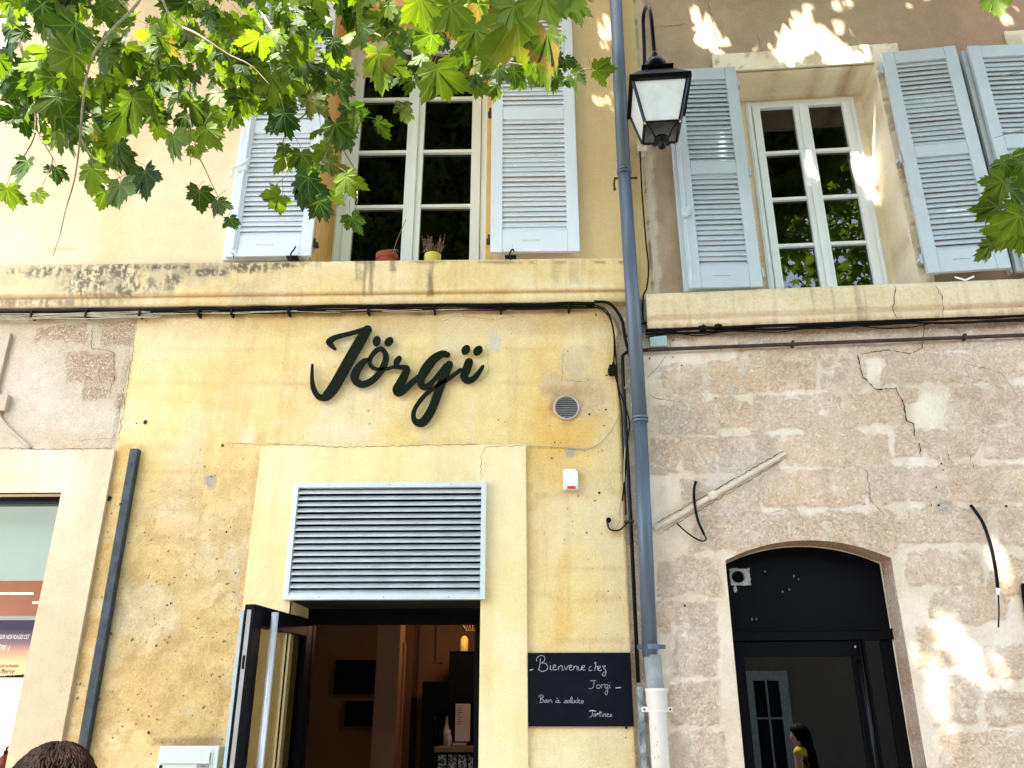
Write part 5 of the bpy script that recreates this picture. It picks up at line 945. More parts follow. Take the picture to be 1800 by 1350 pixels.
# cafe name in cut-out script
sg = thing('cafe_sign', 'dark green cut out script lettering above the cafe doorway', 'sign', 'L', P('L', 700, 700, .0))
LET = {'letter_j': [[(308,328,13),(272,292,24),(256,265,27),(290,236,24),(345,214,20),(440,190,18),(530,165,19),(600,145,24)],[(612,150,38),(560,230,46),(470,385,47),(380,545,47),(300,685,47),(235,765,42),(190,785,28),(145,765,24),(110,700,22),(96,620,16),(96,540,12),(99,480,9)]],
 'letter_o': [[(640,425,10),(575,450,24),(505,545,36),(498,620,34),(560,660,30),(645,632,28),(720,560,26),(772,465,26),(782,385,24),(742,332,20),(692,348,20),(645,405,18),(630,455,18),(650,495,16),(700,520,14),(780,518,11),(860,498,12)]],
 'letter_r': [[(908,418,22),(885,450,26),(880,485,22)],[(865,500,14),(930,502,20),(980,515,26),(958,575,34),(920,650,38),(884,712,36),(905,742,30),(955,715,26),(1025,645,24),(1085,595,22)]],
 'letter_g': [[(1358,385,24),(1305,378,30),(1225,430,38),(1155,520,42),(1112,600,34),(1112,660,30),(1150,686,26),(1210,645,19),(1280,560,18),(1345,490,26)],[(1375,475,32),(1335,560,36),(1290,680,36),(1245,810,36),(1195,925,36),(1125,1015,36),(1060,1008,26),(1040,950,19),(1062,875,17),(1140,770,17),(1230,695,16),(1330,635,15),(1420,570,15),(1480,525,16)]],
 'letter_i': [[(1558,455,36),(1532,530,36),(1512,590,33),(1545,626,28),(1600,608,24),(1650,550,19),(1688,495,14)]]}
DOT = {'letter_o': [(697, 258, 34, 48, -25), (812, 263, 33, 48, -45)], 'letter_i': [(1528, 340, 36, 48, -40), (1641, 347, 36, 50, -48)]}
zoff = 0
for nm, sts in LET.items():
    mb = MB()
    for st in sts:
        zoff += .0004; o1 = .045+zoff; pts = catmull([np.array(p_, float) for p_ in st], 8); loopL = []; loopR = []; Q = [unproj(530+p_[0]/5.294, 550+p_[1]/5.294, o1, 'L') for p_ in pts]; sc_ = .0042/5.294
        H = [p_[2]*sc_ for p_ in pts]; n = len(Q); T = []
        for i in range(n): t_ = np.array(Q[min(i+1, n-1)])-np.array(Q[max(i-1, 0)]); T.append(t_/(np.linalg.norm(t_)+1e-9))
        L_ = [(Q[i][0]-T[i][1]*H[i], Q[i][1]+T[i][0]*H[i]) for i in range(n)]; R_ = [(Q[i][0]+T[i][1]*H[i], Q[i][1]-T[i][0]*H[i]) for i in range(n)]
        vs = []; o0 = o1-.018
        for i in range(n): vs += [(L_[i][0], -o1, L_[i][1]), (R_[i][0], -o1, R_[i][1]), (R_[i][0], -o0, R_[i][1]), (L_[i][0], -o0, L_[i][1])]
        fs = [(4*i+k, 4*(i+1)+k, 4*(i+1)+(k+1) % 4, 4*i+(k+1) % 4) for i in range(n-1) for k in range(4)]; mb.add(vs, fs)
        for i in (0, n-1):
            K = 18; c_ = Q[i]; ring = [(c_[0]+H[i]*math.cos(2*math.pi*k/K), c_[1]+H[i]*math.sin(2*math.pi*k/K)) for k in range(K)]; o2 = o1-.0002
            mb.add([(x, -o2, z) for x, z in ring]+[(x, -o0, z) for x, z in ring], [tuple(range(K))]+[(k, K+k, K+(k+1) % K, (k+1) % K) for k in range(K)])
    for (cx, cy, rx, ry, an) in DOT.get(nm, []):
        K = 24; an = math.radians(-an); ring = []
        for k in range(K): a_ = 2*math.pi*k/K; x_, y_ = rx*math.cos(a_), ry*math.sin(a_); ring.append(unproj(530+(cx+x_*math.cos(an)-y_*math.sin(an))/5.294, 550+(cy+x_*math.sin(an)+y_*math.cos(an))/5.294, .045, 'L'))
        mb.add([(x, -.045, z) for x, z in ring]+[(x, -.027, z) for x, z in ring], [tuple(range(K))[::-1]]+[(k, (k+1) % K, K+(k+1) % K, K+k) for k in range(K)])
    mb.build(nm, M['sign'], sg)
mb = MB()
for (x, y) in ((590, 1), (0, 0)): pass
for (x, y) in ((150, 760), (560, 250), (520, 660), (780, 400), (900, 730), (1130, 650), (1100, 1020), (1330, 600), (1540, 600)): q = unproj(530+x/5.294, 550+y/5.294, .02, 'L'); mb = MB(); mb.tube([(q[0], .003, q[1]), (q[0], -.03, q[1])], .004, 6); mb.build('standoff_pin', M['steel'], sg)
# steel bar on the left
t0, t1 = unproj(231, 788, .05), unproj(140, 1305, .05); mb = MB(); uA = unproj(226, 800, .05)[0]; uB = U_(240, 800, .05)
mb.box(uA, uB+.004, .0, .05, .4, t0[1]); br = thing('steel_post', 'dark grey steel angle post fixed to the yellow wall beside the left shop', 'metal post', 'L', (uA, 0, .4)); mb.build('angle_bar', M['barpaint'], br, bevel=.006)
mb = MB(); q = P('L', 208, 886, .052); mb.sphere((q[0], -.052, q[2]), .007, 10); mb.build('bolt', M['steel'], br)
mb = MB(); q = P('L', 208, 886, .01); mb.tube([(uA-.03, -.01, q[2]), (uA+.005, -.01, q[2])], .008, 8); mb.build('fixing', M['rust'], br)
# letter box
a, b = unproj(271, 1380, .12), unproj(386, 1312, .12); lb = thing('letterbox', 'pale green grey letterbox at the bottom edge left of the open door', 'letterbox', 'L', (a[0], 0, b[1]-.38))
zt = b[1]; mb = MB(); mb.box(a[0], b[0], .008, .12, zt-.38, zt); mb.build('case', M['letterbox'], lb, bevel=.006)
mb = MB(); f0, f1 = a[0]+.012, b[0]-.03; mb.box(f0, f1, .1205, .123, zt-.36, zt-.015); mb.build('front', M['letterbox'], lb, bevel=.001)
mb = MB(); mb.box(f0+.008, f1-.015, .1235, .131, zt-.085, zt-.03); mb.box(f0+.004, f1-.012, .1235, .136, zt-.088, zt-.078); mb.build('flap', M['letterbox'], lb, bevel=.002)
mb = MB(); mb.box(f1-.085, f1-.013, .1235, .125, zt-.128, zt-.093); mb.build('name_plate', M['plaque'], lb)
mb = MB(); mb.box(f1-.062, f1-.036, .1252, .1256, zt-.105, zt-.1); mb.box(f1-.07, f1-.03, .1252, .1256, zt-.118, zt-.114); mb.build('plate_print', M['ink'], lb)
mb = MB(); mb.lathe((f0+.012, -.1235, zt-.105), [(.001, .004), (.009, .004), (.010, 0)], 14, 'y'); mb.build('lock', M['black'], lb)

# flower pots on the sill
def pot(x, col, label, r, h, kind):
    o = .06 if kind == 0 else .06; b = unproj(x, 455, -.07+.0); y = .05
    t = thing('flower_pot', label, 'flower pot', 'L', (b[0], y, zcl)); mb = MB()
    if kind == 0: mb.lathe((b[0], y, zcl+.001), [(.001, 0), (r*.72, 0), (r*.92, h*.62), (r*.92, h*.63), (r*1.04, h*.64), (r*1.04, h), (r*.94, h), (r*.92, h*.85), (.001, h*.85)], 32)
    else: mb.lathe((b[0], y, zcl+.001), [(.001, 0), (r*.75, 0), (r*.92, h*.4), (r, h*.9), (r*1.0, h), (r*.93, h), (r*.9, h*.85), (.001, h*.85)], 32)
    mb.build('pot', col, t, smooth=True)
    rd = random.Random(int(x)); mb = MB()
    if kind == 0:
        mb.tube(catmull([(b[0]+.03, y, zcl+h*.8), (b[0]+.07, y, zcl+h+.14), (b[0]+.125, y-.01, zcl+h+.30)], 5), .0028, 5)
        for k in range(7): x0 = b[0]+rd.uniform(-.02, .04); mb.tube(catmull([(x0, y, zcl+h*.8), (x0+rd.uniform(-.03, .02), y, zcl+h+.03), (x0+rd.uniform(-.01, .06), y, zcl+h+.05), (x0+rd.uniform(0, .06), y, zcl+h+.02)], 4), .003, 5)
    else:
        for k in range(26):
            a_ = rd.uniform(-1, 1); x0 = b[0]+rd.uniform(-.03, .03); top = (x0+a_*.075, y+rd.uniform(-.03, .03), zcl+h+rd.uniform(.06, .17)); mid_ = ((x0+top[0])/2+a_*.01, y, zcl+h+.04); mb.tube(catmull([(x0, y, zcl+h*.8), mid_, top], 4), .0017, 4)
            for j in range(5): q = np.array(mid_)+(np.array(top)-np.array(mid_))*(j/4); mb.tube([q, q+np.array([rd.uniform(-.012, .012), rd.uniform(-.008, .008), rd.uniform(.006, .018)])], [.0035, .001], 4)
    mb.build('dry_plant', M['dry'], t)
pot(681, M['terracotta'], 'red terracotta pot with a bare stem on the sill behind the left casement', .078, .125, 0)
pot(761, M['yellowpot'], 'yellow pot with dry seed heads on the sill in front of the right casement', .062, .12, 1)
b = unproj(790, 456, -.05); mb = MB(); mb.lathe((b[0], .06, zcl+.001), [(.024, 0), (.022, .03), (.012, .05), (.001, .056)], 10); solo(mb, 'small_stone', M['zincgrey'], 'small pointed grey stone on the sill right of the yellow pot', 'stone')

# lantern
lc = at_depth(1166, 130, 1.0)-CAM; tgt = .62
def on_off(px, py, off): q = unproj(px, py, off, 'R'); return q
RW = .185                                        # half rim
zt_ = unproj(1165, 134, .62+RW, 'R')[1]; uL = unproj(1160, 131, .62+RW, 'R')[0]; OF = .62
zb_ = unproj(1163, 213, OF+.115, 'R')[1]
print('lantern z', zt_, zb_)
la = thing('wall_lantern', 'black wrought iron wall lantern with frosted panes on a swan neck bracket', 'lantern', 'R', (uL, -OF, zb_))
mb = MB(); rt_, rb_ = RW, .115
def sq(r, z): return [(uL-r, -OF-r, z), (uL+r, -OF-r, z), (uL+r, -OF+r, z), (uL-r, -OF+r, z)]
T_, B_ = sq(rt_, zt_), sq(rb_, zb_)
for i in range(4):
    j = (i+1) % 4; mb.tube([T_[i], T_[j]], .013, 4); mb.tube([B_[i], B_[j]], .010, 4); mb.tube([T_[i], B_[i]], .011, 4)
mb.box(uL-rt_-.02, uL+rt_+.02, OF-rt_-.02, OF-rt_+.015, zt_-.022, zt_+.012); mb.box(uL-rt_-.02, uL+rt_+.02, OF+rt_-.015, OF+rt_+.02, zt_-.022, zt_+.012); mb.box(uL-rt_-.021, uL-rt_+.014, OF-rt_+.015, OF+rt_-.015, zt_-.022, zt_+.012); mb.box(uL+rt_-.014, uL+rt_+.021, OF-rt_+.015, OF+rt_-.015, zt_-.022, zt_+.012)
mb.build('frame', M['black'], la)
for i in range(4):
    j = (i+1) % 4; pb = MB(); c_ = np.array([uL, -OF, 0]); A_ = [np.array(T_[i]), np.array(T_[j]), np.array(B_[j]), np.array(B_[i])]; A_ = [a_+(np.array([uL, -OF, a_[2]])-a_)*.02 for a_ in A_]; pb.add(A_, [(0, 1, 2, 3)]); pb.build('pane', M['lampglass'], la)
mb = MB(); R1 = sq(rt_+.02, zt_+.013); R2 = sq(.095, zt_+.15); R3 = sq(.095, zt_+.18); R4 = sq(.08, zt_+.19); vs = R1+R2+R3+R4; fs = [(k*4+i, k*4+(i+1) % 4, (k+1)*4+(i+1) % 4, (k+1)*4+i) for k in range(3) for i in range(4)]+[(12, 13, 14, 15), (3, 2, 1, 0)]; mb.add(vs, fs); mb.box(uL-.108, uL+.108, OF-.108, OF+.108, zt_+.160, zt_+.178); mb.build('roof', M['black'], la)
mb = MB(); mb.lathe((uL, -OF, zt_+.185), [(.085, 0), (.088, .03), (.082, .07), (.06, .11), (.03, .13), (.016, .14), (.018, .16), (.022, .165), (.014, .20), (.001, .20)], 24); mb.build('cap', M['black'], la, smooth=True)
mb = MB(); 
for sx_, sy_ in ((-1, -1), (1, -1), (1, 1), (-1, 1)): mb.tube(catmull([(uL+sx_*rb_*.9, -OF+sy_*rb_*.9, zb_-.004), (uL+sx_*rb_*.6, -OF+sy_*rb_*.6, zb_-.03), (uL+sx_*.04, -OF+sy_*.04, zb_-.075), (uL, -OF, zb_-.05)], 5), .006, 6)
mb.lathe((uL, -OF, zb_-.135), [(.001, 0), (.022, .008), (.028, .026), (.020, .042), (.034, .05), (.05, .06), (.05, .085), (.03, .09), (.001, .09)], 16); mb.build('finial', M['black'], la, smooth=True)
for q in B_: mb = MB(); mb.lathe((q[0], q[1], q[2]-.022), [(.001, 0), (.005, .002), (.006, .009), (.008, .012), (.008, .02), (.001, .022)], 10); mb.build('brass_nut', M['brass'], la)
ub = U_(1129, 150, .03, 'R'); mb = MB(); zk = zt_-.02
mb.box(ub-.02, ub+.02, 0, .02, zk+.12, zk+.60)
ztop_ = zt_+1.02
arc = catmull([(ub, -.02, zk+.16), (ub+.008, -.05, zk+.3), (ub+.02, -.16, ztop_-.22), (ub+(uL-ub)*.45, -.33, ztop_), (ub+(uL-ub)*.85, -OF+.02, ztop_-.22), (uL, -OF, zt_+.37)], 8); mb.tube(arc, .015, 10)
arc2 = catmull([(ub+.005, -.04, zk+.15), (ub+.02, -.15, zk+.36), (ub+(uL-ub)*.5, -.34, zk+.42), (ub+(uL-ub)*.85, -OF+.08, zk+.35), (ub+(uL-ub)*.8, -OF+.14, zk+.26), (ub+(uL-ub)*.6, -OF+.2, zk+.3)], 8); mb.tube(arc2, .008, 8); mb.build('bracket', M['black'], la, smooth=True)
q = P('R', 1129, 262, .03); mb = MB(); mb.box(q[0]-.04, q[0]+.035, 0, .045, q[2]-.03, q[2]+.07); mb.box(q[0]-.015, q[0]+.01, .0, .03, q[2]-.07, q[2]-.03); solo(mb, 'connector_box', M['cream'], 'small cream cable connector on the wall under the lantern', 'connector', 'R', bevel=.003)

# ================================================================= setting out of frame
mb = MB(); n = 30; S = 60
mb.add([(-S, -S, 0), (S, -S, 0), (S, S, 0), (-S, S, 0)], [(0, 1, 2, 3)])
g = mb.build('ground', mat('stone paving', (.21, .18, .14), .85, var=.15, vs=1.5, bump=.3, bs=20)); g['kind'] = 'structure'; g['label'] = 'pale stone paving of the street'
# house across the street
def mirror_ray(px, py, t_after):
    d = FWD*F_PX+RIGHT*(px-900)+UP*(675-py); n = np.array([-math.sin(PHI), -math.cos(PHI), 0]); o0 = np.array([UC, 0, 0.]); s_ = (-RD-.016-(CAM-o0)@n)/(d@n); h = CAM+s_*d; dr = d-2*(d@n)*n; dr /= np.linalg.norm(dr); return h, dr
h_, dr = mirror_ray(1349, 1230, 0); q_ = h_+dr*((-14.5-h_[1])/dr[1]); XW = q_[0]; print('mirrored window', q_)
oh = thing('house_opposite', 'grey beige house across the street seen mirrored in the black door', 'house', 'W', (8, -15, 0)); oy = -14.5
gw = mat('grey render', (.13, .105, .085), .9, var=.15, vs=.7, bump=.2, streak=True)
mb = MB(); wl = [(XW, .55), (XW+3.2, .8), (XW+6.3, .9), (XW-3.4, 1.0), (XW-6.6, 1.0), (XW-9.8, 1.0)]
mb.add([(-14, oy, 0), (20, oy, 0), (20, oy, 6.4), (-14, oy, 6.4)], [(3, 2, 1, 0)]); mb.add([(-14, oy, 6.4), (20, oy, 6.4), (20, oy-6, 6.4), (-14, oy-6, 6.4)], [(0, 1, 2, 3)]); mb.build('wall', gw, oh)
for (x, w_) in wl:
    for z0_, z1_ in ((.0, 2.25), (4.1, 5.9)):
        mb = MB(); y1 = oy+.06; mb.add([(x-w_/2-.2, y1, z0_), (x-w_/2, y1, z0_), (x-w_/2, y1, z1_), (x-w_/2-.2, y1, z1_+.2), (x+w_/2+.2, y1, z1_+.2), (x+w_/2, y1, z1_), (x+w_/2, y1, z0_), (x+w_/2+.2, y1, z0_)], [(0, 3, 2, 1), (3, 4, 5, 2), (4, 7, 6, 5)]); f_ = mb.build('window', M['zincgrey'], oh)
        mb = MB(); mb.add([(x-w_/2, oy+.03, z0_), (x+w_/2, oy+.03, z0_), (x+w_/2, oy+.03, z1_), (x-w_/2, oy+.03, z1_)], [(3, 2, 1, 0)]); mb.build('pane', M['darkdoor'], f_); mb = MB(); mb.box(x-.02, x+.02, -(oy+.03), -(oy+.06), z0_, z1_); mb.box(x-w_/2, x+w_/2, -(oy+.03), -(oy+.06), z1_-.8, z1_-.76); mb.build('glazing_bar', M['zincgrey'], f_)

# ================================================================= people
def person(name, label, loc, rz, J, edges, rad, skin_r, clothes, hair_m, headc, headr, hairf, eyes=True, cat='person'):
    t = thing(name, label, cat, 'W', (0, 0, 0)); t.matrix_world = Matrix.Translation(loc) @ Matrix.Rotation(rz, 4, 'Z')
    def skinned(nm, J_, E_, R_, m, root=0):
        me = bpy.data.meshes.new(nm); me.from_pydata([Vector(j) for j in J_], E_, []); o = bpy.data.objects.new(nm, me); COL.objects.link(o); o.parent = t; me.materials.append(m)
        md = o.modifiers.new('skin', 'SKIN'); md.use_smooth_shade = True
        if not me.skin_vertices: me.skin_vertices.new()
        for i, r_ in enumerate(R_): me.skin_vertices[0].data[i].radius = (r_, r_*1.0); me.skin_vertices[0].data[i].use_root = (i == root)
        s_ = o.modifiers.new('sub', 'SUBSURF'); s_.levels = 2; s_.render_levels = 2; return o
    body = skinned('body', J, edges, rad, M['skin'])
    for nm, J_, E_, R_, m in clothes: skinned(nm, J_, E_, R_, m)
    return t, skinned
def head_mesh(t, c, m, scale=1.0, tilt=0):
    """egg shaped head with brow, nose, lips, ears; faces -y in the person's frame"""
    mb = MB(); n, k = 28, 20; vs = []
    for i in range(k+1):
        ph = math.pi*i/k; zz = math.cos(ph)
        for j in range(n):
            a = 2*math.pi*j/n; x, y = math.cos(a), math.sin(a); w = math.sin(ph)
            rx = .077*(1-.22*max(0, -zz)**1.2); ry = .098*(1-.10*max(0, -zz)); X_, Y_, Z_c = rx*w*x, ry*w*y, .122*zz
            if y < 0:
                f = max(0, -y)**6*max(0, 1-abs(x)*4)
                Y_ -= .024*f*math.exp(-((zz+.16)/.13)**2)+.006*f*math.exp(-((zz+.48)/.07)**2); Y_ += .010*math.exp(-((zz-.06)/.08)**2)*math.exp(-((abs(x)-.38)/.16)**2)
                Y_ -= .010*max(0, -y)**3*math.exp(-((zz+.82)/.15)**2)
            vs.append((c[0]+X_*scale, c[1]+Y_*scale, c[2]+Z_c*scale))
    mb.add(vs, [(i*n+j, i*n+(j+1) % n, (i+1)*n+(j+1) % n, (i+1)*n+j) for i in range(k) for j in range(n)])
    for s_ in (-1, 1): mb.lathe((c[0]+s_*.078*scale, c[1]+.005, c[2]-.012), [(.001, -.028), (.010, -.022), (.013, 0), (.011, .02), (.001, .028)], 8)
    o = mb.build('head', m, t, smooth=True, base=(0, 0, 0))
    eb = MB()
    for s_ in (-1, 1): eb.sphere((c[0]+s_*.031*scale, c[1]-.080*scale, c[2]+.004), .0115, 10)
    eb.build('eye', M['white'], o, smooth=True, base=(0, 0, 0)); eb = MB()
    for s_ in (-1, 1): eb.sphere((c[0]+s_*.031*scale, c[1]-.0875*scale, c[2]+.004), .006, 8)
    eb.build('pupil', M['ink'], o, base=(0, 0, 0)); mb = MB(); mb.tube(catmull([(c[0]-.024, c[1]-.088*scale, c[2]-.056), (c[0], c[1]-.098*scale, c[2]-.058), (c[0]+.024, c[1]-.088*scale, c[2]-.056)], 4), [.002]+[.005]*7+[.002], 6); mb.build('lips', mat('lips', (.42, .14, .11), .5), o, smooth=True, base=(0, 0, 0))
    return o
def hand(t, w, s_, m, d=(0, 0, -1)):
    mb = MB(); w = np.array(w); mb.tube([w+np.array([0, 0, .01]), w+np.array([0, 0, -.03]), w+np.array([0, 0, -.08])], [.024, .036, .034], 10)
    for k, (y, l) in enumerate(((-.027, .062), (-.009, .072), (.009, .068), (.026, .054))):
        b = w+np.array([0, y, -.08]); mb.tube(catmull([b, b+np.array([-s_*.006, 0, -l*.45]), b+np.array([-s_*.02, 0, -l*.8]), b+np.array([-s_*.032, 0, -l])], 3), [.009]*4+[.0085]*3+[.0075, .007, .005], 8)
    b = w+np.array([0, -.03, -.03]); mb.tube(catmull([b, b+np.array([-s_*.012, -.02, -.025]), b+np.array([-s_*.022, -.026, -.055])], 3), [.012, .011, .011, .010, .009, .008, .006], 8); mb.build('hand', m, t, smooth=True, base=(0, 0, 0))
def standing(name, label, loc, rz, h, topm, legm, hair_m, long_hair, sleeve=True):
    s_ = h/1.70
    def V_(x, y, z): return (x*s_, y*s_, z*s_)
    J = [V_(0, 0, .95), V_(0, 0, 1.12), V_(0, .01, 1.32), V_(0, .01, 1.42), V_(0, 0, 1.50), V_(0, -.005, 1.56)]; E = [(0, 1), (1, 2), (2, 3), (3, 4), (4, 5)]; R = [.12, .105, .125, .09, .05, .048]
    for sd in (-1, 1):
        b = len(J); J += [V_(sd*.09, 0, .90), V_(sd*.10, -.01, .50), V_(sd*.10, .02, .09), V_(sd*.11, -.12, .035)]; E += [(0, b), (b, b+1), (b+1, b+2), (b+2, b+3)]; R += [.085, .055, .036, .03]
        b = len(J); J += [V_(sd*.17, .01, 1.40), V_(sd*.23, .03, 1.13), V_(sd*.24, -.03, .88)]; E += [(3, b), (b, b+1), (b+1, b+2)]; R += [.052, .038, .025]
    R = [r*s_ for r in R]
    tj = [V_(0, 0, .93), V_(0, 0, 1.12), V_(0, .01, 1.32), V_(0, .01, 1.42)]; te = [(0, 1), (1, 2), (2, 3)]; tr = [.128, .113, .133, .097]
    for sd in (-1, 1): b = len(tj); tj += [V_(sd*.17, .01, 1.40), V_(sd*.205, .02, 1.26 if sleeve else 1.36)]; te += [(3, b), (b, b+1)]; tr += [.060, .055]
    lj = [V_(0, 0, .97)]; le = []; lr = [.125]
    for sd in (-1, 1): b = len(lj); lj += [V_(sd*.09, 0, .90), V_(sd*.10, -.01, .50), V_(sd*.10, .015, .14)]; le += [(0, b), (b, b+1), (b+1, b+2)]; lr += [.096, .066, .055]
    t, sk = person(name, label, loc, rz, J, E, R, None, [('top', tj, te, [r*s_ for r in tr], topm), ('trousers', lj, le, [r*s_ for r in lr], legm)], hair_m, None, None, None)
    for sd in (-1, 1): hand(t, V_(sd*.24, -.03, .88), sd, M['skin'])
    hc_ = V_(0, -.02, 1.70-.125); hd = head_mesh(t, hc_, M['skin'], 1.0)
    mb = MB(); rd = random.Random(int(h*100)); n, k = 40, 14; vs = []
    low_ = -.9 if long_hair else -.25
    for i in range(k+1):
        ph = math.pi*.62*i/k
        for j in range(n):
            a = 2*math.pi*j/n; x, y = math.cos(a), math.sin(a); zz = math.cos(ph); w = math.sin(ph); fr_ = max(0, -y)
            if fr_ > 0 and zz < .70*fr_: lim = .70*fr_; zz2 = max(zz, lim); w2 = math.sqrt(max(0, 1-zz2*zz2)); zz, w = zz2, w2
            q = 1.10+.06*abs(x)+.05*fbm(np.array([j*.9+i*.13]), np.array([i*.22]), 1.4, 3, 3)[0]+.02*math.sin(j*1.9+i*.4)
            vs.append((hc_[0]+.080*w*x*q, hc_[1]+.006+.102*w*y*q, hc_[2]+.126*zz*(1.04+.03*math.sin(j*.8))))
    mb.add(vs, [(i*n+j, i*n+(j+1) % n, (i+1)*n+(j+1) % n, (i+1)*n+j) for i in range(k) for j in range(n)])
    for q in range(620):
        thr = rd.uniform(.50, .82)                       # locks following the skull
        a = rd.uniform(0, 2*math.pi); p0 = rd.uniform(.05, .9); pts = []
        a1 = a+rd.uniform(-.7, .7); L_ = rd.uniform(.5, .9)
        for m_ in range(7):
            ph = p0+L_*m_/6; aa = a+(a1-a)*m_/6; x, y = math.cos(aa), math.sin(aa); zz, w = math.cos(ph), math.sin(ph)
            if y < -.25 and zz < thr*(-y): break
            lift = 1.14+.10*abs(math.sin(m_*.7+q))+.03*rd.random(); pts.append((hc_[0]+.080*w*x*lift, hc_[1]+.006+.102*w*y*lift, hc_[2]+.128*zz*(1.02+.05*rd.random())))
        if len(pts) > 3: mb.tube(catmull(pts, 3), [.0015+.0026*math.sin(math.pi*i_/(3*(len(pts)-1)+1)) for i_ in range(3*(len(pts)-1)+1)], 5)
    if long_hair:
        for q in range(60):
            a = rd.uniform(.1, math.pi-.1); x0 = hc_[0]+.085*math.cos(a); y0 = hc_[1]+.02+.10*math.sin(a); mb.tube(catmull([(x0, y0, hc_[2]+.05), (x0*1.1, y0+.02, hc_[2]-.1), (x0*1.1+rd.uniform(-.03, .03), y0+rd.uniform(0, .05), hc_[2]-.22), (x0+rd.uniform(-.04, .04), y0+rd.uniform(.02, .07), hc_[2]-.36)], 3), [.010, .012, .013, .013, .013, .012, .011, .009, .007, .003], 6)
    mb.build('hair', hair_m, t, smooth=True, base=(0, 0, 0)); return t
hairm = mat('dark brown hair', (.0022, .001, .0006), .5, col2=(.0075, .003, .0015), vs=24, bump=.25, bs=150, spec=.05)
hp_ = at_depth(98, 1300, 1.82)
standing('person', 'dark haired person at the bottom left, only the top of the head in view', (hp_[0], hp_[1]+.02, hp_[2]-1.715), math.radians(28), 1.70, mat('blue shirt', (.05, .09, .18), .9), mat('dark trousers', (.02, .02, .03), .9), hairm, False)
# woman in the yellow top, only mirrored in the door
h_, dr = mirror_ray(1405, 1271, 0); tt_ = 5.3/abs(dr[1]); wp = h_+dr*tt_; print('woman head top', wp)
standing('person', 'woman with long dark hair and a yellow top, seen mirrored in the black door', (wp[0], wp[1], wp[2]-1.66), math.radians(-60), 1.64, mat('yellow top', (.70, .50, .02), .8), mat('pale jeans', (.25, .32, .42), .9), hairm, True, False)

# ================================================================= plane tree
def leaf_mat(name, lo, hi, trans=.45):
    m = bpy.data.materials.new(name); m.use_nodes = True; t = m.node_tree; t.nodes.clear(); L = t.links.new
    at = N(t, 'ShaderNodeAttribute', attribute_name='leafcol'); se = N(t, 'ShaderNodeSeparateColor'); L(at.outputs[0], se.inputs[0])
    uv = N(t, 'ShaderNodeAttribute', attribute_name='leafuv'); sx = N(t, 'ShaderNodeSeparateXYZ'); L(uv.outputs['Vector'], sx.inputs[0]); x, y = sx.outputs[0], sx.outputs[1]
    dmin = None
    for a in (90, 48, 132, 2, 178):
        c_, s_ = math.cos(math.radians(a)), math.sin(math.radians(a)); perp = mathn(t, 'ABSOLUTE', mathn(t, 'SUBTRACT', mathn(t, 'MULTIPLY', x, s_), mathn(t, 'MULTIPLY', y, c_))); al = mathn(t, 'ADD', mathn(t, 'MULTIPLY', x, c_), mathn(t, 'MULTIPLY', y, s_))
        w = mathn(t, 'SUBTRACT', .022, mathn(t, 'MULTIPLY', al, .014)); q = mathn(t, 'ADD', mathn(t, 'DIVIDE', perp, w), mathn(t, 'MULTIPLY', mathn(t, 'LESS_THAN', al, 0.0), 50.0))
        # side veins leave the midrib at an angle
        sv = mathn(t, 'ABSOLUTE', mathn(t, 'SUBTRACT', mathn(t, 'FRACT', mathn(t, 'SUBTRACT', mathn(t, 'MULTIPLY', al, 6.5), mathn(t, 'MULTIPLY', perp, 5.0))), .5)); sv = mathn(t, 'ADD', mathn(t, 'MULTIPLY', sv, 10.0), mathn(t, 'MULTIPLY', mathn(t, 'GREATER_THAN', perp, mathn(t, 'MULTIPLY', al, .42)), 50.0)); sv = mathn(t, 'ADD', sv, .85)
        q = mathn(t, 'MINIMUM', q, sv); dmin = q if dmin is None else mathn(t, 'MINIMUM', dmin, q)
    vein = N(t, 'ShaderNodeMapRange'); vein.inputs[1].default_value = 1.3; vein.inputs[2].default_value = .5; L(dmin, vein.inputs[0])
    n = N(t, 'ShaderNodeTexNoise'); n.inputs['Scale'].default_value = 30; n.inputs['Detail'].default_value = 4; L(N(t, 'ShaderNodeTexCoord').outputs['Object'], n.inputs['Vector'])
    c = mixn(t, se.outputs[0], lo, hi); c = mixn(t, .45, c, n.outputs[0], 'OVERLAY'); br = mathn(t, 'MULTIPLY', se.outputs[1], mathn(t, 'GREATER_THAN', n.outputs[0], .52)); c = mixn(t, br, c, (.22, .14, .05)); vc = mixn(t, .45, c, (.26, .38, .08)); c = mixn(t, mathn(t, 'MULTIPLY', vein.outputs[0], .55), c, vc)
    p = N(t, 'ShaderNodeBsdfPrincipled'); p.inputs['Roughness'].default_value = .5; p.inputs['Specular IOR Level'].default_value = .22; L(c, p.inputs['Base Color'])
    b = N(t, 'ShaderNodeBump'); b.inputs['Strength'].default_value = .5; b.inputs['Distance'].default_value = .004; L(mathn(t, 'SUBTRACT', 0.0, vein.outputs[0]), b.inputs['Height']); L(b.outputs[0], p.inputs['Normal'])
    tr = N(t, 'ShaderNodeBsdfTranslucent'); L(mixn(t, 1.0, c, (1.7, 1.65, .55), 'MULTIPLY'), tr.inputs[0]); mx = N(t, 'ShaderNodeMixShader'); mx.inputs[0].default_value = trans; o = N(t, 'ShaderNodeOutputMaterial'); L(p.outputs[0], mx.inputs[1]); L(tr.outputs[0], mx.inputs[2]); L(mx.outputs[0], o.inputs[0]); return m
LM = leaf_mat('plane leaf', (.010, .036, .0025), (.135, .205, .012))
LM2 = leaf_mat('plane leaf canopy', (.05, .09, .02), (.14, .21, .035), .5)
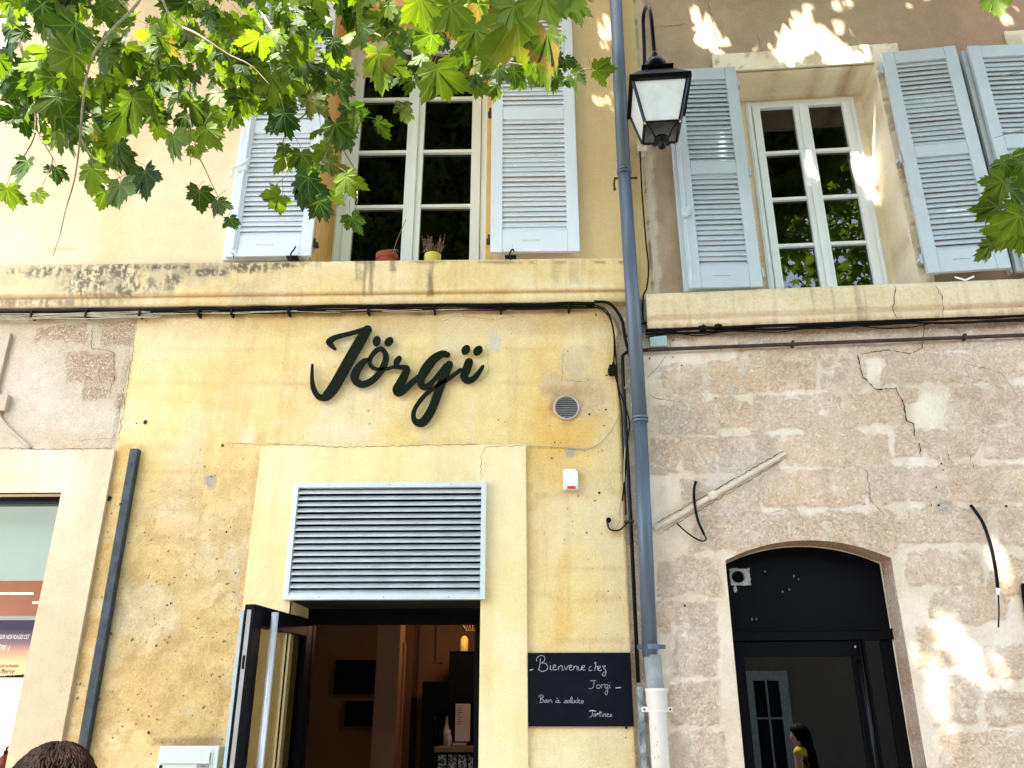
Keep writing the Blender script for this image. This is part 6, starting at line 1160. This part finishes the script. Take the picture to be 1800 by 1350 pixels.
def leaf_outline(rd):
    o = []; w = rd.uniform(.9, 1.12)
    lob = [(-8, .56), (46, .84), (90, 1.0), (134, .84), (188, .56)]; lob = [(a+rd.uniform(-10, 10), r*rd.uniform(.78, 1.1)) for a, r in lob]; val = [(20, .56), (67, .66), (113, .66), (160, .56)]
    pts = [(-66, .20), (-36, .42)]
    for i, (a, r) in enumerate(lob):
        j = lambda k: rd.uniform(-.03, .03)
        pts += [(a-21, r*(.72+j(0))), (a-15, r*(.68+j(0))), (a-11, r*(.86+j(0))), (a-7, r*(.82+j(0))), (a, r), (a+6, r*(.83+j(0))), (a+10, r*(.87+j(0))), (a+15, r*(.67+j(0))), (a+21, r*(.73+j(0)))]
        if i < 4: pts.append((val[i][0]+rd.uniform(-5, 5), val[i][1]*rd.uniform(.82, 1.1)))
    pts += [(214, .42), (246, .20)]
    return [(w*r*math.cos(math.radians(a)), r*math.sin(math.radians(a))) for a, r in pts]
LOP = [leaf_outline(random.Random(k)) for k in range(12)]
VAL = {11: 1, 21: 1, 31: 1, 41: 1}
LOW = [(math.cos(math.radians(a))*r, math.sin(math.radians(a))*r) for a, r in ((-60, .2), (-12, .5), (18, .42), (44, .84), (68, .5), (90, 1), (112, .5), (136, .84), (162, .42), (192, .5), (240, .2))]
class Leaves:
    def __init__(s): s.V = []; s.F = []; s.UV = []; s.C = []
    def add(s, pos, tip, nrm, L_, col, brown=0, rd=random, hi=True):
        tip = np.array(tip, float); tip /= np.linalg.norm(tip); nrm = np.array(nrm, float); nrm -= tip*(nrm@tip); nrm /= np.linalg.norm(nrm)+1e-9; sd = np.cross(tip, nrm); pos = np.array(pos, float)
        ol = LOP[rd.randrange(12)] if hi else LOW; base = len(s.V)
        cup = rd.uniform(-.6, .35); droop = rd.uniform(-.2, 1.1); fold = rd.uniform(.05, .95); tw = rd.uniform(-.7, .7)
        def P_(x, y, pl):
            r2 = x*x+y*y; h = cup*r2*.5-droop*y*abs(y)*.35-fold*abs(x)*.5+pl+tw*x*y; return pos+(sd*x+tip*y+nrm*h)*L_
        pts = [(0, 0, 0)]
        if hi:
            n = len(ol)
            for i, (x, y) in enumerate(ol): pts.append((x*.55, y*.55, .02 if i in VAL else 0))
            for i, (x, y) in enumerate(ol): pts.append((x, y, .05 if i in VAL else rd.uniform(-.012, .012)))
            s.F += [(base, base+1+i, base+2+i) for i in range(n-1)]; s.F += [(base+1+i, base+1+n+i, base+2+n+i, base+2+i) for i in range(n-1)]
        else:
            n = len(ol); pts += [(x, y, 0) for x, y in ol]; s.F += [(base, base+1+i, base+2+i) for i in range(n-1)]
        for x, y, pl in pts: s.V.append(tuple(P_(x, y, pl))); s.UV.append((x, y, 0)); s.C.append((col, brown, 0, 1))
    def build(s, name, parent, m):
        me = bpy.data.meshes.new(name); me.from_pydata(s.V, [], s.F); me.materials.append(m); a = me.color_attributes.new('leafcol', 'FLOAT_COLOR', 'POINT'); a.data.foreach_set('color', np.array(s.C, dtype=np.float32).ravel()); b = me.attributes.new('leafuv', 'FLOAT_VECTOR', 'POINT'); b.data.foreach_set('vector', np.array(s.UV, dtype=np.float32).ravel())
        me.polygons.foreach_set('use_smooth', np.ones(len(me.polygons), bool)); o = bpy.data.objects.new(name, me); COL.objects.link(o); o.parent = parent; return o
tree = thing('plane_tree', 'plane tree whose leafy branches hang over the left house and shade both facades', 'tree', 'W', (0, 0, 0))
TX, TY = -4.2, -7.6
mb = MB(); mb.tube(catmull([(TX, TY, -.1), (TX+.03, TY, 1.2), (TX-.05, TY+.05, 2.6), (TX+.1, TY+.1, 4.2), (TX+.3, TY+.2, 6.0)], 5), list(np.linspace(.36, .2, 21)), 18); mb.tube([(TX, TY, -.1), (TX, TY, .15), (TX, TY, .5)], [.5, .42, .35], 18); mb.build('trunk', M['trunkbark'], tree, smooth=True, base=(0, 0, 0))
limbs = [[(TX+.1, TY+.1, 4.0), (-3.6, -6.4, 5.2), (-2.9, -4.8, 5.9), (-2.0, -3.6, 5.8), (-1.4, -3.0, 5.2)], [(TX+.2, TY+.1, 5), (-2.5, -6.2, 7.2), (-.5, -4.9, 8.3), (1.8, -3.8, 8.8)], [(TX+.3, TY+.2, 6), (-4, -6.2, 8), (-3.5, -4.5, 9), (-3, -3.2, 9.3)], [(TX+.3, TY+.2, 5.8), (-1.5, -8, 7.8), (1.5, -8, 9), (4, -7, 9.3)], [(TX+.2, TY+.1, 5), (-2, -6.6, 5.9), (.5, -5.6, 6.4), (2.2, -4.6, 6.2), (2.9, -3.7, 5.6)], [(TX+.1, TY, 4.6), (-6, -8.5, 7), (-7, -9, 9)], [(TX+.3, TY+.2, 5.9), (-3.5, -10, 8.5), (-1, -11, 9.5)], [(-2.5, -6.2, 7.2), (0, -6.5, 8), (2.4, -6, 8.4), (4.4, -4.6, 8.8)]]
for l in limbs:
    k = len(l); mb = MB(); cc = catmull(l, 6); mb.tube(cc, list(np.linspace(.12, .02, len(cc))), 10); mb.build('limb', M['trunkbark'], tree, smooth=True, base=(0, 0, 0))
# crown: leaves high above the street; gaps cut in it to place the sun patches
HOLES = [('R', 1418, 30, 26, 34), ('R', 1440, 62, 44, 34), ('R', 1478, 88, 42, 22), ('R', 1395, 92, 22, 14), ('R', 1478, 4, 28, 12), ('R', 1608, 2, 16, 8), ('R', 1238, 66, 10, 20), ('R', 1280, 92, 18, 12), ('R', 1375, 70, 14, 10), ('R', 1232, 20, 18, 9), ('R', 1778, 16, 34, 14), ('R', 1690, 444, 24, 16), ('R', 1310, 100, 16, 10), ('R', 1500, 135, 20, 16),
 ('L', 1056, 10, 14, 12), ('L', 1068, 72, 8, 8), ('L', 1065, 176, 12, 9), ('R', 1278, 300, 10, 6),
 ('R', 1658, 1108, 46, 34), ('R', 1712, 1120, 42, 26), ('R', 1622, 1092, 16, 20), ('R', 1738, 1058, 18, 12), ('R', 1642, 1200, 13, 36), ('R', 1656, 1240, 12, 26), ('R', 1666, 1312, 14, 28), ('R', 1716, 1190, 20, 22), ('R', 1738, 1210, 18, 16), ('R', 1778, 1192, 22, 18), ('R', 1742, 968, 22, 16), ('R', 1728, 930, 12, 9), ('R', 1796, 1048, 16, 18), ('R', 1792, 1322, 16, 28), ('R', 1690, 1145, 30, 14), ('R', 1760, 1000, 14, 10), ('R', 1690, 1080, 30, 16),
 ('R', 1424, 235, 7, 55, -REC), ('R', 1432, 320, 6, 12, -REC), ('R', 1500, 215, 4, 14, -REC), ('R', 1532, 330, 5, 14, -REC), ('R', 1536, 150, 6, 14, -.12)]
HW = []                                                        # reveal and window bars, given by their own depth
def shadow_px(p, fr, off):
    """where a point's shadow lands on the plane standing off in front of wall fr, as surveyed position"""
    n = np.array([0, -1., 0]) if fr == 'L' else np.array([-math.sin(PHI), -math.cos(PHI), 0]); t_ = np.array([1., 0, 0]) if fr == 'L' else np.array([math.cos(PHI), -math.sin(PHI), 0])
    o0 = (np.array([0, 0, 0.]) if fr == 'L' else np.array([UC, 0, 0.]))+n*off
    s_ = ((p-o0)@n)/(TO_SUN@n); q = p-s_[:, None]*TO_SUN; return project((q-o0)@t_, q[:, 2], off, fr)
NC = 26000; tu = rng.uniform(-4.2, 5.2, NC); tz = rng.uniform(-.6, 8.0, NC); hz_ = rng.uniform(0, 1, NC); zc_ = np.maximum(7.7, tz+1.5)+hz_*2.2
tgt = np.stack([tu, 0*tu, tz], 1); tt2 = (zc_-tz)/TO_SUN[2]; pos = tgt+TO_SUN*tt2[:, None]
# the rest of the crown behind the camera, seen mirrored in the windows
N2 = 24000; pos2 = np.stack([rng.normal(2.5, 4.8, N2), rng.normal(-8.8, 2.2, N2), rng.uniform(4.8, 12.0, N2)], 1); pos2 = pos2[(pos2[:, 2] > 6.5) | (pos2[:, 1] < -9.5)]; N2 = len(pos2); cl = fbm(pos2[:, 0]+pos2[:, 2], pos2[:, 1], .8, 3, 5); pos2 = pos2[cl > .46]
allp = np.concatenate([pos, pos2]); sizes = rng.uniform(.15, .24, len(allp)); tips = np.stack([rng.normal(0, 1, len(allp)), rng.normal(0, 1, len(allp)), rng.normal(-.4, .4, len(allp))], 1); tips /= np.linalg.norm(tips, axis=1)[:, None]
cen = allp+tips*sizes[:, None]*.35; keep = allp[:, 1] < -.7; stay = rng.uniform(0, 1, len(allp))
# crown leaves removed along the sun's path to light the low branches and passer-by
for (c0, rad, fr_) in [(at_depth(x, y, 2.6), .42, .16) for (x, y) in ((40, 60), (60, 230), (200, 60), (220, 230), (380, 80), (540, 60), (520, 220), (600, 300), (700, 60), (850, 60), (960, 60))]+[(np.array([wp[0], wp[1], wp[2]-.25]), .45, .0)]:
    v = cen-c0; v = v-(v@TO_SUN)[:, None]*TO_SUN; keep &= ~((np.linalg.norm(v, axis=1) < rad) & (stay > fr_))
for (fr, off) in sorted({(h[0], h[5] if len(h) > 5 else 0.0) for h in HOLES}):
    X_, Y_ = shadow_px(cen, fr, off); pad = sizes*.52*240
    for h in HOLES:
        if h[0] == fr and (h[5] if len(h) > 5 else 0.0) == off: k_ = .68 if h[2] > 900 else .9; pd = pad*(1.02 if h[2] > 900 else 1.0); keep &= ~((((X_-h[1])/(h[3]*k_+pd))**2+((Y_-h[2])/(h[4]*k_+pd))**2 < 1) & (stay > (.01 if h[3] < 12 else .03 if h[2] > 900 else .06)))
allp = allp[keep]; sizes = sizes[keep]; tips = tips[keep]; lv = Leaves(); rdn = random.Random(11)
for p_, s_, tp in zip(allp, sizes, tips):
    nn = np.array([rdn.gauss(0, .5), rdn.gauss(0, .5), 1.0])+TO_SUN*.5; lv.add(p_, tp, nn, s_, .2+.8*rdn.random(), 0, rdn, False)
lv.build('crown', tree, LM2)['kind'] = 'stuff'; print('canopy leaves', len(allp))

# hanging foliage in view: branches, twigs and leaves
lv = Leaves(); tw = MB(); rdv = random.Random(5)
DENS = [  # polygon, count, depth range
 ([(0, -60), (560, -60), (560, 60), (500, 150), (330, 215), (180, 265), (90, 250), (0, 200)], 235, (2.3, 3.2)),
 ([(60, 120), (270, 120), (285, 285), (200, 320), (90, 250)], 40, (2.1, 2.8)),
 ([(0, -60), (230, -60), (200, 120), (0, 180)], 45, (2.1, 2.7)),
 ([(230, 60), (420, 40), (420, 210), (300, 250)], 42, (2.4, 3.0)),
 ([(400, -60), (640, -60), (650, 130), (560, 200), (440, 200)], 80, (2.4, 3.2)),
 ([(460, 190), (640, 190), (650, 300), (600, 370), (520, 350)], 20, (2.5, 3.0)),
 ([(620, -60), (870, -60), (870, 50), (740, 70), (640, 60)], 42, (2.2, 3.0)),
 ([(650, 60), (1000, 70), (1010, 150), (900, 165), (700, 150)], 48, (2.6, 3.3)),
 ([(860, -60), (1040, -60), (1040, 20), (870, 30)], 8, (1.7, 2.2))]
def inpoly(x, y, P_):
    c = False; j = len(P_)-1
    for i in range(len(P_)):
        if (P_[i][1] > y) != (P_[j][1] > y) and x < (P_[j][0]-P_[i][0])*(y-P_[i][1])/(P_[j][1]-P_[i][1])+P_[i][0]: c = not c
        j = i
    return c
anchors = []
BR = [([(60, 160, 2.4), (62, 230, 2.4), (45, 270, 2.4), (22, 300, 2.4), (12, 325, 2.4)], .003, .001), ([(62, 230, 2.4), (85, 265, 2.4), (92, 285, 2.4), (75, 325, 2.4)], .0025, .001), ([(330, 190, 2.5), (345, 262, 2.5), (362, 300, 2.5), (378, 335, 2.5), (395, 368, 2.5)], .0025, .0009), ([(141, 240, 1.9), (165, 290, 2.1), (185, 320, 2.3), (225, 305, 2.4)], .002, .0009), ([(560, 180, 2.6), (500, 240, 2.5), (505, 300, 2.4), (485, 325, 2.4)], .003, .0009), ([(590, 240, 2.6), (560, 300, 2.5), (565, 340, 2.4)], .0025, .0009), ([(625, 300, 2.6), (628, 350, 2.5), (622, 375, 2.5)], .002, .0009), ([(262, -60, 2.1), (245, 0, 2.0), (195, 55, 1.9), (160, 105, 1.86), (146, 180, 1.85), (141, 240, 1.85), (132, 310, 1.85), (115, 370, 1.85), (106, 410, 1.85), (93, 450, 1.85)], .0040, .0007),
 ([(150, -60, 3.0), (180, 30, 2.9), (205, 90, 2.8), (240, 145, 2.7), (280, 160, 2.7), (310, 175, 2.7)], .006, .002),
 ([(270, -50, 2.4), (300, 30, 2.3), (350, 62, 2.2), (400, 95, 2.2), (440, 115, 2.2), (475, 150, 2.2)], .0042, .0012), ([(420, -50, 3.0), (470, 40, 2.9), (520, 110, 2.8), (560, 180, 2.7), (590, 240, 2.7), (625, 300, 2.7)], .006, .002),
 ([(540, -50, 3.1), (600, 20, 3.0), (680, 70, 2.9), (760, 95, 2.9), (860, 105, 2.9), (960, 120, 2.9), (1040, 122, 2.9)], .006, .0015), ([(0, -60, 2.6), (30, 60, 2.5), (60, 160, 2.5), (70, 240, 2.4)], .007, .002), ([(330, 60, 2.9), (335, 140, 2.8), (330, 190, 2.8), (335, 290, 2.7)], .004, .0015), ([(760, -60, 2.6), (800, 0, 2.6), (850, 40, 2.5)], .006, .002), ([(1010, -70, 1.9), (960, -30, 1.8), (930, 0, 1.7)], .005, .002)]
for pts, r0_, r1_ in BR:
    cc = catmull([at_depth(*p_) for p_ in pts], 6); mb = MB(); mb.tube(cc, list(np.linspace(r0_, r1_, len(cc))), 8); mb.build('branch', M['bark'], tree, smooth=True, base=(0, 0, 0)); anchors += cc
    mbx = MB()
anchors = np.array(anchors)
VN = -FWD
def put(x, y, d, L_, ang=None, col=None, brown=0, face=None, twig=True):
    """leaf with its blade centred near (x, y) at distance d; ang = direction of the tip in the view, 0 = down"""
    ang = math.radians(rdv.gauss(0, 48) if ang is None else ang); dn = -UP*math.cos(ang)+RIGHT*math.sin(ang)
    tip = dn+VN*rdv.uniform(-.9, .9)*(1 if face is None else .5); n = VN+UP*rdv.uniform(-1.2, .8)*(1 if face is None else .6)+RIGHT*rdv.gauss(0, .9)*(1 if face is None else .6)
    tip = tip/np.linalg.norm(tip)
    c = at_depth(x, y, d)-tip*L_*.35; col = rdv.choice([.05, .15, .25, .3, .4, .5, .65, .8, 1.0]) if col is None else col; brown = brown or (rdv.uniform(.3, .9) if rdv.random() < .04 else 0)
    lv.add(c, tip, n*(1 if rdv.random() < .8 else -1), L_, col, brown, rdv, True)
    if twig:
        dd = np.linalg.norm(anchors-c, axis=1); k = int(np.argmin(dd)); a = anchors[k]
        b1 = c-tip*L_*.35+np.array([rdv.uniform(-.01, .01), 0, .01])
        e_ = c-tip*L_*.28+UP*.012+(a-c)/np.linalg.norm(a-c)*min(.03, dd[k])
        tw.tube(catmull([c, c-tip*L_*.18, e_], 4), .0007, 5)
for poly, cnt, (d0, d1) in DENS:
    xs = [p_[0] for p_ in poly]; ys = [p_[1] for p_ in poly]; n = 0
    while n < cnt:
        x, y = rdv.uniform(min(xs), max(xs)), rdv.uniform(min(ys), max(ys))
        if inpoly(x, y, poly): d = rdv.uniform(d0, d1); put(x, y, d, rdv.uniform(.045, .10)); n += 1
# leaves that draw the lower edge of the mass: x, y, size px, tip angle (deg, + = right), colour
SIG = [(15, 350, 80, -5, .5), (45, 300, 75, -5, .15), (98, 305, 60, 15, .1), (70, 350, 50, 30, .9), (160, 312, 78, 5, .8), (210, 345, 105, 5, .35), (180, 350, 70, -30, .3), (258, 320, 90, 10, .05), (305, 255, 95, 10, .6), (370, 240, 72, 30, .9), (345, 268, 55, 20, .95), (350, 352, 76, -10, .12), (385, 365, 60, 20, .1), (408, 392, 40, 25, .1),
 (330, 240, 50, 10, .8), (95, 195, 120, -10, .4), (180, 165, 85, 5, .45), (235, 195, 95, -5, .5), (110, 110, 115, -60, .5), (210, 265, 60, 5, .15), (145, 190, 80, 10, .3), (325, 215, 50, 5, .1), (375, 215, 60, 30, .55), (425, 190, 85, 5, .65), (440, 60, 75, 10, .3), (448, 155, 62, 5, .3), (545, 40, 90, 5, .3), (535, 120, 80, 20, .15), (500, 215, 75, 5, .03), (475, 225, 55, -40, .08), (530, 285, 68, 0, .3), (480, 355, 70, -50, .7), (540, 330, 80, -5, .02), (568, 372, 82, 20, .05), (500, 265, 40, 0, .2),
 (595, 235, 75, 15, .2), (575, 260, 55, 5, .1), (612, 325, 80, 15, .75), (625, 395, 65, 25, .25), (670, 225, 55, 35, .2), (625, 215, 45, 10, .3), (590, 120, 50, 5, .15), (562, 140, 42, 25, .1), (708, 195, 50, 5, .15), (715, 210, 40, 10, .55), (665, 120, 105, -3, .85), (700, 120, 60, 60, .6), (700, 90, 70, 20, .3), (735, 105, 50, -50, .35), (773, 150, 120, 12, .62), (690, 150, 40, 0, .2), (675, 140, 50, -20, .3), (745, 25, 110, 10, .95), (795, 35, 110, 5, .75), (838, 75, 105, 5, .8), (830, 140, 60, -25, .15), (850, 115, 55, 10, .3), (875, 130, 60, 0, .2), (905, 140, 60, 5, .1), (925, 85, 75, 10, .15), (915, 150, 45, 0, .3), (965, 105, 62, 25, .12), (975, 145, 50, -15, .15), (1000, 110, 40, 40, .12), (1020, 135, 42, 30, .15), (1012, 118, 30, -30, .3), (1060, 125, 58, 80, .45), (800, 100, 40, 10, .2), (870, 160, 45, -10, .4),
 (962, 25, 165, 8, .85), (1010, 15, 120, 20, .95), (900, 30, 90, -10, .6), (560, 15, 60, 0, .3), (490, 20, 60, 10, .2), (640, 60, 60, 0, .2), (615, 40, 60, -20, .1), (590, 85, 60, 20, .12), (20, 60, 90, 0, .02), (55, 130, 80, 10, .05), (10, 140, 70, -10, .03), (35, 20, 80, 20, .04), (120, 60, 100, -20, .15), (330, 60, 60, 20, .3), (280, 90, 60, -10, .35), (300, 130, 70, 10, .4)]
for (x, y, s_, an, c_) in SIG:
    d = rdv.uniform(2.05, 2.75) if s_ < 100 else rdv.uniform(1.7, 2.2)
    if y < 40 and 880 < x: d = 1.45
    put(x, y, d, s_*d/1450*.64, an, c_, 0, 1)
put(965, 95, 1.55, 120*1.55/1450*.8, 5, .7, .9, 1, False); put(890, 60, 1.5, .11, -30, .7, .4, 1, False)
# small dead curl on the branch
mb = MB(); q = at_depth(432, 105, 2.9); mb.tube(catmull([q, q+np.array([.01, -.01, .03]), q+np.array([-.01, 0, .05]), q+np.array([.0, .01, -.03])], 4), [.006, .009, .01, .01, .012, .012, .01, .01, .008, .008, .006, .005, .002], 6); mb.build('dead_leaf', M['rust'], tree, base=(0, 0, 0))
# right-hand spray
BR2 = [([(1870, 230, 2.6), (1820, 290, 2.5), (1790, 320, 2.5), (1760, 350, 2.4)], .006), ([(1860, 370, 2.5), (1800, 390, 2.4), (1760, 420, 2.4)], .005), ([(1860, 110, 2.8), (1810, 122, 2.7), (1765, 133, 2.7), (1757, 131, 2.7)], .003), ([(1860, 225, 2.8), (1800, 228, 2.7), (1745, 243, 2.7)], .0025), ([(1800, -80, 2.0), (1765, -40, 1.9), (1760, -10, 1.9)], .004)]
anc = []
for pts, r0_ in BR2:
    cc = catmull([at_depth(*p_) for p_ in pts], 6); mb = MB(); mb.tube(cc, list(np.linspace(r0_, .001, len(cc))), 8); mb.build('branch', M['bark'], tree, smooth=True, base=(0, 0, 0)); anc += cc
anchors = np.array(anc)
for (x, y, s_, an, c_) in ((1752, 335, 78, -35, .6), (1740, 378, 70, -35, .3), (1765, 300, 60, -10, .3), (1785, 290, 60, 20, .25), (1795, 330, 75, 0, .3), (1775, 350, 70, 5, .2), (1755, 425, 95, -40, .75), (1780, 400, 90, -25, .7), (1798, 425, 80, 0, .55), (1790, 375, 70, 10, .35), (1800, 300, 60, 10, .4), (1735, 440, 60, -45, .5), (1752, 10, 72, 5, .9), (1812, 350, 80, 0, .3), (1815, 400, 80, -10, .5), (1768, 318, 40, -60, .3)):
    d = rdv.uniform(2.1, 2.6); put(x, y, d, s_*d/1450*.74, an, c_, 0, 1)
lv.build('foliage', tree, LM)['kind'] = 'stuff'
tw.build('twigs', mat('green stalk', (.10, .11, .03), .7), tree, smooth=True, base=(0, 0, 0))['kind'] = 'stuff'
for o in bpy.data.objects:
    if '_base' in o: del o['_base']
